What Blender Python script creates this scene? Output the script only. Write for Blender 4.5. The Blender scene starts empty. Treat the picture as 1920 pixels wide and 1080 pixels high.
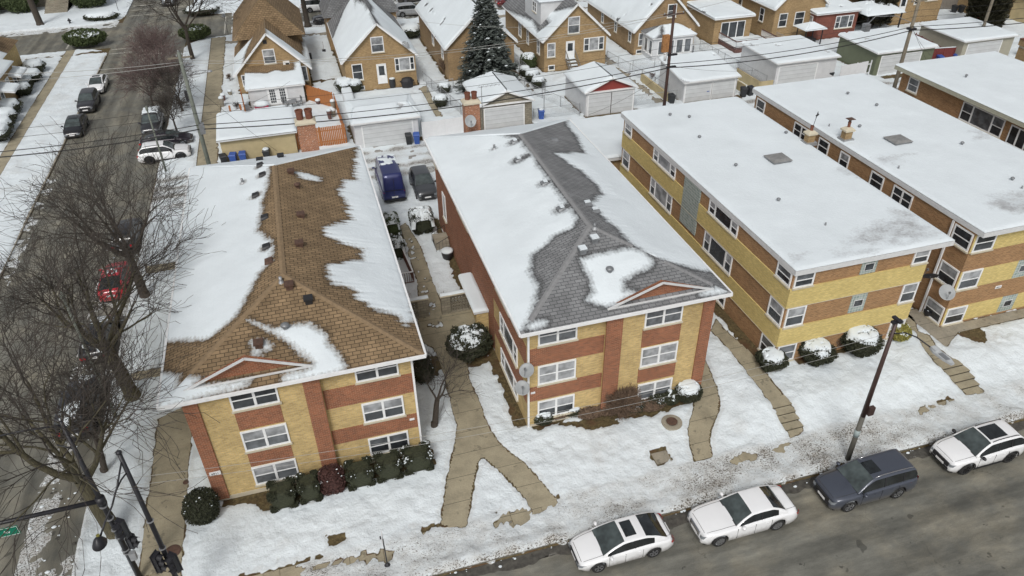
import bpy, math, random
import numpy as np
from mathutils import Vector, Matrix, noise as mno
C = bpy.context.scene
COL = C.collection
PI = math.pi
R = math.radians
random.seed(7)
# ------------------------------------------------------------------ camera
YAW, PIT, ROL, FPX, CH = R(15.9109831), R(35.0397187), R(1.0559101), 1396.0932, 30.0
cy_, sy_, cp_, sp_ = math.cos(YAW), math.sin(YAW), math.cos(PIT), math.sin(PIT)
_f = np.array([sy_*cp_, cy_*cp_, -sp_]); _r = np.array([cy_, -sy_, 0.0]); _d = np.cross(_f, _r)
_R = math.cos(ROL)*_r + math.sin(ROL)*_d
_D = -math.sin(ROL)*_r + math.cos(ROL)*_d
cam = bpy.data.cameras.new('camera'); cam_o = bpy.data.objects.new('camera', cam); COL.objects.link(cam_o)
cam.sensor_width = 36.0; cam.lens = 36.0*FPX/1920.0; cam.clip_start = 0.5; cam.clip_end = 1500
_m = Matrix([[_R[0], -_D[0], -_f[0], 0], [_R[1], -_D[1], -_f[1], 0], [_R[2], -_D[2], -_f[2], CH], [0, 0, 0, 1]])
cam_o.matrix_world = _m
C.camera = cam_o
# ------------------------------------------------------------------ world / sun
SUN_EL, SUN_AZ = R(48), R(205)     # azimuth clockwise from +Y
w = bpy.data.worlds.new('World'); C.world = w; w.use_nodes = True
nt = w.node_tree; bg = nt.nodes['Background']
sky = nt.nodes.new('ShaderNodeTexSky'); sky.sky_type = 'NISHITA'; sky.sun_disc = False
sky.sun_elevation = SUN_EL; sky.sun_rotation = SUN_AZ; sky.air_density = 1.0; sky.dust_density = 4.0
hs = nt.nodes.new('ShaderNodeHueSaturation'); hs.inputs['Saturation'].default_value = 0.22
nt.links.new(sky.outputs[0], hs.inputs['Color']); nt.links.new(hs.outputs[0], bg.inputs['Color'])
bg.inputs['Strength'].default_value = 0.118
sl = bpy.data.lights.new('sun', 'SUN'); sl.energy = 1.5; sl.angle = R(14); sl.color = (1.0, 0.97, 0.93)
so = bpy.data.objects.new('sun', sl); COL.objects.link(so)
_sd = Vector((math.sin(SUN_AZ)*math.cos(SUN_EL), math.cos(SUN_AZ)*math.cos(SUN_EL), math.sin(SUN_EL)))
so.rotation_euler = _sd.to_track_quat('Z', 'Y').to_euler(); so.location = (0, 0, 60)
vs = C.view_settings; vs.view_transform = 'Standard'; vs.look = 'None'; vs.exposure = -0.06; vs.gamma = 1
# ------------------------------------------------------------------ surveying helper: photo pixel (1920 wide) -> point on a level plane
def ray(u, v):
    return _R*(u-960)/FPX + _D*(v-540)/FPX + _f
def at(u, v, z=0.0):
    d = ray(u, v); t = (z-CH)/d[2]
    return (d[0]*t, d[1]*t)
def onplane(u, v, n, k):           # plane n.p = k
    d = ray(u, v); t = (k-n[2]*CH)/(n[0]*d[0]+n[1]*d[1]+n[2]*d[2])
    return (d[0]*t, d[1]*t, CH+d[2]*t)
# ------------------------------------------------------------------ object helpers
org = {}
def tag(o, label=None, cat=None, group=None, kind=None):
    if label: o['label'] = label
    if cat: o['category'] = cat
    if group: o['group'] = group
    if kind: o['kind'] = kind
    return o
def thing(name, label, cat, loc=(0, 0, 0), rz=0.0, group=None):
    o = bpy.data.objects.new(name, None); COL.objects.link(o)
    o.empty_display_size = 0.3
    o.location = loc; o.rotation_euler = (0, 0, rz); tag(o, label, cat, group)
    org[o.name] = np.array(loc, float)
    return o
def copy_tree(o, parent=None):
    c = o.copy(); COL.objects.link(c)
    if parent is not None: c.parent = parent
    for ch in list(KIDS.get(o.name, [])): copy_tree(ch, c)
    return c
KIDS = {}
class MB:
    def __init__(s): s.v = []; s.f = []; s.m = []
    def add(s, vs, fs, m=0):
        n = len(s.v); s.v.extend(vs)
        for f in fs: s.f.append([i+n for i in f]); s.m.append(m)
        return s
    def box(s, x0, x1, y0, y1, z0, z1, m=0):
        return s.add([(x0,y0,z0),(x1,y0,z0),(x1,y1,z0),(x0,y1,z0),(x0,y0,z1),(x1,y0,z1),(x1,y1,z1),(x0,y1,z1)],
                     [(0,3,2,1),(4,5,6,7),(0,1,5,4),(1,2,6,5),(2,3,7,6),(3,0,4,7)], m)
    def bar(s, p, q, w, h=None, m=0, up=(0,0,1)):
        h = h or w; p = Vector(p); q = Vector(q); d = (q-p).normalized(); u = Vector(up)
        if abs(d.dot(u)) > .98: u = Vector((0, 1, 0))
        a = d.cross(u).normalized()*w/2; b = a.cross(d).normalized()*h/2
        L = [p-a-b, p+a-b, p+a+b, p-a+b, q-a-b, q+a-b, q+a+b, q-a+b]
        return s.add([tuple(t) for t in L], [(0,1,2,3),(7,6,5,4),(0,4,5,1),(1,5,6,2),(2,6,7,3),(3,7,4,0)], m)
    def tube(s, pts, rad, n=6, m=0, cap=True):
        if not hasattr(rad, '__len__'): rad = [rad]*len(pts)
        P = [Vector(p) for p in pts]; base = len(s.v); u = None
        for i, p in enumerate(P):
            d = (P[min(i+1, len(P)-1)]-P[max(i-1, 0)])
            if d.length < 1e-9: d = Vector((0,0,1))
            d.normalize()
            if u is None:
                u = d.cross(Vector((0, 0, 1))) if abs(d.z) < .9 else d.cross(Vector((1, 0, 0)))
            u = (u - d*u.dot(d))
            if u.length < 1e-6: u = d.orthogonal()
            u.normalize(); w_ = d.cross(u)
            for k in range(n):
                a = 2*PI*k/n; s.v.append(tuple(p + (u*math.cos(a)+w_*math.sin(a))*rad[i]))
        for i in range(len(P)-1):
            for k in range(n):
                a = base+i*n+k; b = base+i*n+(k+1) % n
                s.f.append([a, b, b+n, a+n]); s.m.append(m)
        if cap and n > 2:
            s.f.append([base+k for k in range(n)][::-1]); s.m.append(m)
            s.f.append([base+(len(P)-1)*n+k for k in range(n)]); s.m.append(m)
        return s
    def cyl(s, c, r, z0, z1, n=12, m=0, r2=None):
        return s.tube([(c[0], c[1], z0), (c[0], c[1], z1)], [r, r if r2 is None else r2], n, m)
    def lathe(s, c, prof, n=16, m=0, sx=1, sy=1):
        base = len(s.v)
        for r, z in prof:
            for k in range(n):
                a = 2*PI*k/n; s.v.append((c[0]+r*math.cos(a)*sx, c[1]+r*math.sin(a)*sy, c[2]+z))
        for i in range(len(prof)-1):
            for k in range(n):
                a = base+i*n+k; b = base+i*n+(k+1) % n
                s.f.append([a, b, b+n, a+n]); s.m.append(m)
        s.f.append([base+k for k in range(n)][::-1]); s.m.append(m)
        s.f.append([base+(len(prof)-1)*n+k for k in range(n)]); s.m.append(m)
        return s
    def prism(s, poly, z0, z1, m=0):
        n = len(poly); vs = [(p[0], p[1], z0) for p in poly]+[(p[0], p[1], z1) for p in poly]
        fs = [list(range(n))[::-1], list(range(n, 2*n))]+[[i, (i+1) % n, n+(i+1) % n, n+i] for i in range(n)]
        return s.add(vs, fs, m)
    def quad(s, a, b, c, d, m=0): return s.add([a, b, c, d], [(0, 1, 2, 3)], m)
    def grid(s, X, Y, Z, m=0):
        nu, nv = X.shape; base = len(s.v)
        s.v.extend(map(tuple, np.stack([X.ravel(), Y.ravel(), Z.ravel()], 1).tolist()))
        for i in range(nu-1):
            for j in range(nv-1):
                a = base+i*nv+j; s.f.append([a, a+nv, a+nv+1, a+1]); s.m.append(m)
        return s
    def build(s, name, mats, parent=None, local=False, smooth=False, attrs=None):
        me = bpy.data.meshes.new(name)
        V = np.array(s.v, float).reshape(-1, 3)
        o_ = None
        if len(s.f) and len(V) < 40000:
            used = np.zeros(len(V), bool)
            for f in s.f: used[f] = True
            if not used.all() and not attrs:
                mp = np.cumsum(used)-1; V = V[used]; s = type('X', (), {'f': [[int(mp[i]) for i in f] for f in s.f], 'm': s.m, 'v': None})()
        if not local:
            if parent is not None: V = V-org[parent.name]
            else:
                o_ = np.array([(V[:,0].min()+V[:,0].max())/2, (V[:,1].min()+V[:,1].max())/2, V[:,2].min()]); V = V-o_
        me.from_pydata(V.tolist(), [], s.f)
        if not isinstance(mats, (list, tuple)): mats = [mats]
        for mt in mats: me.materials.append(mt)
        me.polygons.foreach_set('material_index', s.m)
        if smooth: me.polygons.foreach_set('use_smooth', [True]*len(s.f))
        me.update()
        nl = len(me.loops); vi = np.empty(nl, np.int32); me.loops.foreach_get('vertex_index', vi)
        lt = np.empty(len(me.polygons), np.int32); me.polygons.foreach_get('loop_total', lt)
        nn = np.empty(len(me.polygons)*3); me.polygons.foreach_get('normal', nn); nn = np.abs(nn.reshape(-1, 3))
        ax = np.repeat(np.where(nn[:,2] > .75, 2, np.where(nn[:,1] >= nn[:,0], 1, 0)), lt)
        P = (V if o_ is None else V)[vi]
        U = np.where(ax == 0, P[:,1], P[:,0]); Vv = np.where(ax == 2, P[:,1], P[:,2])
        uv = me.uv_layers.new(name='UVMap'); uv.data.foreach_set('uv', np.stack([U, Vv], 1).ravel())
        if attrs:
            for k, a in attrs.items():
                at_ = me.attributes.new(k, 'FLOAT', 'POINT'); at_.data.foreach_set('value', np.asarray(a, np.float32))
        o = bpy.data.objects.new(name, me); COL.objects.link(o)
        if parent is not None:
            o.parent = parent; org[o.name] = org.get(parent.name, np.zeros(3)); KIDS.setdefault(parent.name, []).append(o)
        elif o_ is not None: o.location = o_; org[o.name] = o_
        return o
# ------------------------------------------------------------------ vector noise (numpy) for terrain, snow edges
_rs = np.random.RandomState(3); _PT = _rs.rand(256, 256)
def vnoise(x, y):
    xi = np.floor(x).astype(int); yi = np.floor(y).astype(int); fx = x-xi; fy = y-yi
    fx = fx*fx*(3-2*fx); fy = fy*fy*(3-2*fy)
    g = lambda i, j: _PT[i % 256, j % 256]
    return (g(xi, yi)*(1-fx)+g(xi+1, yi)*fx)*(1-fy)+(g(xi, yi+1)*(1-fx)+g(xi+1, yi+1)*fx)*fy
def fbm(x, y, o=3):
    s = 0; a = 1; t = 0
    for k in range(o): s = s+a*vnoise(x+17.3*k, y+9.1*k); t += a; a *= .55; x = x*2.03; y = y*2.03
    return s/t*2-1
def sstep(a, b, x):
    t = np.clip((x-a)/(b-a), 0, 1); return t*t*(3-2*t)
def polydist(X, Y, P):
    """signed distance, positive inside"""
    P = np.asarray(P, float); d = np.full(X.shape, 1e9); ins = np.zeros(X.shape, bool)
    for i in range(len(P)):
        a = P[i]; b = P[(i+1) % len(P)]; e = b-a; L = e@e+1e-12
        t = np.clip(((X-a[0])*e[0]+(Y-a[1])*e[1])/L, 0, 1)
        d = np.minimum(d, np.hypot(X-a[0]-t*e[0], Y-a[1]-t*e[1]))
        c = ((a[1] > Y) != (b[1] > Y)) & (X < (b[0]-a[0])*(Y-a[1])/(b[1]-a[1]+1e-12)+a[0]); ins ^= c
    return np.where(ins, d, -d)
def gz(x, y):
    x = np.asarray(x, float); y = np.asarray(y, float)
    s = sstep(22.9, 25.3, y)*(1-sstep(56, 60, y))
    b = .15+s*(.06+.40*sstep(18.5, 21.8, x))
    b = b*(1-.08*sstep(60, 61, y)*(1-sstep(67.3, 68, y)))
    return b
def G(u, v, h=0.0):                # photo pixel -> point on the ground
    z = .15
    for _ in range(4):
        x, y = at(u, v, z+h); z = float(gz(x, y))
    return (x, y, z)
# ------------------------------------------------------------------ materials
def newmat(name):
    m = bpy.data.materials.new(name); m.use_nodes = True
    t = m.node_tree; b = t.nodes['Principled BSDF']
    return m, t, b
def N(t, kind, **kw):
    n = t.nodes.new(kind)
    for k, v in kw.items():
        if hasattr(n, k) and not k[0].isupper(): setattr(n, k, v)
        else: n.inputs[k.replace('_', ' ')].default_value = v
    return n
def L(t, a, b): t.links.new(a, b)
def ramp(t, src, stops):
    r = t.nodes.new('ShaderNodeValToRGB'); e = r.color_ramp.elements
    while len(e) < len(stops): e.new(.5)
    for i, (p, c) in enumerate(stops):
        e[i].position = p; e[i].color = (c, c, c, 1) if not hasattr(c, '__len__') else (*c, 1)
    L(t, src, r.inputs[0]); return r.outputs[0]
def mixc(t, f, a, b, mode='MIX'):
    n = t.nodes.new('ShaderNodeMix'); n.data_type = 'RGBA'; n.blend_type = mode
    for s, v in ((n.inputs[0], f), (n.inputs[6], a), (n.inputs[7], b)):
        if isinstance(v, bpy.types.NodeSocket): L(t, v, s)
        elif hasattr(v, '__len__'): s.default_value = (*v, 1)
        else: s.default_value = v
    return n.outputs[2]
def noi(t, vec, sc, det=4, rough=.6, dist=0):
    n = t.nodes.new('ShaderNodeTexNoise'); n.inputs['Scale'].default_value = sc; n.inputs['Detail'].default_value = det
    n.inputs['Roughness'].default_value = rough; n.inputs['Distortion'].default_value = dist
    if vec is not None: L(t, vec, n.inputs['Vector'])
    return n.outputs[0]
def mapv(t, vec, sc=(1,1,1), rot=(0,0,0)):
    n = t.nodes.new('ShaderNodeMapping'); n.inputs['Scale'].default_value = sc; n.inputs['Rotation'].default_value = rot
    L(t, vec, n.inputs[0]); return n.outputs[0]
def coord(t, k='Object'): return t.nodes.new('ShaderNodeTexCoord').outputs[k]
def geopos(t): return t.nodes.new('ShaderNodeNewGeometry').outputs['Position']
def bump(t, b, h, st=.3, d=.02):
    n = t.nodes.new('ShaderNodeBump'); n.inputs['Strength'].default_value = st; n.inputs['Distance'].default_value = d
    L(t, h, n.inputs['Height']); L(t, n.outputs[0], b.inputs['Normal'])
def attr(t, name):
    n = t.nodes.new('ShaderNodeAttribute'); n.attribute_name = name; return n.outputs['Fac']
def math_(t, op, a, b=0.0):
    n = t.nodes.new('ShaderNodeMath'); n.operation = op
    for s, v in ((n.inputs[0], a), (n.inputs[1], b)):
        if isinstance(v, bpy.types.NodeSocket): L(t, v, s)
        else: s.default_value = v
    return n.outputs[0]
def plain(name, col, rough=.6, metal=0.0, var=.15, sc=3.0, bmp=0.0, coat=0.0, stretch=(1,1,1)):
    m, t, b = newmat(name); v = mapv(t, coord(t), stretch)
    f = ramp(t, noi(t, v, sc, 5), [(.3, 1-var), (.7, 1+var)])
    L(t, mixc(t, 1.0, col, f, 'MULTIPLY'), b.inputs['Base Color'])
    b.inputs['Roughness'].default_value = rough; b.inputs['Metallic'].default_value = metal
    if coat: b.inputs['Coat Weight'].default_value = coat; b.inputs['Coat Roughness'].default_value = .05
    if bmp: bump(t, b, noi(t, v, sc*6, 3), bmp, .01)
    return m
def brick(name, c1, c2, mort, bw=.215, rh=.075, ms=.011, stain=.25, white=0.0):
    m, t, b = newmat(name); uv = coord(t, 'UV')
    n = t.nodes.new('ShaderNodeTexBrick'); L(t, uv, n.inputs['Vector'])
    for k, v in (('Color1', c1), ('Color2', c2), ('Mortar', mort)): n.inputs[k].default_value = (*v, 1)
    n.inputs['Scale'].default_value = 1; n.inputs['Mortar Size'].default_value = ms; n.inputs['Brick Width'].default_value = bw
    n.inputs['Row Height'].default_value = rh; n.inputs['Mortar Smooth'].default_value = .3; n.inputs['Bias'].default_value = 0
    f = ramp(t, noi(t, uv, .6, 6, .65), [(.3, 1-stain), (.7, 1+stain*.6)])
    g = ramp(t, noi(t, mapv(t, uv, (3.2, 9, 1)), 1.0, 2, .5), [(.35, .91), (.65, 1.06)])
    c = mixc(t, 1.0, mixc(t, 1.0, n.outputs[0], f, 'MULTIPLY'), g, 'MULTIPLY')
    if white:
        wv = ramp(t, noi(t, uv, 9, 3), [(.6, 0.0), (.66, white)]); c = mixc(t, wv, c, (.6, .56, .5))
    L(t, c, b.inputs['Base Color']); b.inputs['Roughness'].default_value = .9
    bump(t, b, n.outputs['Fac'], -.4, .01)
    return m
# rough measured tones
M = {}
M['brick_tan'] = brick('tan brick', (.62,.44,.165), (.44,.30,.10), (.50,.42,.28))
M['brick_red'] = brick('red brick', (.32,.10,.042), (.19,.06,.028), (.36,.23,.15), stain=.2)
M['brick_orange'] = brick('orange brown brick', (.38,.20,.09), (.23,.115,.048), (.38,.27,.15), stain=.15)
M['brick_yellow'] = brick('yellow brick', (.69,.545,.20), (.56,.43,.14), (.46,.38,.2), stain=.08)
M['brick_house'] = brick('golden brick', (.385,.26,.125), (.26,.165,.075), (.38,.29,.17), stain=.22)
M['brick_house2'] = brick('brown golden brick', (.34,.22,.105), (.25,.155,.07), (.32,.25,.16), stain=.25)
M['brick_chim'] = brick('chimney brick', (.40,.14,.06), (.26,.08,.035), (.38,.30,.22), white=.55)
M['brick_maroon'] = brick('maroon brick', (.22,.06,.04), (.17,.045,.03), (.22,.12,.09))
M['stone_wall'] = brick('grey garden brick', (.30,.27,.21), (.22,.20,.15), (.16,.14,.11), bw=.4, rh=.2, ms=.015)
M['limestone'] = plain('limestone trim', (.52,.47,.36), .85, var=.12, sc=2, bmp=.2)
M['white_trim'] = plain('white trim', (.78,.79,.79), .5, var=.06)
M['white_siding'] = None
M['aluminium'] = plain('grey white fascia', (.62,.63,.63), .45, var=.08)
M['olive_fascia'] = plain('weathered olive fascia', (.42,.42,.33), .6, var=.1)
M['dark_metal'] = plain('black painted metal', (.018,.018,.022), .45, var=.2)
M['brown_metal'] = plain('dark brown metal', (.06,.035,.03), .45, var=.2)
M['grey_metal'] = plain('grey metal', (.22,.23,.24), .45, .3, var=.2)
M['galv'] = plain('galvanised steel', (.38,.39,.40), .45, .5, var=.15)
M['concrete'] = None
M['terracotta'] = plain('terracotta clay', (.16,.06,.035), .8, var=.3, sc=5, bmp=.2)
M['rust'] = plain('rusted metal', (.09,.05,.035), .8, var=.35, sc=6)
M['shingle_grey_plain'] = plain('grey flashing', (.25,.255,.26), .8, var=.15)
M['rubber'] = plain('tyre rubber', (.02,.02,.02), .85, var=.2)
M['rim'] = plain('alloy rim', (.42,.43,.45), .3, .8, var=.1)
M['rim_dark'] = plain('dark rim', (.04,.04,.045), .35, .6, var=.1)
M['plastic_black'] = plain('black plastic', (.02,.02,.022), .55, var=.15)
M['bin_blue'] = plain('blue plastic', (.035,.09,.33), .45, var=.15)
M['bin_dark'] = plain('dark bin plastic', (.025,.027,.03), .5, var=.2)
M['bark'] = plain('grey brown bark', (.055,.045,.036), .95, var=.4, sc=6, bmp=.5, stretch=(3,3,.7))
M['bark_moss'] = plain('mossy bark', (.085,.075,.045), .95, var=.45, sc=5, bmp=.6, stretch=(3,3,.7))
M['twig'] = plain('bare twigs', (.050,.042,.035), .95, var=.3)
M['twig_red'] = plain('reddish twigs', (.125,.088,.082), .95, var=.3)
M['twig_brown'] = plain('dry brown twigs', (.14,.095,.065), .95, var=.35)
M['leaf_dark'] = plain('dark evergreen leaf', (.030,.034,.016), .8, var=.5, sc=9)
M['leaf_maroon'] = plain('maroon winter leaf', (.07,.03,.025), .85, var=.4, sc=9)
M['leaf_green'] = plain('green evergreen leaf', (.055,.075,.025), .8, var=.5, sc=7)
M['leaf_yellow'] = plain('yellow green leaf', (.24,.22,.05), .8, var=.4, sc=7)
M['leaf_conifer'] = plain('blue grey spruce needles', (.085,.10,.09), .85, var=.5, sc=3)
M['leaf_arbor'] = plain('arborvitae foliage', (.045,.042,.02), .9, var=.5, sc=4)
M['wood_pole'] = plain('weathered pole wood', (.19,.165,.125), .9, var=.35, sc=4, bmp=.3, stretch=(5,5,.4))
M['wood_pole_dark'] = plain('dark creosote pole', (.06,.032,.026), .85, var=.35, sc=4, bmp=.3, stretch=(5,5,.4))
M['pole_green'] = plain('green grey pole', (.15,.165,.14), .8, var=.2, sc=3)
M['fence_orange'] = plain('orange cedar boards', (.38,.15,.05), .75, var=.25, sc=3, stretch=(8,8,.6))
M['fence_grey'] = plain('grey weathered boards', (.20,.18,.155), .9, var=.3, sc=3, stretch=(8,8,.6))
M['red_paint'] = plain('red painted wood', (.17,.035,.03), .6, var=.2, sc=4)
M['vinyl'] = plain('white vinyl', (.72,.73,.74), .4, var=.04)
M['tan_stucco'] = plain('tan painted block', (.46,.38,.22), .85, var=.12, sc=1.2, bmp=.1)
M['green_siding'] = None
M['deck'] = plain('brown stained deck', (.13,.065,.055), .7, var=.25, sc=4)
M['wire'] = plain('black cable', (.012,.012,.012), .6, var=.1)
M['wire_grey'] = plain('grey cable', (.35,.35,.33), .5, var=.1)
M['lens_red'] = plain('red lamp lens', (.45,.02,.025), .2, var=.05, coat=.5)
M['lens_clear'] = plain('clear headlamp', (.22,.24,.26), .12, var=.1, coat=.6)
M['chrome'] = plain('chrome', (.6,.6,.62), .15, .95, var=.05)
M['dish'] = plain('grey satellite dish', (.30,.315,.32), .5, var=.1)
M['green_sign'] = plain('green sign face', (.0,.17,.10), .4, var=.05)
M['sign_white'] = plain('white sign face', (.75,.75,.75), .4, var=.04)
M['yellow_plastic'] = plain('yellow lens', (.55,.40,.03), .4, var=.1)
M['cushion_red'] = plain('red cushion', (.33,.02,.06), .7, var=.15)
M['skylight'] = plain('grey roof hatch', (.21,.21,.205), .7, var=.2, sc=4, bmp=.15)
def siding(name, col, gap=.11):
    m, t, b = newmat(name); uv = coord(t, 'UV')
    w_ = t.nodes.new('ShaderNodeTexWave'); w_.wave_type = 'BANDS'; w_.bands_direction = 'Y'; w_.wave_profile = 'SAW'
    w_.inputs['Scale'].default_value = .31416/gap; L(t, uv, w_.inputs['Vector'])
    f = ramp(t, w_.outputs[0], [(0, 1.0), (.88, .95), (.97, .62)])
    g = ramp(t, noi(t, uv, 1.2, 4), [(.3, .9), (.7, 1.05)])
    L(t, mixc(t, 1, mixc(t, 1, col, f, 'MULTIPLY'), g, 'MULTIPLY'), b.inputs['Base Color'])
    b.inputs['Roughness'].default_value = .55; bump(t, b, w_.outputs[0], .4, .02)
    return m
M['white_siding'] = siding('white clapboard', (.66,.67,.68))
M['green_siding'] = siding('green clapboard', (.15,.17,.105))
M['beige_siding'] = siding('beige clapboard', (.42,.40,.32))
M['garage_door'] = siding('white panelled garage door', (.60,.62,.63), .45)
M['red_siding'] = siding('red clapboard', (.28,.045,.035))
def glass(name, base, rough=.08):
    m, t, b = newmat(name); uv = coord(t, 'Object')
    c = mixc(t, ramp(t, noi(t, uv, 1.5, 2), [(.35, 0.0), (.65, 1.0)]), [x*.6 for x in base], [x*1.35 for x in base])
    L(t, c, b.inputs['Base Color']); b.inputs['Roughness'].default_value = rough
    b.inputs['Specular IOR Level'].default_value = .7
    return m
M['glass_dark'] = glass('dark window glass', (.035,.04,.045))
M['glass_blind'] = glass('glass over pale blinds', (.30,.31,.32), .2)
M['glass_curtain'] = glass('glass over grey curtain', (.12,.13,.14), .15)
M['car_glass'] = glass('tinted car glass', (.018,.022,.024), .05)
M['car_screen'] = glass('windscreen glass', (.06,.075,.075), .06)
def glassblock(name):
    m, t, b = newmat(name); uv = coord(t, 'UV')
    n = t.nodes.new('ShaderNodeTexBrick'); n.offset = 0; L(t, uv, n.inputs['Vector'])
    for k, v in (('Color1', (.22,.28,.26)), ('Color2', (.32,.38,.36)), ('Mortar', (.52,.53,.48))): n.inputs[k].default_value = (*v, 1)
    n.inputs['Scale'].default_value = 1; n.inputs['Mortar Size'].default_value = .014; n.inputs['Brick Width'].default_value = .2; n.inputs['Row Height'].default_value = .2
    L(t, n.outputs[0], b.inputs['Base Color']); b.inputs['Roughness'].default_value = .25; bump(t, b, n.outputs['Fac'], -.5, .02)
    return m
M['glass_block'] = glassblock('glass block')
def concrete(name, col, wet=.35, slab=1.5):
    m, t, b = newmat(name); p = geopos(t)
    f = ramp(t, noi(t, p, .9, 6, .7), [(.3, .68), (.55, 1.0), (.75, 1.15)])
    g = ramp(t, noi(t, p, 14, 4), [(.3, .86), (.7, 1.1)])
    s = ramp(t, noi(t, p, 2.3, 2, .5), [(.66, 1.0), (.70, 1-wet)])
    c = mixc(t, 1, mixc(t, 1, mixc(t, 1, col, f, 'MULTIPLY'), g, 'MULTIPLY'), s, 'MULTIPLY')
    L(t, c, b.inputs['Base Color']); b.inputs['Roughness'].default_value = .75; bump(t, b, noi(t, p, 30, 3), .2, .01)
    return m
M['concrete'] = concrete('damp tan concrete', (.34,.30,.21))
M['concrete_grey'] = concrete('grey concrete', (.31,.28,.22))
M['joint_riser_shade'] = plain('slab joints and riser shade', (.07,.06,.04), .9)
SNOWC = (.70, .757, .785)
def uvrows(t, course):
    n = t.nodes.new('ShaderNodeTexBrick'); L(t, coord(t, 'UV'), n.inputs['Vector'])
    n.inputs['Scale'].default_value = 1; n.inputs['Mortar Size'].default_value = .03; n.inputs['Brick Width'].default_value = .36; n.inputs['Row Height'].default_value = course; n.inputs['Mortar Smooth'].default_value = 1
    n.inputs['Color1'].default_value = n.inputs['Color2'].default_value = (1, 1, 1, 1); n.inputs['Mortar'].default_value = (0, 0, 0, 1)
    return n.outputs[0]
def snowmat(name, base_fn=None, dirt=False, course=0.0, edge=.5):
    """snow over another surface, driven by the mesh attribute 'snow' (0..1), optional 'dirt'"""
    m, t, b = newmat(name); p = geopos(t)
    big = ramp(t, noi(t, p, .35, 4), [(.3, .93), (.7, 1.02)])
    sc = mixc(t, 1, SNOWC, big, 'MULTIPLY')
    h = noi(t, p, 5.0, 6, .65)
    if dirt:
        d = attr(t, 'dirt')
        sp = noi(t, mapv(t, p, (1, 1.6, 1)), 11, 3, .75)
        # specks: the more dirt, the lower the threshold
        th = math_(t, 'SUBTRACT', sp, math_(t, 'SUBTRACT', .80, math_(t, 'MULTIPLY', d, .32)))
        spk = ramp(t, math_(t, 'MULTIPLY', th, 14), [(0, 0.0), (.6, 1.0)])
        veil = ramp(t, math_(t, 'MULTIPLY', d, noi(t, p, 1.6, 5, .7)), [(.12, 0.0), (.62, .85)])
        sc = mixc(t, veil, sc, (.42, .40, .365)); sc = mixc(t, spk, sc, (.12, .105, .085))
    a = attr(t, 'snow')
    base = base_fn(t, p) if base_fn else None
    if base is not None:
        e = math_(t, 'ADD', a, math_(t, 'MULTIPLY', math_(t, 'SUBTRACT', noi(t, mapv(t, p, (.8, 1.6, 1) if course and edge > .9 else (1, 1, 1)), 6.0, 5, .7), .5), edge))
        if course:
            w_ = t.nodes.new('ShaderNodeTexWave'); w_.bands_direction = 'X'; w_.inputs['Scale'].default_value = .31416/course
            L(t, p, w_.inputs['Vector'])
            e = math_(t, 'ADD', e, math_(t, 'MULTIPLY', math_(t, 'SUBTRACT', w_.outputs[0], .5), .05))
        f = ramp(t, e, [(.40, 0.0), (.58, 1.0)] if not (course or edge == .9) else [(.30, 0.0), (.47, .45), (.78, 1.0)])
        if course: base = mixc(t, 1, base, ramp(t, a, [(0.0, 1.0), (.22, .62)]), 'MULTIPLY'); sc = mixc(t, 1, sc, ramp(t, uvrows(t, course), [(0, .955), (.2, 1.0)]), 'MULTIPLY')
        sc = mixc(t, f, base, sc)
    L(t, sc, b.inputs['Base Color']); b.inputs['Roughness'].default_value = .85
    b.inputs['Specular IOR Level'].default_value = .25
    bump(t, b, math_(t, 'ADD', h, math_(t, 'MULTIPLY', noi(t, p, 1.7, 4, .6), 1.6)) if dirt else h, .8 if dirt else .35, .07)
    return m
def soil(t, p):
    c = mixc(t, ramp(t, noi(t, p, 5, 5, .7), [(.35, 0.0), (.65, 1.0)]), (.055, .042, .022), (.15, .115, .055))
    return mixc(t, ramp(t, noi(t, p, 1.1, 3), [(.5, 0.0), (.7, 1.0)]), c, (.10, .055, .03))
def shingle_fn(c1, c2, c3):
    def fn(t, p):
        uv = coord(t, 'UV')
        n = t.nodes.new('ShaderNodeTexBrick'); L(t, uv, n.inputs['Vector'])
        for k, v in (('Color1', c1), ('Color2', c2), ('Mortar', c3)): n.inputs[k].default_value = (*v, 1)
        n.inputs['Scale'].default_value = 1; n.inputs['Mortar Size'].default_value = .024; n.inputs['Brick Width'].default_value = .38
        n.inputs['Row Height'].default_value = .20; n.inputs['Mortar Smooth'].default_value = .5
        f = ramp(t, noi(t, p, .8, 4), [(.3, .78), (.7, 1.15)])
        return mixc(t, 1, n.outputs[0], f, 'MULTIPLY')
    return fn
M['ground'] = snowmat('snowy ground', soil, dirt=True, edge=.35)
M['snow'] = snowmat('fresh snow')
M['roof_brown'] = snowmat('brown shingles under snow', shingle_fn((.285,.20,.115), (.20,.14,.08), (.075,.052,.032)), course=.20, edge=.8)
M['roof_grey'] = snowmat('grey shingles under snow', shingle_fn((.235,.24,.245), (.18,.184,.188), (.09,.092,.094)), course=.20, edge=.7)
M['roof_flat'] = snowmat('grey membrane under snow', lambda t, p: mixc(t, ramp(t, noi(t, p, 2.5, 5), [(.35, 0.0), (.65, 1.0)]), (.34,.35,.36), (.47,.49,.50)), edge=.9)
M['ridge_brown'] = plain('brown ridge shingles', (.22,.155,.09), .9, var=.2, sc=5)
M['ridge_grey'] = plain('grey ridge shingles', (.22,.222,.225), .9, var=.15, sc=5)
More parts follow.
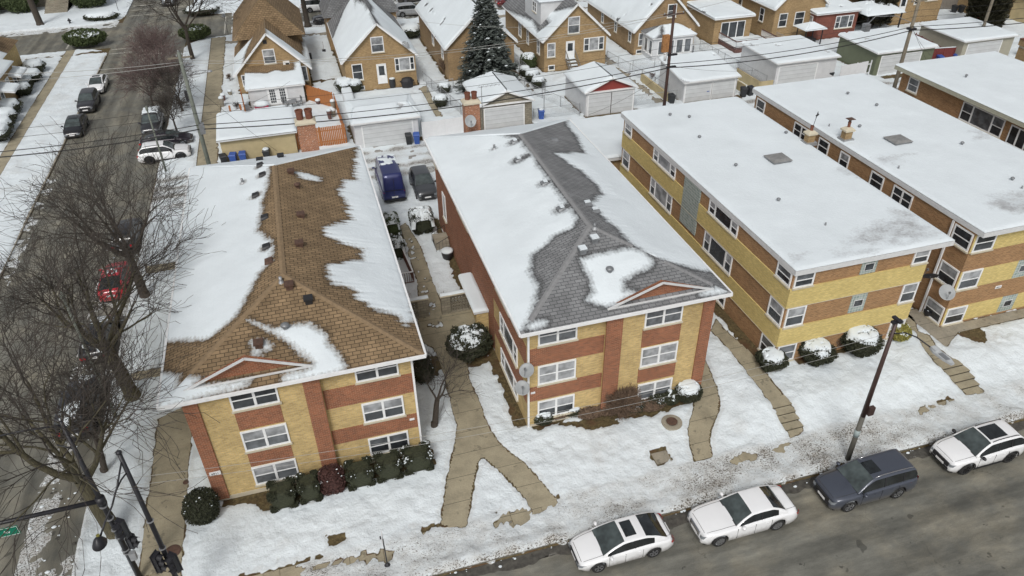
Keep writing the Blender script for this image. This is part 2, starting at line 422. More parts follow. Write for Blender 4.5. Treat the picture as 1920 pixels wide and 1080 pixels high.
def asphalt(name, col, streak_dir='Y', salt=.5):
    m, t, b = newmat(name); p = geopos(t)
    st = (.9, .05, 1) if streak_dir == 'Y' else (.05, .9, 1)
    s1 = noi(t, mapv(t, p, st), 1.0, 5, .6); s2 = noi(t, p, .35, 5, .65); s3 = noi(t, p, 25, 3)
    c = mixc(t, ramp(t, s1, [(.35, 0.0), (.68, 1.0)]), [x*.8 for x in col], [x*1.22 for x in col])
    c = mixc(t, ramp(t, s2, [(.45, 0.0), (.75, salt)]), c, (.30, .27, .20))
    c = mixc(t, 1, c, ramp(t, s3, [(.3, .82), (.7, 1.15)]), 'MULTIPLY')
    sp = ramp(t, noi(t, p, 1.9, 3, .6), [(.69, 1.0), (.72, .5)]); c = mixc(t, 1, c, sp, 'MULTIPLY')
    nd = t.nodes.new('ShaderNodeTexNoise'); nd.inputs['Scale'].default_value = .5; nd.inputs['Detail'].default_value = 5; L(t, p, nd.inputs['Vector'])
    vm = t.nodes.new('ShaderNodeVectorMath'); vm.operation = 'MULTIPLY_ADD'; L(t, nd.outputs['Color'], vm.inputs[0]); vm.inputs[1].default_value = (3.5, 3.5, 3.5); L(t, p, vm.inputs[2])
    cr = t.nodes.new('ShaderNodeTexVoronoi'); cr.feature = 'DISTANCE_TO_EDGE'; cr.inputs['Scale'].default_value = .13
    L(t, vm.outputs[0], cr.inputs['Vector'])
    ck = ramp(t, cr.outputs[0], [(.0, .66), (.0035, 1.0)]); ck = mixc(t, ramp(t, noi(t, p, .3, 2), [(.5, 0.0), (.56, 1.0)]), (1, 1, 1), ck); c = mixc(t, 1, c, ck, 'MULTIPLY')
    bl = ramp(t, noi(t, p, 1.15, 2, .4), [(.70, 1.0), (.715, .55)]); c = mixc(t, 1, c, bl, 'MULTIPLY')
    s4 = ramp(t, noi(t, mapv(t, p, (.35, 1.1, 1) if streak_dir == 'X' else (1.1, .35, 1)), 1.0, 6, .75), [(.38, .68), (.66, 1.18)]); c = mixc(t, 1, c, s4, 'MULTIPLY')
    wv = t.nodes.new('ShaderNodeTexWave'); wv.bands_direction = 'Y' if streak_dir == 'X' else 'X'; wv.inputs['Scale'].default_value = .17; wv.inputs['Distortion'].default_value = 1.2; wv.inputs['Detail'].default_value = 2; wv.inputs['Detail Scale'].default_value = .6; L(t, p, wv.inputs['Vector'])
    c = mixc(t, 1, c, ramp(t, wv.outputs[0], [(.15, .80), (.6, 1.06)]), 'MULTIPLY')
    L(t, c, b.inputs['Base Color'])
    L(t, ramp(t, s2, [(.3, .45), (.7, .85)]), b.inputs['Roughness']); bump(t, b, s3, .25, .01)
    return m
M['asphalt'] = asphalt('salted asphalt', (.165,.163,.140), 'X', .7)
M['asphalt_side'] = asphalt('wet side street asphalt', (.155,.152,.128), 'Y', .65)
M['asphalt_alley'] = asphalt('slushy alley', (.36,.345,.32), 'X', .3)
M['paint_white'] = plain('worn road paint', (.42,.41,.36), .8, var=.35, sc=5)
PAINT = {}
def paint(col, rough=.3):
    k = tuple(col)
    if k not in PAINT:
        m, t, b = newmat('car paint'); v = coord(t)
        d = ramp(t, noi(t, v, 1.2, 3, .5), [(.3, .96), (.7, 1.02)])
        zz = t.nodes.new('ShaderNodeSeparateXYZ'); L(t, v, zz.inputs[0])
        gr = ramp(t, math_(t, 'ADD', zz.outputs[2], math_(t, 'MULTIPLY', math_(t, 'SUBTRACT', noi(t, v, 5, 4, .7), .5), .5)), [(.22, .62), (.62, .0)])
        L(t, mixc(t, gr, mixc(t, 1, col, d, 'MULTIPLY'), (.17, .155, .13)), b.inputs['Base Color']); b.inputs['Roughness'].default_value = rough
        b.inputs['Metallic'].default_value = .25 if max(col) < .4 else 0; b.inputs['Coat Weight'].default_value = .6; b.inputs['Coat Roughness'].default_value = .08
        PAINT[k] = m
    return PAINT[k]
# ------------------------------------------------------------------ ground, roads, paths
def pxpoly(pts, h=0.0): return [G(u, v, h)[:2] for u, v in pts]
CUR_Y = 20.35                                   # front kerb
SX0, SX1 = -23.4, -13.9                         # side street
CY0, CY1 = 111.0, 123.5                         # cross street
# paths (concrete): polygons
path_AB = pxpoly([(827,985),(838,900),(850,848),(857,800),(848,770),(838,720),(825,680),(812,652),(790,640),(784,600),(786,560),
                  (782,524),(770,488),(762,459),(750,425),(760,418),(775,440),(789,464),(806,515),(818,544),(830,572),(870,566),
                  (925,560),(940,640),(905,655),(872,660),(880,710),(892,740),(915,800),(935,830),(985,870),(1042,935),(1000,962),(990,942),(960,905),
                  (905,855),(895,870),(885,920),(875,990)])
path_B = pxpoly([(1302,700),(1301,765),(1293,787),(1289,810),(1293,830),(1303,864),(1336,858),(1330,827),(1332,806),(1346,773),(1348,750),(1345,730),(1328,690),(1318,660)])
path_C = pxpoly([(1333,620),(1352,638),(1380,670),(1400,697),(1428,733),(1455,772),(1465,793),(1483,822),(1508,808),(1483,760),(1448,717),(1428,687),(1407,660),(1363,623),(1343,598)])
path_D = pxpoly([(1685,600),(1719,627),(1732,654),(1760,686),(1777,701),(1791,719),(1806,734),(1814,742),(1845,734),(1835,725),(1821,706),(1808,687),(1775,667),(1754,647),(1742,629),(1721,621),(1715,600),(1700,585)])
path_D2 = [(34.9,26.2),(34.9,30.0),(35.95,30.0),(35.95,27.9),(62,27.9),(62,27.15),(36.6,27.15)]
path_h2 = pxpoly([(786,166),(800,160),(812,190),(834,225),(848,238),(836,242),(815,215),(797,182)])
path_side = pxpoly([(272,500),(340,490),(340,503),(276,513)])
path_side2 = pxpoly([(245,702),(320,686),(320,702),(252,713)])
walk_h6 = pxpoly([(1415,45),(1425,50),(1465,72),(1458,76),(1416,52)])
sw_front = [(-11,21.0),(70,21.0),(70,22.75),(-11,22.75)]
sw_side = [(-10.95,21.0),(-9.1,21.0),(-9.1,35.4),(-10.95,34.6)]
sw_side_n = [(-10.5,68.5),(-8.75,68.5),(-8.75,110.5),(-10.5,110.5)]
sw_left = [(-28.8,62),(-27.7,62),(-27.7,111),(-28.8,111)]
sw_cross = [(-8.7,106.9),(70,106.9),(70,108.2),(-8.7,108.2)]
sw_cross2 = [(-60,108.4),(-23.6,108.4),(-23.6,109.3),(-60,109.3)]
front_exp = [pxpoly(q) for q in ([(925,975),(960,962),(1040,935),(1045,945),(995,962),(935,984)],[(840,998),(870,985),(905,985),(870,1000),(845,1008)],
   [(440,1078),(520,1060),(600,1046),(680,1036),(742,1030),(745,1050),(700,1056),(610,1072),(560,1090),(440,1095)],
   [(1360,866),(1440,842),(1490,826),(1482,836),(1440,850),(1370,872)],[(1380,860),(1450,838),(1470,838),(1400,862)],
   [(780,993),(806,988),(802,1000),(784,1004)],[(1560,880),(1640,860),(1640,866),(1570,888)],[(1720,768),(1785,745),(1780,756),(1725,775)])]
soil_bare = [pxpoly(q) for q in ([(1000,800),(1030,778),(1100,770),(1180,755),(1260,742),(1315,735),(1290,755),(1250,768),(1200,782),(1125,786),(1080,778),(1010,803)],
   [(1220,845),(1245,840),(1258,862),(1235,872),(1222,862)],[(617,1005),(645,1000),(645,1015),(620,1020)],
   [(1788,618),(1826,608),(1850,628),(1846,642),(1828,640),(1800,628)],[(410,925),(490,905),(500,930),(420,950)],
   [(1050,795),(1130,780),(1160,792),(1140,800),(1070,800)],[(855,640),(905,640),(912,680),(880,690),(862,665)],[(780,665),(830,672),(820,700),(790,720)])]
beds = [[(24.0-.7,28.0),(24.0,28.0),(24.0,50),(24.0-.7,50)], [(8.2,28.0),(8.75,28.0),(8.75,52),(8.2,52)], [(-5.2,26.3),(3.2,26.9),(3.2,28.5),(-7.9,28.5)],[(25.6,27.7),(31.5,27.7),(31.5,28.1),(25.6,28.1)]]
CONC = [path_AB, path_B, path_C, path_D, path_D2, path_h2, path_side, path_side2, walk_h6, sw_side, sw_side_n, sw_left] + front_exp
apron = [[(x0, 67.7), (x1, 67.7), (x1, 68.6), (x0, 68.6)] for x0, x1 in ((4.9, 10.6), (16.5, 22), (27.6, 33.8), (39, 45.6), (50.6, 62), (63.9, 74), (76.6, 90))]
yw1 = [(36.25,69),(37.15,69),(37.15,95),(36.25,95)]; yw2 = [(25.0,76),(25.0,97),(24.7,97),(24.7,76)]; yw3 = [(-1.2,88),(4.6,88),(4.6,88.6),(1.2,88.6)]
BLD = [(-6.6,1.2,86.9,104),(-5.5,.25,82,87),(5,12.9,83.3,106),(16.6,24.5,83.2,101),(28,35.75,82.6,99),(40.6,48.8,85,101),(51.8,57.1,85.5,93),(59.5,66.8,84.2,101),(64.9,71.2,83,88),(78.6,86.5,85.3,100),(4.1,10.2,69,73.6),(16.6,21.9,69.5,74.9),(27.7,33.1,69.5,74.4),(38.9,45.2,69.5,74.3),(50.3,57.9,70,76.3),(63.2,71,70,75.8),(75.3,82.6,70,76.3),(-8,-1.35,68,73.3),(24,33,28.2,51),(36,46.4,28.2,51.5),(-42,-30.9,86,96)]
def ground_part(name, xs, ys):
    X, Y = np.meshgrid(xs, ys, indexing='ij')
    B = gz(X, Y)
    n1 = fbm(X*.9, Y*.9, 3); n2 = fbm(X*3.1+5, Y*3.1, 3); n3 = fbm(X*.22+9, Y*.22, 2)
    D = np.full(X.shape, 1.0)                     # signed-distance-like snow field, metres
    def cut(d, grow=0.0, k=1.0):                  # d: positive inside clear area
        nonlocal D
        D = np.minimum(D, -(d+grow)*k+.10*n2+.06*n1)
    for P in [c_ for c_ in CONC if not any(c_ is f_ for f_ in front_exp)]+apron:
        bb = np.array(P); mnx, mny = bb.min(0)-1.2; mxx, mxy = bb.max(0)+1.2
        if mxx < X.min() or mnx > X.max() or mxy < Y.min() or mny > Y.max(): continue
        cut(polydist(X, Y, P), .02)
    for P in front_exp+[sw_cross, sw_cross2, yw1, yw2, yw3]:
        if np.array(P)[:,0].min()-1 > X.max() or np.array(P)[:,1].min()-1 > Y.max(): continue
        D = np.minimum(D, -polydist(X, Y, P)+.6*n1+.45*n2+.12)
    for P in soil_bare+beds:
        bb = np.array(P)
        if bb[:,0].min()-1 > X.max() or bb[:,0].max()+1 < X.min() or bb[:,1].min()-1 > Y.max() or bb[:,1].max()+1 < Y.min(): continue
        d = polydist(X, Y, P); D = np.minimum(D, -d+.22*n2+.22*n1-.05)
    for a0, a1, b0, b1 in BLD:
        if a0-1 > X.max() or a1+1 < X.min() or b0-1 > Y.max() or b1+1 < Y.min(): continue
        D = np.minimum(D, -(polydist(X, Y, [(a0,b0),(a1,b0),(a1,b1),(a0,b1)])+.30)+.22*n1+.16*n2+.1)
    # central court path: broken snow
    court = (X > 3.2) & (X < 6.2) & (Y > 38) & (Y < 54)
    D = np.where(court, np.maximum(D, .30*n2+.25*n1-.10), D)
    # roads
    road = np.maximum.reduce([CUR_Y-Y, np.minimum(X-SX0, SX1-X), np.minimum(Y-CY0, CY1-Y)])
    # rounded corners
    for cx, cy, sx, sy in ((SX1+4.5, CY0-4.5, -1, 1), (SX0-4, CY0-4, 1, 1), (SX0-4, CY1+4, 1, -1), (SX1+4.5, CY1+4.5, -1, -1), (SX1+4, CUR_Y+4, -1, -1)):
        r_ = abs(cx-(SX1 if sx < 0 else SX0))
        ins = (np.sign(X-cx) == sx) & (np.sign(Y-cy) == sy) & (abs(X-cx) < r_) & (abs(Y-cy) < r_)
        road = np.where(ins, np.maximum(road, np.hypot(X-cx, Y-cy)-r_), road)
    alley = np.minimum(np.minimum(Y-60.6, 67.6-Y), np.minimum(X+16, 120-X))
    onroad = (road > 0) | (alley > 0)
    # snow banks over the kerb, patches on the asphalt
    edge = -road+.25*n1+.12*n2
    bank = sstep(-.35, .1, edge)
    Droad = np.where(road > 0, edge-.12+.18*n2*(road < 1.5), 9.)
    # right side of the side street: dirty ploughed strip
    strip = (X > SX1-2.6) & (X < SX1) & (Y < 56)
    Droad = np.where(strip, .55*n1+.45*n2-.12+.42*sstep(1.0, 2.2, SX1-X)*(Y < 44)-.3*((SX1-X) < 1.4)*((Y > 27) & (Y < 36)), Droad)
    strip2 = (X > SX0) & (X < SX0+.8)
    Droad = np.where(strip2 & (Y < 70), .4*n1+.3*n2, Droad)
    Droad = np.where((road > 0) & (Y > CY1-2.2) & (X < -24), .3*n1+.2*n2+.1, Droad)
    Droad = np.where((road > 0) & (Y > CY0) & (X > -8), .35*n1+.25*n2+.12-.25*((Y > 115) & (Y < 120)), Droad)
    D = np.where(road > 0, Droad, np.minimum(D, np.where(onroad, 9, .6-road*0+0*D)+0))
    D = np.where(road <= 0, np.minimum(D, .22-road+.2*n2), D)
    # alley: ruts
    tr = .5+.5*np.cos((Y-61.2)*2*PI/1.75)
    Dal = .42*n3+.30*n1*1+.18-tr*.55+.12*n2
    Dal = np.where(Y > 66.9, .3*n1+.3*n2+.1, Dal)
    rut = sstep(.1, .9, tr*.75+.45*n3+.35*n1)
    D = np.where((alley > 0) & (X > SX1+1), .5+0*D, D)
    s = np.clip(D/.16+.35, 0, 1)
    thick = .075+.03*n1+.05*(sstep(0, 1.2, D))
    lump = .045*fbm(X*3.6, Y*3.6, 3)+.07*fbm(X*1.1, Y*1.1, 2)+.05*fbm(X*2.2, Y*1.4, 2)
    bankh = .16*np.exp(-((Y-CUR_Y-.35)/.45)**2)*(X > -12)+.20*np.exp(-((X-SX1-.2)/.4)**2)*(Y < 60)*(Y > 20)
    bankh = bankh*(.6+.8*(n1+.3))
    tramp = sstep(.0, .45, fbm(X*.45+3, Y*.45, 2)+.25*((Y > 20.6) & (Y < 23.6))+.2*(Y > 66))
    lump = lump-.06*tramp*sstep(.15, .6, fbm(X*2.6+7, Y*3.4, 2))
    thick = thick+np.where(D > .02, lump+bankh, 0)
    thick = np.where(onroad, .05+.02*n1, thick)
    base = np.where(road > 0, -.03, np.where(alley > 0, B-.035, B-.022))
    Z = base+np.maximum(thick, .035)*sstep(.12, .75, s)
    # dirt
    d = np.zeros(X.shape)
    d = np.maximum(d, 1.1*np.exp(-((Y-CUR_Y-.12)/.42)**2)*(X > -11)*(.75+.5*n1))
    d = np.maximum(d, .86*sstep(20.3, 20.8, Y)*(1-sstep(22.5, 23.5, Y+.3*n1))*(.70+.45*n3+.45*n1))
    d = np.maximum(d, np.where(strip, .9, 0)); d = np.maximum(d, np.exp(-((X-SX1)/.5)**2)*.7*(Y < 60))
    d = np.maximum(d, np.where(alley > -.2, .42+.60*rut+.35*n1, 0)); d = np.maximum(d, .40*((Y > 52) & (Y < 60.6) & (X > 3) & (X < 12))*sstep(-.2, .5, n1)); d = np.maximum(d, np.where(road > 0, .7, 0))
    d = np.maximum(d, .30*sstep(.1, .6, n1+.2*n3)*((Y > 24) & (Y < 60) & (X > 3) & (X < 9)))
    d = np.maximum(d, .44*sstep(-.25, .4, n1+.4*n3)*((Y > 68) & (Y < 110)))
    d = np.maximum(d, .42*sstep(.1, .5, n1)*((X > 2) & (X < 3.8) & (Y < 33)))
    d = np.maximum(d, .36*np.exp(-((X-19.7)/.7)**2-((Y-24.3)/.7)**2)*1.5); d = np.maximum(d, .36*np.exp(-((X-11.5)/.4)**2-((Y-24.6)/1.2)**2)*1.5)
    d = np.maximum(d, .36*sstep(.0, .5, n3+.5*n1)*((X > 34) & (Y < 28)))
    d = np.maximum(d, .30*sstep(.2, .5, n1)*((X < -12) & (X > -16) & (Y > 30)))
    d = np.maximum(d, .16+.12*n3+.1*n1)
    for qx, qy, qr in ((6.2,26.3,.8),(12.2,25.4,.9),(27.5,24.4,.7),(-4.5,24.0,.8),(38.5,26.0,1.2),(41,24.6,1.0),(-12.6,30,.9),(2.4,25.0,.5),(21.0,26.2,.5)): d = np.maximum(d, .55*np.exp(-((X-qx)/qr)**2-((Y-qy)/(qr*.6))**2)*(.7+n2))
    d = np.maximum(d, np.where((D > -.1) & (D < .25), .45, 0))
    mb = MB(); mb.grid(X, Y, Z)
    o = mb.build(name, M['ground'], smooth=True, attrs={'snow': s.ravel(), 'dirt': np.clip(d, 0, 1).ravel()})
    tag(o, kind='structure')
ground_part('snowy_ground', np.arange(-16.6, 44, .14), np.arange(19.6, 60.5, .14))
ground_part('snowy_ground', np.arange(-46, 120, .28), np.concatenate([np.arange(60.36, 128, .26)]))
ground_part('snowy_ground', np.arange(-46, -16.46, .22), np.arange(14, 60.6, .22))
ground_part('snowy_ground', np.arange(43.86, 90, .5), np.arange(19.6, 60.6, .5))
mb = MB()
for a in ((-400,-23.4,127.7,700,-.02,.16),(-13.9,400,127.7,700,-.02,.16),(-400,-45.7,-60,128,-.02,.13),(119.6,400,-60,128,-.02,.13)): mb.box(a[0],a[1],a[2],a[3],a[4]-.4,a[5])
tag(mb.build('distant_ground', M['snow']), kind='structure')
def sheet(name, x0, x1, y0, y1, z, m, n=1):
    mb = MB(); mb.box(x0, x1, y0, y1, z-.3, z); return tag(mb.build(name, m), kind='structure')
sheet('front_street', -60, 130, -20, CUR_Y, 0.0, M['asphalt'])
sheet('side_street', SX0, SX1, CUR_Y, 260, 0.002, M['asphalt_side'])
sheet('cross_street', -200, SX0, CY0, CY1, -.002, M['asphalt_side']); sheet('cross_street', SX1, 200, CY0, CY1, -.002, M['asphalt_side'])
sheet('alley', SX1, 140, 60.6, 67.6, float(gz(0, 64))+.004, M['asphalt_alley'])
for P, nm in ((sw_front, 'front_pavement'), (sw_side, 'side_pavement'), (sw_side_n, 'side_pavement'), (sw_left, 'side_pavement'), (sw_cross, 'cross_pavement')):
    mb = MB(); x0, y0 = P[0]; x1, y1 = P[2]
    if P is sw_side: y1 = 60.6
    ver = (y1-y0) > (x1-x0); Ln = (y1-y0) if ver else (x1-x0); k = int(Ln/1.55)
    for i in range(k):
        a = i*Ln/k; b_ = (i+1)*Ln/k-.022
        q = (x0, x1, y0+a, y0+b_) if ver else (x0+a, x0+b_, y0, y1)
        zz = float(gz(q[0]+.1, (q[2]+q[3])/2))+.004 if nm != 'front_pavement' else .154
        mb.box(q[0], q[1], q[2], q[3], zz-.1, zz)
    tag(mb.build(nm, M['concrete'] if 'side' in nm or 'front' in nm else M['concrete_grey']), kind='structure')
def path_mesh(nm, P, m, stairs=None):
    P = np.array(P); x0, y0 = P.min(0); x1, y1 = P.max(0)
    xs = np.arange(x0-.3, x1+.4, .085); ys = np.arange(y0-.3, y1+.4, .085)
    X, Y = np.meshgrid(xs, ys, indexing='ij'); d = polydist(X, Y, P)
    Z = gz(X, Y)+.006
    if stairs is not None: Z = np.where(d > -.25, stairs(X, Y), Z)
    keep = d > -.05
    mb = MB(); idx = -np.ones(X.shape, int)
    for i in range(len(xs)):
        for j in range(len(ys)):
            if keep[i, j]: idx[i, j] = len(mb.v); mb.v.append((X[i, j], Y[i, j], Z[i, j]))
    for i in range(len(xs)-1):
        for j in range(len(ys)-1):
            q = [idx[i, j], idx[i+1, j], idx[i+1, j+1], idx[i, j+1]]
            if min(q) >= 0: mb.f.append(q); mb.m.append(0)
    # slab joints every 1.5 m, as thin dark strips
    for yj in np.arange(math.ceil(y0/1.5)*1.5, y1, 1.5):
        if stairs is not None and yj < 25.2: continue
        xx = np.arange(x0, x1, .05); dd = polydist(xx, np.full(xx.shape, yj), P); ins = xx[dd > 0]
        if len(ins) > 4 and nm != 'court':
            z = float(gz(ins[0], yj))+.010; z2 = float(gz(ins[-1], yj))+.010
            mb.quad((ins[0], yj-.012, z), (ins[-1], yj-.012, z2), (ins[-1], yj+.012, z2), (ins[0], yj+.012, z), 1)
    return tag(mb.build('path', [m, M['joint_riser_shade']]), kind='structure')
def steps(y0, y1, n, x):
    hi = float(gz(x, y1)); lo = float(gz(x, y0))
    def f(X, Y):
        t = np.clip((Y-y0)/(y1-y0), 0, .9999); k = np.floor(t*n)+1
        return np.where(Y < y0, .16, np.where(Y >= y1, gz(X, Y)+.008, lo+(hi-lo)*k/n+.008))
    return f
path_mesh('p', path_AB, M['concrete']); path_mesh('p', path_B, M['concrete'])
for nm, P in (('p', path_h2), ('p', path_side), ('p', path_side2), ('p', walk_h6)): path_mesh(nm, P, M['concrete'])
path_mesh('p', path_D2, M['concrete_grey'])
path_mesh('p', yw1, M['concrete_grey']); path_mesh('p', path_C, M['concrete']); path_mesh('p', path_D, M['concrete'])
# flights of steps where the walks climb to the raised lawns
def flight(P, x, ya, yb, n, lab):
    P = np.array(P); mb = MB(); dy = (yb-ya)/n
    for k in range(n):
        y = ya+k*dy; xx = np.arange(P[:,0].min(), P[:,0].max(), .04); dd = polydist(xx, np.full(xx.shape, y+dy/2), P); ins = xx[dd > -.02]
        if len(ins) < 3: continue
        z = float(gz(x, yb))-.02+.05-(n-1-k)*(float(gz(x, yb))-.15)/n
        mb.box(ins[0]-.05, ins[-1]+.05, y, yb+.3, -.05, z+.002*k); mb.box(ins[0]-.05, ins[-1]+.05, y-.012, y-.001, -.05, z-.03, 1)  # thin dark strip paints the riser shade that sets the treads apart
    o = mb.build('concrete_steps', [M['concrete'], M['joint_riser_shade']]); tag(o, lab, 'steps', 'concrete steps down to the front pavement')
flight(path_C, 22.8, 23.35, 25.2, 4, 'tan concrete steps at the foot of the straight walk left of the yellow banded flats')
flight(path_D, 34.5, 23.2, 25.1, 4, 'tan concrete steps at far right below the street lamp head')
# kerbs
mb = MB(); xs_ = np.arange(-12, 60, .18); ys_ = np.linspace(CUR_Y-.62, CUR_Y-.001, 6); X_, Y_ = np.meshgrid(xs_, ys_, indexing='ij'); mb.grid(X_, Y_-.0+(Y_ < CUR_Y-.55)*.35*fbm(X_*1.2, X_*.3, 3), .006+.03*np.clip(fbm(X_*3, Y_*5, 3), 0, 1)); tag(mb.build('gutter', plain('wet dark gutter slush', (.075,.07,.06), .5, var=.5, sc=4), smooth=True), kind='structure')
mb = MB(); mb.box(-12, 130, CUR_Y, CUR_Y+.16, -.1, .15); tag(mb.build('kerb', plain('dirty kerb stone', (.14,.13,.105), .85, var=.4, sc=3)), kind='structure')
for x0, y0, y1 in ((SX1, 24.4, 60), (SX1, 68.5, 106), (SX0-.16, 24, 107)):
    mb = MB(); mb.box(x0, x0+.16, y0, y1, -.1, .152); tag(mb.build('kerb', M['concrete_grey']), kind='structure')
mb = MB()
for a in ((-23.2, -16.3, 109.9, 110.1), (-23.2, -16.3, 108.0, 108.2), (-19.4, -16.6, 106.0, 106.5), (-23, -15, 127, 127.2), (-23, -15, 130.4, 130.6), (-23, -16.5, 133.0, 133.4)):
    mb.box(a[0], a[1], a[2], a[3], -.1, .006)
mb.box(-29.2, -29.0, 112.5, 122.5, -.1, .004); mb.box(-27.2, -27.0, 112.5, 122.5, -.1, .004); mb.box(-9.0, -8.85, 112.5, 122, -.1, .004)
tag(mb.build('road_marking', M['paint_white']), kind='structure')
# ------------------------------------------------------------------ walls, windows, roofs
def frm(ax, c):
    return {'F': lambda u, n, z: (u, c-n, z), 'B': lambda u, n, z: (u, c+n, z),
            'L': lambda u, n, z: (c-n, u, z), 'R': lambda u, n, z: (c+n, u, z)}[ax]
def lb(mb, fr, u0, u1, n0, n1, z0, z1, m=0):
    p = fr(u0, n0, z0); q = fr(u1, n1, z1)
    return mb.box(min(p[0],q[0]), max(p[0],q[0]), min(p[1],q[1]), max(p[1],q[1]), min(p[2],q[2]), max(p[2],q[2]), m)
def window(parent, fr, u0, u1, z0, z1, kind='dh2', blind=(0, 1), trim='white_trim', case=.085, sill='limestone', label=None, depth=.07):
    """casing with meeting rails; panes sit behind the frame; sill below"""
    W_ = u1-u0; mb = MB(); c = case
    lb(mb, fr, u0, u0+c, 0, depth, z0, z1); lb(mb, fr, u1-c, u1, 0, depth, z0, z1)
    lb(mb, fr, u0+c, u1-c, 0, depth, z1-c, z1); lb(mb, fr, u0+c, u1-c, 0, depth, z0, z0+c)
    if kind == 'dh2': cuts = [u0+W_/2]; rails = [True, True]
    elif kind == 'pic': cuts = [u0+W_*.22, u0+W_*.78]; rails = [True, False, True]
    elif kind == 'pic3': cuts = [u0+W_*.26, u0+W_*.74]; rails = [True, False, True]
    elif kind == 'tri': cuts = [u0+W_/3, u0+W_*2/3]; rails = [False]*3
    elif kind == 'five': cuts = [u0+W_*k/5 for k in range(1, 5)]; rails = [False]*5
    elif kind == 'dh1': cuts = []; rails = [True]
    elif kind == 'fix': cuts = []; rails = [False]
    else: cuts = []; rails = [False]
    for q in cuts: lb(mb, fr, q-c*.7, q+c*.7, 0, depth-.004, z0+c, z1-c)
    ed = [u0]+cuts+[u1]; zm = z0+(z1-z0)*.5
    pm = MB()
    for i in range(len(ed)-1):
        a, b = ed[i]+c*.6, ed[i+1]-c*.6
        if rails[i]:
            lb(mb, fr, a, b, 0, depth-.02, zm-.03, zm+.03)
            lb(pm, fr, a, b, 0, .025, z0+c*.6, zm, blind[0]); lb(pm, fr, a, b, .001, .035, zm, z1-c*.6, blind[1])
        else: lb(pm, fr, a, b, 0, .03, z0+c*.6, z1-c*.6, blind[1] if len(blind) < 3 else blind[2])
    f = mb.build('window', M[trim], parent)
    if label: f['label'] = label
    pm.build('pane', [M['glass_dark'], M['glass_blind'], M['glass_curtain']], f)
    if sill:
        sm = MB(); lb(sm, fr, u0-.06, u1+.06, 0, depth+.06, z0-.09, z0-.002); sm.build('sill', M[sill], f)
    return f
HOLES = []
def snow_plane(mb, quad, step, polys, thick, jit=.12, streak=None, full=False, att=None, edge=.16, thin=None, hang=0.0):
    """roof plane a,b (eave) c,d (top), grid displaced where snow lies; att collects per-vertex snow"""
    a, b, c, d = [np.array(q, float) for q in quad]
    nu = max(2, int(np.linalg.norm(b-a)/step)+1); nv = max(2, int(max(np.linalg.norm(d-a), np.linalg.norm(c-b))/step)+1)
    u = np.linspace(0, 1, nu)[:, None, None]; v = np.linspace(0, 1, nv)[None, :, None]
    P = (a*(1-u)+b*u)*(1-v)+(d*(1-u)+c*u)*v
    n = np.cross(b-a, (d if np.linalg.norm(d-a) > 1e-6 else c)-a); n = n/np.linalg.norm(n); n = n if n[2] > 0 else -n
    X, Y = P[...,0], P[...,1]
    n2 = fbm(X*2.7, Y*2.7, 3); n1 = fbm(X*.8, Y*.8, 2)
    if full: S = 2.0-2.3*sstep(.40, .62, fbm(X*.75+11, Y*.75+5, 3))*(thin is None)*(float(a[1]) > 60)
    else:
        S = np.full(X.shape, -2.0)
        for Q in polys: S = np.maximum(S, polydist(X, Y, Q))
        for (hx, hy, hr) in HOLES: S = np.where(S > -.5, np.minimum(S, np.hypot((X-hx)*(.75 if hx > 5 else 1), Y-hy)-hr), S)
        S = S+jit*n2+jit*.7*n1
        if streak: S = S+streak[2]*fbm(X*streak[0], Y*streak[1], 2)
    att.append(np.clip(S/.8+.5, 0, 1).ravel() if thin is None else np.clip(thin(X, Y, S), 0, 1).ravel())
    ed = np.minimum(np.minimum(u[..., 0]*nu, (1-u[..., 0])*nu), v[..., 0]*nv+0*u[..., 0])*step
    T = thick*(.45*sstep(-.05, .25, S)+.55*sstep(.1, 1.1, S))*sstep(-.02, edge, ed+0*S)*(1+.25*n1)+.01
    P = P+n*T[..., None]
    mb.grid(P[...,0], P[...,1], P[...,2], 0)
def rf(pts, n, k):                  # photo pixels -> plan polygon on a roof plane
    return [onplane(u, v, n, k)[:2] for u, v in pts]
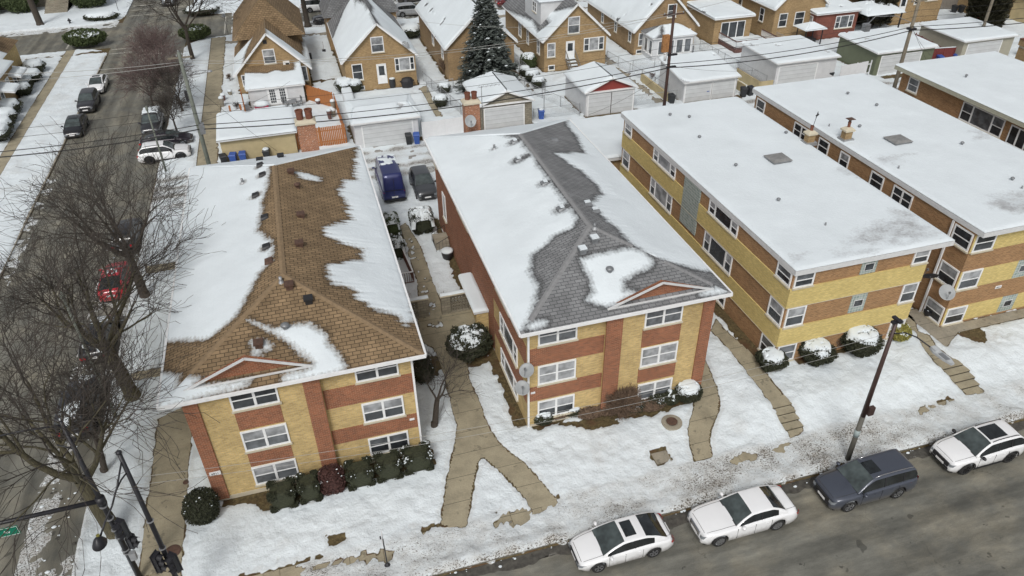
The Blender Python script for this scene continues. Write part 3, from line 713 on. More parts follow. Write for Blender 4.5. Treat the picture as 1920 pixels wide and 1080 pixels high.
# ================================================================== hip roofed brick flats (two, mirrored)
def downspout(p, fr, u, z0, z1, ez=0):
    mb = MB(); lb(mb, fr, u-.05, u+.05, .02, .11, z0, z1); return mb.build('downspout', M['white_trim'], p)
def hip_flat(name, label, ex0, ex1, ey0, ey1, wx0, wx1, gable_side, mats, polys, Zr, bands, base):
    cx = (ex0+ex1)/2; hw = (ex1-ex0)/2; ez = 7.2
    t = thing(name, label, 'apartment building', (cx, (ey0+ey1)/2, .2))
    g = gable_side                                   # -1: projecting gabled half on the left, +1: on the right
    xm = base['xm']; yf_g, yf_o = 27.60, 27.86
    # main wall body
    mb = MB(); mb.box(wx0, wx1, 27.86, ey1-.6, 0, 7.0, 0)
    mb.build('wall', M['brick_red'] if g > 0 else M['brick_tan'], t)
    # street front skin in tan brick, the projecting half in front of it
    mb = MB()
    if g < 0: mb.box(wx0, xm, yf_g, 27.858, 0, 6.98, 0); mb.box(xm, wx1, 27.845, 27.859, 0, 6.98, 0)
    else: mb.box(xm, wx1, yf_g, 27.858, 0, 6.98, 0); mb.box(wx0, xm, 27.845, 27.859, 0, 6.98, 0)
    if g > 0: mb.box(wx0-.012, wx0, 27.845, 34.5, 0, 6.98, 0)
    mb.build('wall', M['brick_tan'], t, )
    Fg = frm('F', yf_g); Fo = frm('F', 27.845)
    # red pilasters and bands
    for (a, b_, F) in base['pil']:
        mb = MB(); lb(mb, Fg if F else Fo, a, b_, 0, .10 if F else .14, .35, 6.95); mb.build('pilaster', M['brick_red'], t)
    for (a, b_, F, z0, z1) in bands:
        mb = MB(); lb(mb, Fg if F else Fo, a, b_, 0, .025, z0, z1); mb.build('brick_band', M['brick_red'], t)
    # stone base course
    mb = MB(); 
    if g < 0: mb.box(wx0-.05, xm, yf_g-.05, 27.5+.3, 0, .42); mb.box(xm, wx1+.03, 27.79, 27.9, 0, .42)
    else: mb.box(xm, wx1+.05, yf_g-.05, 27.8, 0, .32); mb.box(wx0-.05, xm, 27.79, 27.9, 0, .32)
    mb.build('base_course', M['limestone'], t)
    for (a, b_, F, z0, z1, bl) in base['win']:
        window(t, Fg if F else Fo, a, b_, z0, z1, 'dh2', bl)
    for args in base.get('side', []):
        window(t, frm('L', wx0-(.012 if g > 0 else 0)), *args)
    if g > 0:
        for (ya, yb, z0, z1) in ((28.0,34.4,4.45,5.75),(28.0,34.4,1.85,3.05)):
            mb = MB(); lb(mb, frm('L', wx0-.012), ya, yb, 0, .02, z0, z1); mb.build('brick_band', M['brick_red'], t)
    # roof planes
    ys = ey0+hw; yn = ey1-hw; zt = Zr
    A_ = (ex0, ey0, ez); B_ = (ex1, ey0, ez); C_ = (ex1, ey1, ez); D_ = (ex0, ey1, ez)
    Rs = (cx, ys, zt); Rn = (cx, yn, zt)
    att = []; mb = MB(); st = .11
    snow_plane(mb, [D_, A_, Rs, Rn], st, polys['L'], .10, att=att, streak=base.get('stL'))
    snow_plane(mb, [B_, C_, Rn, Rs], st, polys['R'], .10, att=att, streak=(.8, 6.5, .34 if g < 0 else .2), jit=.12)
    snow_plane(mb, [A_, B_, Rs, Rs], .09, polys['F'], .10, att=att, jit=.08)
    snow_plane(mb, [C_, D_, Rn, Rn], .2, polys.get('N', []), .10, att=att, full=True)
    roof = mb.build('roof', M[mats[0]], t, smooth=True, attrs={'snow': np.concatenate(att)})
    mb = MB(); mb.box(ex0+.05, ex1-.05, ey0+.05, ey1-.05, ez-.22, ez-.02); mb.build('soffit', M['white_trim'], t)
    for nm, q in (('gutter', (ex0-.05, ex1+.05, ey0-.10, ey0)), ('gutter', (ex0-.10, ex0, ey0, ey1)), ('gutter', (ex1, ex1+.10, ey0, ey1)), ('gutter', (ex0, ex1, ey1, ey1+.1))):
        mb = MB(); mb.box(q[0], q[1], q[2], q[3], ez-.13, ez+.035); mb.build(nm, M['white_trim'], t)
    # hip and ridge caps
    for p, q in ((A_, Rs), (B_, Rs), (Rs, Rn)):
        mb = MB(); p = Vector(p); q = Vector(q); n_ = int((q-p).length/.2)
        for k in range(n_):
            a = p.lerp(q, k/n_); b2 = p.lerp(q, (k+.93)/n_); ph = (b2-a).normalized()
            if (k*.2 < 0.3 and False): continue
            mid = np.array([a.x, a.y]); cov = any(polydist(np.array([a.x]), np.array([a.y]), Q)[0] > -.15 for Q in polys['L']+polys['R']+polys['F'])
            if cov: continue
            s_ = Vector((ph.y, -ph.x, 0)).normalized()*.16; up = Vector((0, 0, .045)); dn = Vector((0, 0, -.02))
            mb.add([tuple(a-s_+dn), tuple(a+up), tuple(a+s_+dn), tuple(b2-s_+dn*.2), tuple(b2+up*1.4), tuple(b2+s_+dn*.2)], [(0,1,4,3),(1,2,5,4),(0,2,1),(3,4,5)])
        if mb.v: mb.build('ridge_cap', M[mats[1]], roof)
    # low front gable with brick face and a pent strip below
    gx = base['gx']; gw = base['gw']; gy = base['gy']; gb = ez+(gy-ey0)*(zt-ez)/hw; ga = base['ga']
    yv = ey0+(ga-ez)/(zt-ez)*hw
    mb = MB(); mb.add([(gx-gw, gy, gb-.06), (gx+gw, gy, gb-.06), (gx, gy, ga-.05), (gx-gw, gy+.3, gb-.06), (gx+gw, gy+.3, gb-.06), (gx, gy+.3, ga-.05)], [(0,1,2),(0,3,4,1)])
    mb.build('pediment', M['brick_red'], t)
    att = []; mb = MB(); ov = .28
    zl = gb-.02
    snow_plane(mb, [(gx-gw-ov, gy-ov, zl), (gx-gw-ov, gy-ov, zl), (gx, yv, ga), (gx, gy-ov, ga)], .12, polys.get('GL', []), .08, att=att)
    snow_plane(mb, [(gx+gw+ov, gy-ov, zl), (gx+gw+ov, gy-ov, zl), (gx, gy-ov, ga), (gx, yv, ga)], .12, polys.get('GR', []), .08, att=att)
    gr = mb.build('gable_roof', M[mats[0]], t, smooth=True, attrs={'snow': np.concatenate(att)})
    mb = MB()
    mb.bar((gx-gw-ov, gy-ov+.0, zl-.06), (gx, gy-ov, ga-.06), .06, .11); mb.bar((gx, gy-ov, ga-.06), (gx+gw+ov, gy-ov, zl-.06), .06, .11)
    mb.bar((gx-gw-ov, gy-ov, gb-.05), (gx+gw+ov, gy-ov, gb-.05), .05, .10)
    mb.build('gable_trim', M['aluminium'], t)
    return t
# --- roof normals for unprojecting
def hipn(ex0, ex1, ey0, ez, zr):
    hw = (ex1-ex0)/2; s = (zr-ez)/hw
    return {'L': ((-s, 0, 1), ez-s*ex0), 'R': ((s, 0, 1), ez+s*ex1), 'F': ((0, -s, 1), ez-s*ey0)}
EA = (-8.45, 3.4, 27.25, 52.2); EB = (8.2, 19.72, 27.3, 51.9)
hA = hipn(EA[0], EA[1], EA[2], 7.2, 9.2); hB = hipn(EB[0], EB[1], EB[2], 7.2, 9.15)
PA = {'L': [rf([(310,640),(317,640),(350,638),(377,638),(400,628),(427,608),(447,587),(467,547),(487,513),(508,490),(513,467),(507,452),(483,433),(487,410),(490,383),(500,352),(503,330),(506,312),(480,302),(350,305),(330,330),(300,640)], *hA['L']),
            rf([(290,700),(303,697),(335,704),(330,735),(290,770)], *hA['L'])],
      'R': [rf([(553,325),(575,326),(603,334),(598,340),(570,336)], *hA['R']), rf([(668,285),(667,337),(643,340),(640,360),(660,412),(613,427),(611,443),(647,457),(683,467),(677,487),(617,497),(612,513),(620,533),(667,543),(670,560),(703,580),(747,593),(762,612),(775,596),(760,500),(720,390),(685,270),(672,270)], *hA['R'])],
      'F': [rf([(468,601),(527,632),(567,665),(590,680),(580,692),(550,700),(533,705),(530,716),(560,713),(630,699),(648,688),(633,663),(613,643),(613,630),(600,623),(580,607),(547,610),(510,618)], *hA['F']),
            rf([(300,697),(345,706),(374,709),(362,722),(400,722),(470,712),(462,724),(400,738),(300,768),(290,760)], *hA['F']),
            rf([(472,640),(490,638),(508,646),(508,656),(490,656),(488,668),(475,668)], *hA['F']) ],
      'GR': [rf([(468,601),(527,632),(567,665),(560,668),(520,645)], *hA['F'])]}
PB = {'L': [rf([(798,258),(880,240),(975,262),(982,275),(993,287),(1000,300),(1013,317),(1037,353),(1055,373),(1080,407),(1073,427),(1040,440),(1020,460),(996,477),(993,510),(1007,533),(1003,563),(990,597),(980,618),(960,640),(780,262)], *hB['L'])],
      'R': [rf([(1062,218),(1067,240),(1080,253),(1096,287),(1043,288),(1067,307),(1093,323),(1120,347),(1130,366),(1107,380),(1127,403),(1153,423),(1180,453),(1215,478),(1270,496),(1345,512),(1370,530),(1200,330),(1060,215)], *hB['R'])],
      'F': [rf([(1090,487),(1120,477),(1180,467),(1202,470),(1222,490),(1215,504),(1190,512),(1168,527),(1170,545),(1196,550),(1160,568),(1140,575),(1097,565),(1113,547),(1107,520)], *hB['F']),
            rf([(988,613),(1005,603),(1025,602),(1022,609),(1000,616)], *hB['F']), rf([(1312,553),(1330,542),(1356,540),(1362,546),(1335,553)], *hB['F'])], 'GL': [], 'GR': []}
Bl = [(0, 1), (0, 0), (2, 1), (1, 1), (0, 2), (2, 2)]
winA = [(-5.62, -3.50, 1, 5.85, 7.0, (0, 0)), (-5.62, -3.50, 1, 3.15, 4.45, (2, 1)), (-5.62, -3.50, 1, .75, 2.0, (2, 1)),
        (.06, 2.14, 0, 5.85, 7.0, (0, 0)), (.1, 2.16, 0, 3.12, 4.40, (0, 1)), (.12, 2.18, 0, .75, 1.95, (0, 2))]
bandA = [(-5.6, -3.55, 1, 4.55, 5.75), (-5.6, -3.55, 1, 2.05, 3.05), (-1.55, 2.83, 0, 4.5, 5.72), (-1.55, 2.83, 0, 2.05, 3.02)]
HOLES += [(-3.44,47.3,.28),(-3.3,45.7,.26),(-3.79,43.26,.3),(-3.29,39.97,.3),(-3.28,36.6,.3),(13.35,45.5,.38),(13.6,45.4,.3),(12.86,43.0,.34),(13.2,43.0,.3),(13.5,43.0,.3),(13.35,39.0,.34),(13.6,39.0,.3),(13.25,35.7,.34),(13.55,35.7,.3),(-4.63,45.9,.14),(11.97,45.8,.14)]
fA = hip_flat('brick_apartment_block', 'tan and red brick flats under a brown shingled hip roof half covered in snow', EA[0], EA[1], EA[2], EA[3], -7.6, 2.83, -1, ('roof_brown', 'ridge_brown'), PA, 9.2, bandA,
    dict(xm=-1.60, pil=[(-7.62, -6.98, 1), (-2.35, -1.58, 1)], win=winA, gx=-4.55, gw=2.55, gy=28.05, ga=8.62))
winB = [(9.25, 11.35, 0, 5.82, 7.0, (2, 2)), (9.25, 11.36, 0, 3.15, 4.45, (1, 1)), (9.25, 11.36, 0, .66, 1.95, (0, 1)),
        (15.0, 17.15, 1, 5.8, 7.0, (2, 2)), (15.0, 17.15, 1, 3.08, 4.40, (1, 1)), (15.02, 17.12, 1, .58, 1.80, (2, 1))]
bandB = [(8.72, 12.9, 0, 4.5, 5.68), (8.72, 12.9, 0, 2.05, 3.05), (14.95, 17.2, 1, 4.48, 5.7), (14.95, 17.2, 1, 1.95, 2.98)]
fB = hip_flat('brick_apartment_block', 'tan and red brick flats under a grey shingled hip roof right of the brown one', EB[0], EB[1], EB[2], EB[3], 8.70, 18.98, 1, ('roof_grey', 'ridge_grey'), PB, 9.15, bandB,
    dict(xm=12.95, pil=[(12.85, 13.75, 1), (18.35, 19.0, 1)], win=winB, gx=15.9, gw=2.7, gy=28.0, ga=8.45,
         side=[(28.9, 30.2, 5.82, 7.0, 'dh1', (2, 1)), (30.9, 33.6, 5.7, 7.0, 'pic', (0, 1, 2)), (29.6, 33.0, 3.1, 4.45, 'pic', (0, 1, 2)), (29.6, 33.0, .62, 1.8, 'pic', (0, 1, 2)), (40.2, 43.4, 5.7, 6.95, 'pic', (0, 1, 0)), (36.2, 37.4, 5.9, 7.0, 'dh1', (0, 1)), (47.8, 48.8, 2.2, 4.3, 'fix', (1, 1)), (50.0, 51.0, 5.6, 6.95, 'dh1', (0, 1))]))
downspout(fA, frm('F', 27.845), 2.80, .2, 7.0)
downspout(fB, frm('F', 27.845), 8.72, .2, 7.0)
# house numbers: small plates on the brick
def text_mesh(name, s, size, loc, rot, m, parent=None, ext=.004, align='CENTER'):
    cu = bpy.data.curves.new(name, 'FONT'); cu.body = s; cu.size = size; cu.extrude = ext; cu.align_x = align; cu.align_y = 'CENTER'
    tmp = bpy.data.objects.new('tmp', cu); COL.objects.link(tmp)
    dg = bpy.context.evaluated_depsgraph_get(); me = bpy.data.meshes.new_from_object(tmp.evaluated_get(dg)); bpy.data.objects.remove(tmp)
    o = bpy.data.objects.new(name, me); COL.objects.link(o); me.materials.clear(); me.materials.append(M[m])
    lo = np.array(loc, float)
    if parent is not None:
        o.parent = parent; lo = lo-org.get(parent.name, np.zeros(3)); KIDS.setdefault(parent.name, []).append(o)
    o.location = lo; o.rotation_euler = rot
    return o
def plate(parent, fr, u0, u1, z0, z1, txt=None, rot=(PI/2, 0, 0)):
    mb = MB(); lb(mb, fr, u0, u1, 0, .03, z0, z1); p = mb.build('number_plate', M['sign_white'], parent)
    if txt: text_mesh('number', txt, (z1-z0)*.8, fr((u0+u1)/2, .034, (z0+z1)/2-.01), rot, 'dark_metal', p)
plate(fA, frm('F', 27.50), -7.5, -6.98, 2.14, 2.36, '6911')
plate(fA, frm('F', 27.82), 2.35, 2.6, 2.62, 2.74); plate(fB, frm('F', 27.82), 8.86, 9.1, 2.62, 2.74)
# ================================================================== flat roofed banded flats (three)
def flat_roof(t, x0, x1, y0, y1, z, fasc, polys, step=.16, fh=.34, slope=0.0):
    mb = MB(); mb.box(x0, x1, y0, y1, z-fh, z-.03); mb.build('fascia', M[fasc], t)
    att = []; mb = MB()
    def thin(X, Y, S):
        a = np.full(X.shape, .97)
        for Q in polys:
            d = polydist(X, Y, Q); a = np.minimum(a, .66-np.clip(d, -1.2, .55)*.42-.34*fbm(X*1.3, Y*2.2, 3))
        return np.where(a < .97, np.maximum(a, .22), a)
    snow_plane(mb, [(x0, y0, z), (x1, y0, z), (x1, y1, z), (x0, y1, z)], step, [], .09, full=True, att=att, thin=thin, edge=.25)
    return mb.build('roof', M['roof_flat'], t, smooth=True, attrs={'snow': np.concatenate(att)})
def banded(label, x0, x1, y1, rx0, rx1, ry0, ry1, zr, fasc, polys, wins_f, wins_l, body='brick_orange', bands=True, gb=None, alt=0):
    t = thing('banded_apartment_block', label, 'apartment building', ((x0+x1)/2, (28+y1)/2, .4))
    mb = MB(); mb.box(x0, x1, 28.0, y1, -.1, zr-.3); mb.build('wall', M[body], t)
    if bands:
        for z0, z1 in ((4.78, 6.08), (2.02, 3.32)) if not alt else ((6.05, 7.3), (3.38, 4.72), (.75, 2.0)):
            mb = MB(); mb.box(x0-(.07 if not alt else .015), x1+.03, 28-(.07 if not alt else .015), 28.0, z0, z1)
            if not alt: mb.box(x0-.07, x0, 28.0, y1, z0, z1)
            mb.build('brick_band', M['brick_yellow'], t)
            if not alt:
                mb = MB(); mb.box(x0-.09, x1+.05, 28-.09, 27.99, z0-.03, z0-.001); mb.box(x0-.09, x0-.001, 28-.09, y1, z0-.031, z0-.002); mb.build('band_course', M['limestone'], t)
    for a in wins_f:
        if a[4] == 'gb':
            mb = MB(); lb(mb, frm('F', 28.0), a[0], a[1], 0, .02, a[2], a[3]); g = mb.build('glass_block_window', M['glass_block'], t)
            um = (a[0]+a[1])/2; zm = (a[2]+a[3])/2; mb = MB(); lb(mb, frm('F', 28.0), um-.28, um+.28, .02, .05, zm-.2, zm+.22); mb.build('vent_pane', M['glass_dark'], g)
            mb = MB()
            for q in ((um-.31, um-.28, zm-.23, zm+.25), (um+.28, um+.31, zm-.23, zm+.25), (um-.28, um+.28, zm-.23, zm-.2), (um-.28, um+.28, zm+.22, zm+.25)): lb(mb, frm('F', 28.0), q[0], q[1], .02, .06, q[2], q[3])
            mb.build('vent_frame', M['aluminium'], g)
        else: window(t, frm('F', 28.0), *a, case=.09)
    for a in wins_l:
        if a[4] == 'gb': mb = MB(); lb(mb, frm('L', x0), a[0], a[1], 0, .08, a[2], a[3]); mb.build('glass_block_window', M['glass_block'], t)
        else: window(t, frm('L', x0), *a, case=.09)
    flat_roof(t, rx0, rx1, ry0, ry1, zr, fasc, polys)
    return t
def pz(pts, z): return [at(u, v, z) for u, v in pts]
Lw = [7.1, 4.72, 1.95]; Lz = [6.14, 3.38, .85]
cf, cl = [], []
for z0, z1, b_ in ((6.12, 7.06, (0, 2)), (3.36, 4.74, (0, 1)), (.72, 1.98, (2, 2))):
    cf += [(24.1, 25.35, z0, z1, 'dh1', b_), (31.9, 32.98, z0, z1, 'dh1', (0, 1))]; cl += [(28.1, 29.45, z0, z1, 'dh1', (0, b_[1]))]
for z0, z1 in ((6.12, 7.05), (3.40, 4.70)): cf += [(28.4, 29.45, z0, z1, 'gb')]
for z0, z1 in ((6.10, 7.05), (3.34, 4.72), (.8, 1.9)):
    cl += [(33.7, 37.2, z0, z1, 'pic', (0, 1, 0)), (42.0, 45.5, z0, z1, 'pic', (0, 1, 1)), (49.4, 50.7, z0, z1, 'dh1', (0, 1))]
cl += [(38.4, 40.6, 3.6, 7.06, 'gb')]
z3 = lambda L_: [(1280+u/3, 300+v/3) for u, v in L_]
fC = banded('yellow and brown banded brick flats with a snowy flat roof, nearest the grey roof', 24.0, 33.0, 51.0, 23.9, 34.3, 27.78, 51.5, 7.42, 'aluminium',
    [pz(z3([(920,465),(980,400),(1100,368),(1200,340),(1300,340),(1400,400),(1430,440),(1250,460),(1050,488),(960,480)]), 7.4), pz(z3([(880,540),(1000,515),(1090,512),(1080,525),(960,545)]), 7.4), pz(z3([(880,50),(960,90),(1000,110),(940,100)]), 7.4), pz(z3([(1180,280),(1260,300),(1300,330),(1200,320)]), 7.4), pz(z3([(600,560),(680,550),(650,580),(610,585)]), 7.4)], cf, cl)
df, dl = [], []
for z0, z1, b_ in ((6.12, 7.3, (0, 0)), (3.40, 4.74, (0, 1)), (.72, 1.98, (0, 1))):
    df += [(36.1, 37.6, z0, z1, 'dh1', b_), (44.6, 45.9, z0, z1, 'dh1', (0, 1))]; dl += [(28.1, 29.5, z0, z1, 'dh1', (0, b_[1]))]
for z0, z1 in ((6.14, 7.2), (3.40, 4.72), (.75, 2.0)): df += [(40.3, 41.5, z0, z1, 'gb')]
dl += [(35.75, 37.0, 6.2, 7.3, 'dh1', (0, 0)), (33.05, 34.8, 6.2, 7.3, 'dh2', (0, 0)), (41.6, 42.8, 6.2, 7.3, 'dh1', (0, 0)), (44.0, 45.9, 6.2, 7.3, 'dh2', (0, 0)), (50.0, 51.2, 5.9, 7.3, 'dh1', (0, 0)), (39.3,40.3,6.2,7.3,'dh1',(0,1))]
fD = banded('banded orange and yellow brick flats with white corner windows second from the right', 36.0, 46.4, 51.5, 35.9, 46.8, 27.45, 52.0, 7.8, 'aluminium',
    [pz(z3([(1720,250),(1850,180),(1990,180),(1990,300),(1800,300)]), 7.8), pz([(1640,300),(1700,290),(1690,305),(1655,310)], 7.8), pz([(1820,245),(1850,252),(1860,262),(1835,262)], 7.8)], df, dl, alt=1)
mb = MB(); lb(mb, frm('L', 36.0), 29.6, 29.72, .02, .12, .5, 7.4); mb.build('downspout', M['white_trim'], fD)
plate(fD, frm('F', 28.0), 39.3, 39.75, 2.82, 3.02, '6813')
el = [(50.4, 51.6, 6.0, 7.2, 'dh1', (2, 2)), (41.2, 45.4, 5.7, 7.2, 'pic3', (0, 2, 2)), (36.6, 40.6, 5.6, 7.1, 'five', (0, 0, 0)), (31, 34, 5.8, 7.1, 'dh2', (0, 0))]
fE = banded('brown brick flats with an olive fascia and snowy flat roof at the right edge', 51.4, 61.6, 52.6, 50.9, 62.0, 27.4, 53.2, 7.75, 'olive_fascia', [], [(52, 54, 3.4, 4.7, 'dh2', (0, 1)), (57, 59, 3.4, 4.7, 'dh2', (0, 1))], el, bands=False)
fF = banded('tan brick flats with a clay coped parapet in the far right corner', 66.0, 78.0, 54.5, 66.0, 78.0, 27.4, 54.5, 7.7, 'limestone', [], [], [], bands=False, body='brick_house')
mb = MB(); mb.box(65.9, 66.25, 27.4, 54.6, 7.6, 8.15, 0)
mb.build('parapet', M['brick_house'], fF)
mb = MB()
for k in range(40): mb.box(65.85, 66.3, 27.4+k*.68, 27.4+k*.68+.66, 8.15, 8.24)
mb.build('coping', M['terracotta'], fF)
# rear single storey garage block between the grey roof and the flat roof
g = thing('low_brick_garage', 'low tan brick garage block under snow behind the grey roof', 'garage', (21.9, 54, .2))
# ------------------------------------------------------------------ bungalows and garages behind the alley
def gable_house(name, label, x0, x1, y0, y1, ez, zr, body, polys=None, wins=(), rmat='roof_grey', ov=.35, base=.2, back=True, full=None, cat='house', snow_t=.14):
    """ridge runs away from the viewer (along y), gable wall faces the alley"""
    cx = (x0+x1)/2; t = thing(name, label, cat, (cx, (y0+y1)/2, base))
    s = (zr-ez)/((x1-x0)/2)
    mb = MB(); zt = zr-.16
    mb.add([(x0,y0,-.1),(x1,y0,-.1),(x1,y0,ez-.16),(cx,y0,zt),(x0,y0,ez-.16),(x0,y1,-.1),(x1,y1,-.1),(x1,y1,ez-.16),(cx,y1,zt),(x0,y1,ez-.16)],
           [(0,1,2,3,4),(9,8,7,6,5),(0,4,9,5),(1,6,7,2)])
    mb.build('wall', M[body], t)
    eL = (x0-ov, ez-s*ov); eR = (x1+ov, ez-s*ov); ya, yb = y0-ov, y1+ov*.6
    att = []; mb = MB()
    fl = polys is None
    snow_plane(mb, [(eL[0],yb,eL[1]),(eL[0],ya,eL[1]),(cx,ya,zr),(cx,yb,zr)], .16, (polys or {}).get('L', []), snow_t, att=att, full=fl)
    snow_plane(mb, [(eR[0],ya,eR[1]),(eR[0],yb,eR[1]),(cx,yb,zr),(cx,ya,zr)], .16, (polys or {}).get('R', []), snow_t, att=att, full=fl)
    rf_ = mb.build('roof', M[rmat], t, smooth=True, attrs={'snow': np.concatenate(att)})
    mb = MB(); d = .13
    for e, sg in ((eL, 1), (eR, -1)):
        mb.add([(e[0],ya,e[1]-.01),(cx,ya,zr-.01),(cx,ya,zr-d),(e[0],ya,e[1]-d),(e[0],yb,e[1]-.01),(cx,yb,zr-.01),(cx,yb,zr-d),(e[0],yb,e[1]-d)], [(0,1,2,3),(4,7,6,5),(0,4,5,1),(3,2,6,7),(0,3,7,4)])
    mb.build('soffit', M['white_trim'], t)
    mb = MB()
    for e in (eL, eR): mb.bar((e[0],ya-.03,e[1]-.07), (cx,ya-.03,zr-.07), .06, .20)
    mb.build('barge_board', M['white_trim'], t)
    for e in (eL, eR):
        mb = MB(); mb.box(e[0]-.07, e[0]+.05, ya, yb, e[1]-.13, e[1]-.0); mb.build('gutter', M['white_trim'], t)
    for wd in wins: window(t, *wd)
    return t
def door(t, fr, u0, u1, z0, z1, col='white_trim', glassy=True):
    mb = MB(); lb(mb, fr, u0-.09, u0, 0, .08, z0, z1+.09); lb(mb, fr, u1, u1+.09, 0, .08, z0, z1+.09); lb(mb, fr, u0, u1, 0, .08, z1, z1+.09); lb(mb, fr, u0, u1, 0, .045, z0, z1)
    d = mb.build('door', M[col], t)
    if glassy: mb = MB(); lb(mb, fr, u0+.14, u1-.14, .045, .06, z0+(z1-z0)*.45, z1-.15); mb.build('pane', M['glass_dark'], d)
    mb = MB(); lb(mb, fr, u1-.14, u1-.08, .045, .10, z0+.95, z0+1.03); mb.build('handle', M['galv'], d)
    return d
F = lambda y: frm('F', y)
hp = lambda z, L_: [at(u, v, z) for u, v in L_]
# h1: the brown roofed cottage with a white rear extension
h1 = gable_house('bungalow', 'golden brick cottage with a brown cross gabled roof and white rear extension', -6.6, 1.2, 87.0, 97.5, 2.6, 6.55, 'brick_house',
    {'L': [[(-7.6,86),(-5.9,86),(-5.2,90),(-4.4,91.5),(-5.6,92.6),(-7.6,94)]], 'R': [[(-2.6,86.2),(2,86.2),(2,89.4),(-1,89.0),(-2.6,88.7)], [(.9,86),(2,86),(2,99),(1.3,99)]]},
    [(F(87.0), -3.45, -2.15, 3.15, 4.75, 'dh1', (2, 1)), (F(87.0), -6.2, -5.1, .9, 2.2, 'dh1', (0, 2)), (F(87.0), -.05, 1.0, .8, 2.5, 'fix', (2, 2))], rmat='roof_brown')
att = []; mb = MB()
snow_plane(mb, [(-6.7,104.6,4.4),(-6.7,92.6,4.4),(-2.6,93.5,8.9),(-2.6,103,8.9)], .3, [], .1, att=att)
snow_plane(mb, [(1.6,92.6,4.4),(1.6,104.6,4.4),(-2.6,103,8.9),(-2.6,93.5,8.9)], .3, [], .1, att=att)
snow_plane(mb, [(-6.7,92.6,4.4),(1.6,92.6,4.4),(-2.6,93.5,8.9),(-2.6,93.5,8.9)], .3, [], .1, att=att)
snow_plane(mb, [(1.6,104.6,4.4),(-6.7,104.6,4.4),(-2.6,103,8.9),(-2.6,103,8.9)], .3, [], .1, att=att)
mb.build('roof', M['roof_brown'], h1, smooth=True, attrs={'snow': np.concatenate(att)})
mb = MB(); mb.box(-6.3, 1.2, 96, 104, -.1, 4.4); mb.build('wall', M['brick_house2'], h1)
mb = MB(); mb.box(-1.45, -.75, 86.55, 86.98, 2.75, 3.25); ac = mb.build('air_conditioner', M['white_trim'], h1)
mb = MB(); mb.box(-1.2, -.8, 86.53, 86.56, 2.82, 3.15); mb.build('grille', M['plastic_black'], ac)
mb = MB(); mb.box(-3.15, -2.75, 86.95, 86.99, 5.35, 5.75); mb.build('gable_vent', M['plastic_black'], h1)
# white extension
mb = MB(); mb.box(-5.5, .25, 82.0, 87, -.1, 2.2); ex = mb.build('extension', M['white_siding'], h1)
att = []; mb = MB(); snow_plane(mb, [(-5.8,81.7,2.25),(.5,81.7,2.25),(.4,87,3.05),(-5.6,87,3.05)], .12, [[(-5.9,81.5),(.6,81.5),(.5,87),(-.2,87),(-.3,85),(-1.6,84.9),(-2.4,85.4),(-3.3,84.9),(-4.8,85.3),(-5.8,85.6)]], .16, att=att)
mb.build('extension_roof', M['roof_brown'], h1, smooth=True, attrs={'snow': np.concatenate(att)})
mb = MB(); mb.box(-5.7, .45, 81.75, 87, 2.08, 2.24); mb.build('soffit', M['white_trim'], h1)
for u in (-3.5, -2.45): 
    d = door(h1, F(82.0), u, u+.85, .25, 2.0, glassy=False); mb = MB()
    for i in range(3):
        for j in range(5): lb(mb, F(82.0), u+.14+i*.2, u+.14+i*.2+.16, .045, .06, .45+j*.3, .45+j*.3+.25)
    mb.build('pane', M['glass_dark'], d)
mb = MB(); mb.add([(-6.95,86,1.9),(-7.5,88.5,0.3),(-6.6,88.5,3.2),(-6.65,86,2.2)], [(0,1,2,3)]); 
# h2
h2 = gable_house('bungalow', 'golden brick bungalow with a grey ridged snowy gable and white rear door', 5.0, 12.9, 83.3, 101, 3.9, 7.5, 'brick_house',
    {'L': [hp(5.5, [(625,125),(640,100),(652,60),(668,30),(690,0),(708,0),(680,18),(672,25),(688,40),(692,50),(700,42),(702,55),(650,110)]) , [(4.3,82.5),(4.5,92),(6.6,97),(8.3,99),(8.0,93),(8.3,89.5),(8.9,87.5),(8.9,82.5)]],
     'R': [[(9.6,82.5),(14,82.5),(13.6,92),(11,97),(9.4,101),(9.9,93),(9.2,88)]]},
    [(F(83.3), 8.15, 9.55, 4.3, 6.0, 'dh1', (2, 1)), (F(83.3), 5.75, 6.9, 1.45, 3.25, 'dh1', (0, 0)), (F(83.3), 10.55, 12.75, 1.95, 3.45, 'pic', (0, 0, 1)), (F(83.3), 6.1, 6.9, .3, .75, 'fix', (0, 0))])
door(h2, F(83.3), 8.55, 9.45, .75, 2.9)
att = []; mb = MB()
for q in ([(4.2,106.5,4.2),(4.2,99.5,4.2),(6.5,99.5,8.3),(6.5,106.5,8.3)], [(14,99.5,4.2),(14,106.5,4.2),(11.7,106.5,8.3),(11.7,99.5,8.3)], [(6.5,99.5,8.3),(11.7,99.5,8.3),(11.7,106.5,8.3),(6.5,106.5,8.3)], [(4.2,99.5,4.2),(14,99.5,4.2),(11.7,99.6,8.3),(6.5,99.6,8.3)]): snow_plane(mb, q, .4, [], .05, att=att)
mb.build('roof', M['roof_grey'], h2, smooth=True, attrs={'snow': np.concatenate(att)})
mb = MB(); mb.box(4.6, 13.5, 99.8, 106, -.1, 4.2); mb.build('wall', M['brick_house2'], h2)
# h3 behind the spruce
h3 = gable_house('bungalow', 'brown brick bungalow with smooth snowy roof half hidden by the spruce', 16.6, 24.5, 83.2, 101, 4.3, 8.0, 'brick_house2', None,
    [(F(83.2), 22.3, 23.3, 2.0, 3.7, 'dh1', (0, 1)), (F(83.2), 18.9, 19.9, .3, 1.0, 'fix', (0, 0))])
for y in (85.5, 91): window(h3, frm('L', 16.6), y, y+1.0, 2.0, 3.5, 'dh1', (0, 1))
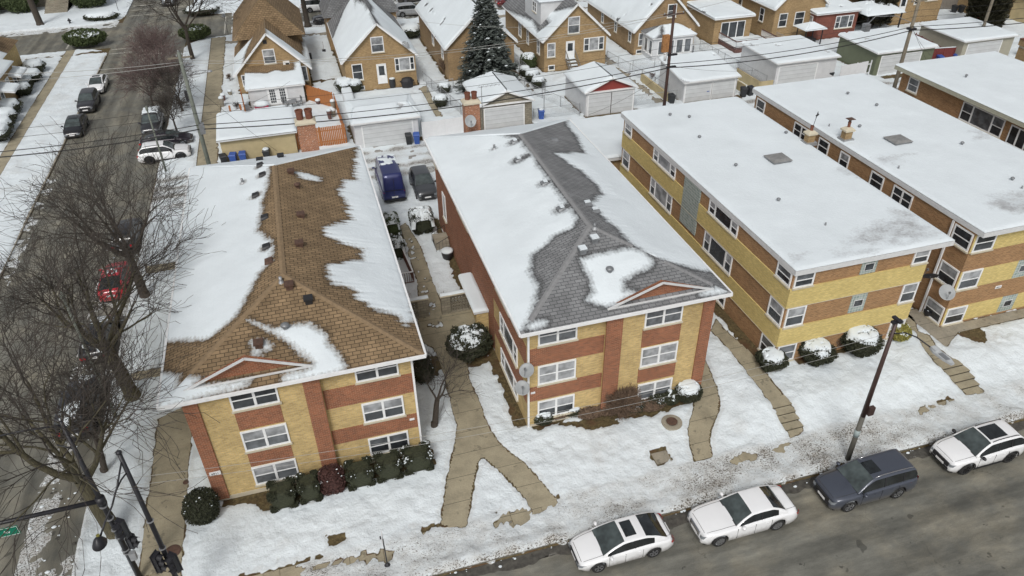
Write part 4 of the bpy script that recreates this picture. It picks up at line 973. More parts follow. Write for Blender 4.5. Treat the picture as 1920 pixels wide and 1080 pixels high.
# h4
h4 = gable_house('bungalow', 'golden brick bungalow with a white dormer, rear steps and white door', 28.0, 35.75, 82.6, 99, 4.15, 7.75, 'brick_house',
    {'L': [[(27.3,82),(31.5,82),(30.0,86.3),(29.4,86),(29.3,84.2),(28.0,85.0),(28.4,88),(27.3,100)]], 'R': [[(31.9,82),(36.5,82),(36.5,100),(31.9,100)]]},
    [(F(82.6), 30.85, 32.3, 4.35, 6.25, 'dh1', (2, 1)), (F(82.6), 28.35, 29.35, 1.85, 3.5, 'dh1', (1, 1)), (F(82.6), 32.9, 35.45, 2.1, 3.65, 'pic3', (0, 2, 1)), (F(82.6), 28.5, 29.3, .3, .9, 'fix', (0, 0))])
door(h4, F(82.6), 30.75, 31.65, 1.5, 3.4)
for k, (a, b_) in enumerate([(84.2, 85.2), (88.5, 89.3), (91.6, 92.8)]): window(h4, frm('L', 28.0), a, b_, 1.7, 3.4, 'dh1', (1, 1))
mb = MB(); mb.box(28.6, 32.6, 85.8, 92, 4.4, 7.35, 0); dm = mb.build('dormer', M['white_siding'], h4)
att = []; mb = MB(); snow_plane(mb, [(28.4,85.6,7.35),(32.7,85.6,7.35),(32.7,92.2,7.35),(28.4,92.2,7.35)], .2, [], .12, att=att, full=True)
mb.build('dormer_roof', M['roof_grey'], h4, smooth=True, attrs={'snow': np.concatenate(att)})
window(h4, frm('L', 28.6), 87.4, 88.9, 5.7, 6.9, 'dh2', (0, 0))
def stairs(label, x0, x1, y0, y1, z1, n, col='galv', rail='deck'):
    t = thing('rear_steps', label, 'steps', ((x0+x1)/2, y0, .2)); mb = MB(); sm = MB()
    for k in range(n):
        a = y0+(y1-y0)*k/n; z = .2+(z1-.2)*(k+1)/n; mb.box(x0, x1, a, a+(y1-y0)/n+.02, z-.06, z); sm.box(x0+.03, x1-.03, a+.02, a+(y1-y0)/n-.03, z+.002, z+.07)
    mb.build('tread', M[col], t); sm.build('snow_cover', M['snow'], t)
    for x in (x0-.05, x1+.05):
        mb = MB(); mb.bar((x, y0, 1.1), (x, y1, z1+.95), .06, .08); mb.bar((x, y0, .2), (x, y1, z1-.1), .05, .22)
        for k in range(5): q = k/4; mb.bar((x, y0+(y1-y0)*q, .2+(z1-.2)*q), (x, y0+(y1-y0)*q, 1.1+(z1-.2)*q), .04)
        mb.build('railing', M[rail], t)
    return t
stairs('grey wooden steps with railings up to the white rear door of the dormered bungalow', 30.7, 31.75, 80.4, 82.55, 1.5, 5, 'fence_grey', 'fence_grey')
# h5 with glazed porch
h5 = gable_house('bungalow', 'brown brick bungalow with a white glazed corner porch', 40.6, 48.8, 85.0, 101, 3.4, 7.6, 'brick_house2', None,
    [(F(85.0), 41.1, 42.2, 1.2, 2.75, 'dh1', (2, 2)), (F(85.0), 44.7, 45.9, 4.3, 5.9, 'dh1', (0, 0)), (F(85.0), 47.0, 48.2, 1.2, 2.7, 'dh1', (2, 2)), (F(85.0), 40.9, 41.7, .25, .75, 'fix', (0, 0))])
for y in (86, 90.5, 95): window(h5, frm('L', 40.6), y, y+.8, 1.4, 3.0, 'dh1', (0, 0))
p = thing('glazed_porch', 'white glazed porch with a grey hipped snowy roof behind the dark utility pole', 'porch', (44, 83.5, .2))
mb = MB(); mb.box(41.6, 46.9, 81.8, 84.99, -.1, 3.0); mb.build('wall', M['white_siding'], p)
for u in (42.2, 43.4, 44.6, 45.7): window(p, F(81.8), u, u+.95, .9, 2.6, 'fix', (2, 2), sill='white_trim')
for u in (82.0, 83.3): window(p, frm('L', 41.6), u, u+.9, .9, 2.6, 'fix', (2, 2), sill='white_trim')
att = []; mb = MB()
a_, b_, c_, d_ = (41.3,81.5,3.05), (47.2,81.5,3.05), (47.2,85.3,3.05), (41.3,85.3,3.05); r1, r2 = (43.3,83.6,3.95), (45.2,83.6,3.95)
for q in ([a_, b_, r2, r1], [b_, c_, r2, r2], [c_, d_, r1, r2], [d_, a_, r1, r1]): snow_plane(mb, q, .12, [[(41,83.6),(41.2,81.3),(42.4,82),(43.2,83.5)], [(43.6,83.6),(42.6,81.2),(47.4,81.2),(47.4,86),(44,86),(45,83.7)]], .1, att=att)
mb.build('roof', M['roof_grey'], p, smooth=True, attrs={'snow': np.concatenate(att)})
mb = MB(); mb.box(41.35, 47.15, 81.55, 85, 2.9, 3.03); mb.build('soffit', M['white_trim'], p)
# h6: flat rear wing, deck
h6 = thing('bungalow', 'golden brick house with a flat snowy rear wing, sliding doors and a railed deck', 'house', (54, 92, .2))
mb = MB(); mb.box(51.8, 57.1, 85.5, 93, -.1, 3.45); mb.build('wall', M['brick_house'], h6)
mb = MB(); mb.box(50.9, 60.6, 92.8, 104, -.1, 5.4); mb.build('wall', M['brick_house'], h6)
att = []; mb = MB(); snow_plane(mb, [(51.5,85.1,3.5),(57.4,85.1,3.5),(57.4,93,3.7),(51.5,93,3.7)], .15, [], .16, att=att, full=True); mb.build('wing_roof', M['roof_grey'], h6, smooth=True, attrs={'snow': np.concatenate(att)})
mb = MB(); mb.box(51.55, 57.35, 85.15, 92.7, 3.3, 3.47); mb.build('soffit', M['white_trim'], h6)
window(h6, F(85.5), 52.75, 56.2, .75, 2.85, 'tri', (2, 0), sill=None)
att = []; mb = MB(); snow_plane(mb, [(50.5,104,5.4),(50.5,92.5,5.4),(55.7,92.5,9.0),(55.7,104,9.0)], .3, [], .1, att=att, full=True); snow_plane(mb, [(61,92.5,5.4),(61,104,5.4),(55.7,104,9.0),(55.7,92.5,9)], .3, [], .1, att=att, full=True)
mb.add([(50.5,92.9,5.3),(61,92.9,5.3),(55.7,92.9,8.9)], [(0,1,2)]); att.append(np.zeros(3)); mb.build('roof', M['roof_grey'], h6, smooth=True, attrs={'snow': np.concatenate(att)})
dk = thing('deck', 'brown stained timber deck with white balusters outside the sliding doors', 'deck', (55, 83.3, .2))
mb = MB(); mb.box(52.6, 58.4, 81.2, 85.45, .15, .7); mb.build('platform', M['deck'], dk)
mb = MB(); mb.box(52.7, 58.3, 81.3, 85.4, .702, .78); mb.build('snow_cover', M['snow'], dk)
for (a, b_) in (((52.6,85.4),(52.6,81.2)), ((52.6,81.2),(55.6,81.2)), ((57.2,81.2),(58.4,81.2)), ((58.4,81.2),(58.4,84.8))):
    mb = MB(); mb.bar((*a, 1.65), (*b_, 1.65), .12, .09); mb.bar((*a, .85), (*b_, .85), .05, .09); rl = mb.build('railing', M['deck'], dk)
    mb = MB(); n_ = int(math.hypot(a[0]-b_[0], a[1]-b_[1])/.16)
    for k in range(n_+1): q = k/n_; x = a[0]+(b_[0]-a[0])*q; y = a[1]+(b_[1]-a[1])*q; mb.bar((x, y, .85), (x, y, 1.6), .035)
    mb.build('baluster', M['white_trim'], rl)
# h7: brown gable with red brick wing
h7 = gable_house('bungalow', 'golden brick bungalow with a dark red brick flat wing', 59.5, 66.8, 84.2, 101, 4.6, 8.0, 'brick_house', None,
    [(F(84.2), 60.2, 61.4, 1.9, 3.6, 'dh1', (0, 0)), (F(84.2), 62.5, 63.9, 1.9, 3.6, 'dh1', (0, 0))])
for y in (86.5, 92, 97): window(h7, frm('L', 59.5), y, y+1.0, 2.0, 3.7, 'dh1', (0, 0))
mb = MB(); mb.box(64.9, 71.2, 83.0, 88, -.1, 3.4); mb.build('red_wing', M['brick_maroon'], h7)
att = []; mb = MB(); snow_plane(mb, [(64.6,82.6,3.5),(71.5,82.6,3.5),(71.5,88.4,4.1),(64.6,88.4,4.1)], .15, [], .16, att=att, full=True); mb.build('wing_roof', M['roof_grey'], h7, smooth=True, attrs={'snow': np.concatenate(att)})
mb = MB(); mb.box(64.7, 71.4, 82.7, 88, 3.3, 3.47); mb.build('soffit', M['white_trim'], h7)
window(h7, F(83.0), 67.9, 70.6, 1.3, 2.9, 'pic3', (0, 2, 2)); window(h7, frm('L', 64.9), 83.6, 84.6, 1.5, 3.0, 'dh1', (1, 1))
h8 = gable_house('bungalow', 'golden brick house behind the tall arborvitae with white framed upper windows', 78.6, 86.5, 85.3, 100, 6.0, 9.0, 'brick_house', None,
    [(F(85.3), 81.8, 82.8, 2.6, 4.6, 'dh1', (0, 2)), (F(85.3), 83.6, 85.6, 2.9, 4.6, 'dh2', (0, 1))]); door(h8, F(85.3), 79.6, 80.5, 1.6, 3.7)
h9 = gable_house('bungalow', 'golden brick bungalow beyond the dark red wing', 69.6, 77.4, 89.5, 102, 5.2, 8.6, 'brick_house2', None, [(F(89.5), 70.4, 71.6, 3.0, 4.6, 'dh1', (0, 1)), (F(89.5), 74, 75.2, 3.0, 4.6, 'dh1', (0, 1))])
h10 = gable_house('bungalow', 'tan brick house at the top right edge beyond the red fence', 92.5, 101, 84, 96, 4.4, 7.8, 'brick_house', None, [])
# left edge: house corner with snow canopies, across the side street
hl = thing('corner_house', 'yellow and orange brick house with snowy door canopies at the left edge', 'house', (-36, 88, .2))
mb = MB(); mb.box(-42, -30.9, 86.0, 96, -.1, 3.4); mb.build('wall', M['brick_house'], hl); mb = MB(); mb.box(-44, -32.2, 96, 104, -.1, 3.6); mb.build('wall', M['brick_tan'], hl)
att = []; mb = MB(); snow_plane(mb, [(-42.5,85.4,3.5),(-30.6,85.4,3.5),(-34,90.5,5.2),(-42.5,90.5,5.2)], .25, [], .1, att=att, full=True); snow_plane(mb, [(-30.6,85.4,3.5),(-30.6,96.4,3.5),(-34,94,5.2),(-34,90.5,5.2)], .25, [], .1, att=att, full=True); snow_plane(mb, [(-31.8,95.8,3.7),(-31.8,104.4,3.7),(-37,102,6.4),(-37,96,6.4)], .25, [[(-33.5,95),(-31,95),(-31,99),(-33,99)]], .1, att=att)
mb.build('roof', M['roof_brown'], hl, smooth=True, attrs={'snow': np.concatenate(att)})
for (x, y, w_) in ((-29.6, 89.7, 2.4), (-30.1, 95.2, 3.0)):
    mb = MB(); mb.add([(x-1.6,y-w_/2,2.9),(x+.4,y-w_/2,2.5),(x+.4,y+w_/2,2.5),(x-1.6,y+w_/2,2.9),(x-1.6,y-w_/2,2.75),(x+.4,y-w_/2,2.35),(x+.4,y+w_/2,2.35),(x-1.6,y+w_/2,2.75)], [(0,1,2,3),(4,7,6,5),(0,4,5,1),(1,5,6,2),(2,6,7,3)]); c_ = mb.build('canopy', M['white_trim'], hl)
    att = []; mb = MB(); snow_plane(mb, [(x-1.6,y-w_/2,2.91),(x+.4,y-w_/2,2.51),(x+.4,y+w_/2,2.51),(x-1.6,y+w_/2,2.91)], .15, [], .12, att=att, full=True); mb.build('snow_cover', M['snow'], c_, smooth=True, attrs={'snow': np.concatenate(att)})
    door(hl, frm('R', -30.9), y-.5, y+.5, .3, 2.3, 'white_trim')
for k, (y, z) in enumerate(((87, 1.4), (92.2, 1.4), (98.5, 1.4))): window(hl, frm('R', -30.9 if y < 95 else -32.2), y, y+1.1, z, z+1.4, 'dh1', (0, 1))
# house and wide steps beyond the crossroads (top left)
ht = thing('corner_house', 'pale stone fronted house with grey steps at the top left beyond the crossroads', 'house', (-36, 140, .2))
mb = MB(); mb.box(-48, -27.5, 137, 150, -.1, 6); mb.build('wall', M['stone_wall'], ht)
mb = MB()
for k in range(7): mb.box(-35.5, -32.3, 132.3+k*.5, 137, .1, .25+k*.17+.001*k)
mb.build('front_steps', M['concrete_grey'], ht); 
# ---------------- garages
def garage(label, x0, x1, y0, y1, zf, zb, body, dx, hip=None, dcol='garage_door', dz=2.15, pat=None, ov=.25, polys=None, face=None):
    t = thing('garage', label, 'garage', ((x0+x1)/2, (y0+y1)/2, .2)); b = .1
    mb = MB()
    if hip is None: mb.add([(x0,y0,b-.3),(x1,y0,b-.3),(x1,y1,b-.3),(x0,y1,b-.3),(x0,y0,zf-.1),(x1,y0,zf-.1),(x1,y1,zb-.1),(x0,y1,zb-.1)], [(0,1,5,4),(1,2,6,5),(2,3,7,6),(3,0,4,7)])
    else: mb.box(x0, x1, y0, y1, b-.3, zf-.1)
    mb.build('wall', M[body], t)
    att = []; mb = MB(); X0, X1, Y0, Y1 = x0-ov, x1+ov, y0-ov, y1+ov*.5; cx = (x0+x1)/2
    if hip is None:
        q = [(X0,Y0,zf),(X1,Y0,zf),(X1,Y1,zb),(X0,Y1,zb)]; snow_plane(mb, q, .14, polys or [], .17, att=att, full=polys is None, edge=.22)
        sb = MB(); sb.add([(X0,Y0,zf-.12),(X1,Y0,zf-.12),(X1,Y1,zb-.12),(X0,Y1,zb-.12),(X0,Y0,zf),(X1,Y0,zf),(X1,Y1,zb),(X0,Y1,zb)], [(0,3,2,1),(0,1,5,4),(1,2,6,5),(2,3,7,6),(3,0,4,7)])
    elif hip[0] == 'ew':      # ridge along x, low
        ym = (Y0+Y1)/2; zr = hip[1]; snow_plane(mb, [(X0,Y0,zf),(X1,Y0,zf),(X1-.6,ym,zr),(X0+.6,ym,zr)], .14, [], .17, att=att, full=True, edge=.22); snow_plane(mb, [(X1,Y1,zf),(X0,Y1,zf),(X0+.6,ym,zr),(X1-.6,ym,zr)], .14, [], .17, att=att, full=True)
        snow_plane(mb, [(X0,Y1,zf),(X0,Y0,zf),(X0+.6,ym,zr),(X0+.6,ym,zr)], .14, [], .14, att=att, full=True); snow_plane(mb, [(X1,Y0,zf),(X1,Y1,zf),(X1-.6,ym,zr),(X1-.6,ym,zr)], .14, [], .14, att=att, full=True)
        sb = MB(); sb.box(X0, X1, Y0, Y1, zf-.16, zf)
    else:                     # 'hipgable': hip at the back, gable to the alley
        zr = hip[1]; yb = Y1-(X1-X0)/2*hip[2]
        snow_plane(mb, [(X0,Y1,zf),(X0,Y0,zf),(cx,Y0,zr),(cx,yb,zr)], .14, [], .15, att=att, full=True, edge=.22); snow_plane(mb, [(X1,Y0,zf),(X1,Y1,zf),(cx,yb,zr),(cx,Y0,zr)], .14, [], .15, att=att, full=True, edge=.22)
        snow_plane(mb, [(X1,Y1,zf),(X0,Y1,zf),(cx,yb,zr),(cx,yb,zr)], .14, [], .15, att=att, full=True)
        sb = MB(); sb.box(X0, X1, Y0+.02, Y1, zf-.12, zf-.005)
        gm = MB(); gm.add([(x0,y0,zf-.1),(x1,y0,zf-.1),(cx,y0,zr-.12),(x0,y0+.2,zf-.1),(x1,y0+.2,zf-.1),(cx,y0+.2,zr-.12)], [(0,1,2)]); gm.build('gable_face', M[face], t)
        bb = MB(); bb.bar((X0,Y0-.03,zf-.05),(cx,Y0-.03,zr-.05),.06,.15); bb.bar((cx,Y0-.03,zr-.05),(X1,Y0-.03,zf-.05),.06,.15); bb.build('barge_board', M['white_trim'], t)
    mb.build('roof', M['roof_flat'], t, smooth=True, attrs={'snow': np.concatenate(att)})
    sb.build('fascia', M['white_trim'] if body != 'tan_stucco' else M['dark_metal'], t)
    if hip is None or hip[0] == 'ew':
        gb_ = MB(); gb_.box(X0, X1, Y0-.09, Y0-.002, zf-.13, zf-.03); gb_.build('gutter', M['aluminium'], t)
    for (a, b_) in dx:
        mb = MB(); lb(mb, F(y0), a, b_, -.0, .03, .12, dz); d = mb.build('garage_door', M[dcol], t)
        mb = MB(); lb(mb, F(y0), a-.12, a, 0, .06, .12, dz+.12); lb(mb, F(y0), b_, b_+.12, 0, .06, .12, dz+.12); lb(mb, F(y0), a, b_, 0, .06, dz, dz+.12); mb.build('door_frame', M['white_trim'], d)
    return t
garage('tan painted block garage with a snowy flat roof behind the brown roofed flats', -8.0, -1.35, 68.4, 73.3, 2.5, 3.0, 'tan_stucco', [], dz=2)
garage('white double garage with black and blue bins by its door', 4.1, 10.2, 67.7, 73.6, 2.75, 2.75, 'white_siding', [(4.9, 9.6)], hip=('ew', 3.05), dz=2.3)
garage('stone fronted garage with a grey gable behind the satellite dish chimney', 16.6, 21.9, 68.3, 74.9, 2.7, 2.7, 'stone_wall', [(17.0, 21.0)], hip=('hg', 3.95, .45), face='stone_wall', dz=2.25)
garage('white garage with a red gable facing the alley', 27.7, 33.1, 68.3, 74.4, 2.7, 2.7, 'white_siding', [(28.0, 30.4), (30.55, 32.9)], hip=('hg', 4.0, .5), face='red_siding', dz=2.3)
garage('white garage with two pale doors and a blue bin in front', 38.9, 45.2, 68.5, 74.3, 2.45, 3.2, 'white_siding', [(39.1, 42.1), (42.3, 44.9)], dz=2.1)
garage('wide white garage with one grey door and a black bin', 50.3, 57.9, 69.1, 76.3, 3.05, 3.15, 'white_siding', [(50.7, 55.4)], dz=2.5)
garage('green sided garage behind the leaning wooden pole', 63.2, 71.0, 69.0, 75.8, 2.85, 3.0, 'green_siding', [(63.9, 69.2)], dz=2.3)
garage('beige sided garage beside the red fence and blue bins', 75.3, 82.6, 69.2, 76.3, 2.9, 3.0, 'beige_siding', [(76.0, 80.8)], dz=2.4)
garage('small garage at the top right corner with a white fascia', 96, 104, 76.0, 82.5, 3.1, 3.3, 'tan_stucco', [], dz=2.3)
# low block between grey roof and flat roof: fill its empty
mb = MB(); mb.box(23.0, 27.4, 53.0, 60.0, -.1, 2.75); mb.build('wall', M['brick_house'], g)
att = []; mb = MB(); snow_plane(mb, [(22.2,52.6,3.0),(28.4,52.6,3.0),(28.4,60.9,3.0),(22.2,60.9,3.0)], .16, [], .2, att=att, full=True); mb.build('roof', M['snow'], g, smooth=True, attrs={'snow': np.concatenate(att)})
mb = MB(); mb.box(22.25, 28.35, 52.65, 60.85, 2.72, 2.98); mb.build('fascia', M['aluminium'], g)
g.location = (25.2, 56.5, .2); 
for ch in KIDS.get(g.name, []): ch.location = Vector((21.9, 54, .2))-Vector((25.2, 56.5, .2))
# ------------------------------------------------------------------ vehicles
def prof(pts, x):
    xs = [p[0] for p in pts]; ys = [p[1] for p in pts]
    return np.interp(x, xs, ys)
def smooth1(a, n):
    for _ in range(n):
        b = a.copy(); b[1:-1] = .25*a[:-2]+.5*a[1:-1]+.25*a[2:]; a = b
    return a
WH = {}
def wheel_pair(r, wdt, dark, spokes=5):
    k = (r, dark, spokes)
    if k not in WH:
        mb = MB(); n = 22
        prof_ = [(r*.60, -wdt/2), (r*.93, -wdt/2), (r, -wdt*.3), (r, wdt*.3), (r*.93, wdt/2), (r*.66, wdt/2), (r*.62, wdt*.36)]
        for i in range(len(prof_)):
            for j in range(n): a = 2*PI*j/n; mb.v.append((prof_[i][0]*math.cos(a), prof_[i][1], prof_[i][0]*math.sin(a)))
        for i in range(len(prof_)-1):
            for j in range(n): a = i*n+j; b = i*n+(j+1) % n; mb.f.append([a, b, b+n, a+n]); mb.m.append(0)
        tyre = mb
        mb = MB(); rr = r*.64
        for j in range(n): a = 2*PI*j/n; mb.v.append((rr*math.cos(a), wdt*.22, rr*math.sin(a)))
        mb.f.append(list(range(n))); mb.m.append(1)
        for s in range(spokes):
            a = 2*PI*s/spokes; ca, sa = math.cos(a), math.sin(a); 
            for off in (-.05, .05):
                mb.bar((ca*r*.1, wdt*.40, sa*r*.1), ((ca*math.cos(off*2)-sa*math.sin(off*2))*rr, wdt*.42, (sa*math.cos(off*2)+ca*math.sin(off*2))*rr), r*.10, .03, 0, up=(0, 1, 0))
        for j in range(n):
            a0 = 2*PI*j/n; a1 = 2*PI*(j+1)/n; q = rr*.9
            mb.add([(rr*math.cos(a0), wdt*.44, rr*math.sin(a0)), (rr*math.cos(a1), wdt*.44, rr*math.sin(a1)), (q*math.cos(a1), wdt*.40, q*math.sin(a1)), (q*math.cos(a0), wdt*.40, q*math.sin(a0))], [(0,1,2,3)], 0)
        WH[k] = (tyre, mb)
    return WH[k]
def car(name, label, x, y, rz, spec, col, group=None, cat='car', snow=None, z=0.0, detail=True):
    """x axis = forward. spec keys: L W H wb fo r; top/gh profiles are fractions along the length from the rear (0) to the nose (1)"""
    L_, W_, H_ = spec['L'], spec['W'], spec['H']; r = spec.get('r', .33); z0 = spec.get('z0', .2)
    xf = L_/2-spec.get('fo', .9); xr = xf-spec['wb']
    t = thing(name, label, cat, (x, y, z), rz, group)
    ns = 61; X = np.linspace(-L_/2, L_/2, ns); q = (X+L_/2)/L_
    deck = smooth1(prof(spec['deck'], q), 1); belt = smooth1(prof(spec['belt'], q), 1)
    e = np.minimum(q, 1-q)*L_
    w_ = W_/2*(1-.16*np.exp(-(q*L_/.22)**1.2)-.20*np.exp(-((1-q)*L_/.30)**1.1)-.03*np.exp(-((1-q)*L_/.9)**2))
    zb = np.full(ns, z0); zb = zb+.10*np.exp(-((1-q)*L_/.25)**2)+.10*np.exp(-(q*L_/.2)**2)
    zlow = zb.copy()
    for xc in (xf, xr):
        d = np.abs(X-xc); R_ = r+.075; m_ = d < R_; zlow[m_] = np.maximum(zlow[m_], r+np.sqrt(np.maximum(R_**2-d[m_]**2, 0))-.0)
    mb = MB(); K = 9; pb = col if not isinstance(col, str) else M[col]
    V = []
    for i in range(ns):
        zl = zlow[i]; zs = min(belt[i], deck[i]-.012); w = w_[i]; zm = max(zl+.02, z0+.45*(zs-z0)); zc = max(zl+.01, z0+.15)
        zm = max(zm, zc+.01); zs = max(zs, zm+.03)
        half = [(w*.94, zl), (w*.985, zc), (w, zm), (w*.985, zs-.10 if zs-.10 > zm else (zm+zs)/2), (w*.955, zs-.02), (w*.90, zs+.012), (w*.72, max(deck[i]-.01, zs+.014)), (w*.36, max(deck[i], zs+.015)+.008), (0, max(deck[i], zs+.015)+.012)]
        V.append(half)
    full = [[(X[i], -a, b) for a, b in V[i]] + [(X[i], a, b) for a, b in V[i][-2::-1]] for i in range(ns)]
    m = len(full[0]); 
    for ring in full: mb.v.extend(ring)
    for i in range(ns-1):
        for j in range(m-1): a = i*m+j; mb.f.append([a, a+m, a+m+1, a+1]); mb.m.append(0)
    mb.f.append(list(range(m))); mb.m.append(0); mb.f.append([(ns-1)*m+j for j in range(m)][::-1]); mb.m.append(0)
    # greenhouse
    g0, gr0, gr1, g1 = spec['gh']            # rear glass base, roof rear, roof front, windscreen base (fractions)
    ng = 34; Q = np.linspace(g0, g1, ng); XG = -L_/2+Q*L_
    roof = np.interp(Q, [g0, g0+(gr0-g0)*.5, gr0, (gr0+gr1)/2, gr1, gr1+(g1-gr1)*.5, g1], [0, .58, .955, 1.0, .965, .56, 0])
    roof = smooth1(roof, 1); roof[0] = roof[-1] = 0
    bel = np.interp(Q, q, np.maximum(belt, 0)); dk = np.interp(Q, q, deck); wb_ = np.interp(Q, q, w_)*.90
    G_ = []
    tum = spec.get('tumble', .80)
    for i in range(ng):
        zt = dk[i]+(H_-dk[i])*roof[i]; zbse = bel[i]+.0; f = roof[i]
        wr = wb_[i]*(1-(1-tum)*f); 
        p0 = (wb_[i]*1.0, zbse-.02); p1 = (wb_[i]+(wr-wb_[i])*.10, zbse+(zt-zbse)*.08); p2 = (wb_[i]+(wr-wb_[i])*.86, zbse+(zt-zbse)*.84); p3 = (wr*.97, zbse+(zt-zbse)*.955)
        p4 = (wr*.90, zt-.012*f); p5 = (wr*.5, zt+.012*f); p6 = (0, zt+.020*f)
        G_.append([p0, p1, p2, p3, p4, p5, p6])
    ringg = [[(XG[i], -a, b) for a, b in G_[i]]+[(XG[i], a, b) for a, b in G_[i][-2::-1]] for i in range(ng)]
    mg = len(ringg[0]); body_f = []; glass = MB(); scr = MB(); base = len(mb.v)
    for ring in ringg: mb.v.extend(ring); glass.v.extend(ring); scr.v.extend(ring)
    pill = spec.get('pillars', (.5,))
    for i in range(ng-1):
        qm = (Q[i]+Q[i+1])/2
        for j in range(mg-1):
            f_ = [i*mg+j, (i+1)*mg+j, (i+1)*mg+j+1, i*mg+j+1]; jj = j if j < mg//2 else mg-2-j     # 0..5
            side = jj == 1
            inside = gr0-(gr0-g0)*spec.get('qw', .35) < qm < gr1+(g1-gr1)*.80
            if side and inside: glass.f.append(f_); glass.m.append(int(j >= mg//2))
            elif jj >= 4 and qm > gr1+.005: scr.f.append(f_); scr.m.append(0)
            elif jj >= 4 and qm < gr0-.005 and qm > g0+.01: scr.f.append(f_); scr.m.append(1)
            else: mb.f.append([a+base for a in f_]); mb.m.append(0)
    mb.build('body', [pb], t, local=True, smooth=True)
    for sd in (0, 1):
        gl = MB(); gl.v = list(glass.v); gl.f = [f for f, q_ in zip(glass.f, glass.m) if q_ == sd]; gl.m = [0]*len(gl.f); gl.build('side_window', M['car_glass'], t, local=True, smooth=True)
    rw = MB(); rw.v = list(scr.v); rw.f = [f for f, q_ in zip(scr.f, scr.m) if q_ == 1]; rw.m = [0]*len(rw.f); scr.f = [f for f, q_ in zip(scr.f, scr.m) if q_ == 0]; scr.m = [0]*len(scr.f)
    scr.build('windscreen', M['car_screen'], t, local=True, smooth=True)
    if rw.f: rw.build('rear_window', M['car_glass'], t, local=True, smooth=True)
    # pillars between side windows (body colour or black), sill trim
    for pf in pill:
        i = int(np.argmin(abs(Q-pf)));
        for sg in (-1, 1):
            pm = MB(); a = G_[i][1]; b = G_[i][2]; pm.bar((XG[i], sg*(a[0]+.004), a[1]), (XG[i]-.03, sg*(b[0]+.006), b[1]), .07, .02, up=(0, 1, 0)); pm.build('door_pillar', M['plastic_black'], t, local=True)
    # dark underbody + arches
    ub = MB(); ub.box(-L_/2+.15, L_/2-.15, -W_/2+.20, W_/2-.20, z0-.02, .62); 
    for xc in (xf, xr):
        for sg in (-1, 1):
            n = 14; pts = [(xc+(r+.075)*math.cos(PI*k/n), sg*(W_/2-.03), r+(r+.075)*math.sin(PI*k/n)) for k in range(n+1)]; pin = [(p_[0], sg*(W_/2-.34), p_[2]) for p_ in pts]
            b_ = len(ub.v); ub.v += pts+pin
            for k in range(n): ub.f.append([b_+k, b_+k+1, b_+n+1+k+1, b_+n+1+k]); ub.m.append(0)
    if spec.get('clad'):
        for xc in (xf, xr):
            for sg in (-1, 1):
                n = 14
                for k in range(n):
                    a0, a1 = PI*k/n, PI*(k+1)/n; R0, R1 = r+.06, r+.15
                    wz = W_/2*.992+.012
                    ub.add([(xc+R0*math.cos(a0), sg*wz, r+R0*math.sin(a0)), (xc+R1*math.cos(a0), sg*wz, r+R1*math.sin(a0)), (xc+R1*math.cos(a1), sg*wz, r+R1*math.sin(a1)), (xc+R0*math.cos(a1), sg*wz, r+R0*math.sin(a1))], [(0,1,2,3)])
        for sg in (-1, 1): ub.box(xr+r+.1, xf-r-.1, sg*(W_/2-.02)-.015, sg*(W_/2-.02)+.015, z0, z0+.14)
    ub.build('underbody', M['plastic_black'], t, local=True)
    tyre, rim = wheel_pair(r, .22, spec.get('dark_rim', False), spec.get('spokes', 5))
    for xc in (xf, xr):
        for sg in (-1, 1):
            o1 = None; a = MB(); a.v = [(v[0]+xc, v[1]*sg+sg*(W_/2-.125), v[2]+r) for v in tyre.v]; a.f = tyre.f; a.m = tyre.m; o1 = a.build('wheel', M['rubber'], t, local=True, smooth=True)
            if detail:
                a = MB(); a.v = [(v[0]+xc, v[1]*sg+sg*(W_/2-.125), v[2]+r) for v in rim.v]; a.f = rim.f; a.m = rim.m; a.build('rim', [M['rim_dark' if spec.get('dark_rim') else 'rim'], M['rim_dark']], o1, local=True)
    # lamps, grille, plate, mirrors, handles, bumper
    zf = float(np.interp(.965, q, belt)); zr_ = float(np.interp(.03, q, belt)); lh = spec.get('lamp_h', .14); lw = spec.get('lamp_w', .42)
    def wrap(nm, mat, x_of, z0_, z1_, ya, yb, n=6, proud=.012):
        a = MB(); vs = []
        for k in range(n+1):
            yy = ya+(yb-ya)*k/n; xx = x_of(abs(yy))
            vs += [(xx, yy, z0_), (xx-.02*(1 if xx > 0 else -1), yy, z1_)]
        a.v = vs; 
        for k in range(n): a.f.append([2*k, 2*k+2, 2*k+3, 2*k+1]); a.m.append(0)
        return a.build(nm, M[mat], t, local=True, smooth=True)
    def xfront(yy):
        # x where the half width equals yy near the nose
        idx = np.where(w_*.985 >= yy)[0]; return float(X[idx[-1]]+.03) if len(idx) else L_/2
    def xrear(yy):
        idx = np.where(w_*.985 >= yy)[0]; return float(X[idx[0]]-.03)
    for sg in (-1, 1):
        wrap('headlight', 'lens_clear', lambda yy: xfront(yy) if yy > .2 else L_/2, zf-lh-.03, zf-.02, sg*(W_/2*.97-lw), sg*W_/2*.975)
        wrap('taillight', 'lens_red', lambda yy: xrear(yy), zr_-spec.get('tl_h', .2)-.02, zr_-.02, sg*(W_/2*.97-spec.get('tl_w', .3)), sg*W_/2*.98)
    a = MB(); gh_, gw_ = spec.get('gr_h', .16), spec.get('gr_w', .55); a.box(L_/2-.05, L_/2+.018, -gw_, gw_, zf-.06-gh_, zf-.06); a.box(L_/2-.05, L_/2+.016, -W_/2*.62, W_/2*.62, z0+.12, z0+.24)
    a.build('grille', M[spec.get('grille', 'plastic_black')], t, local=True)
    a = MB(); a.box(L_/2+.005, L_/2+.03, -.26, .26, z0+.22, z0+.34); a.build('licence_plate', M['sign_white'], t, local=True)
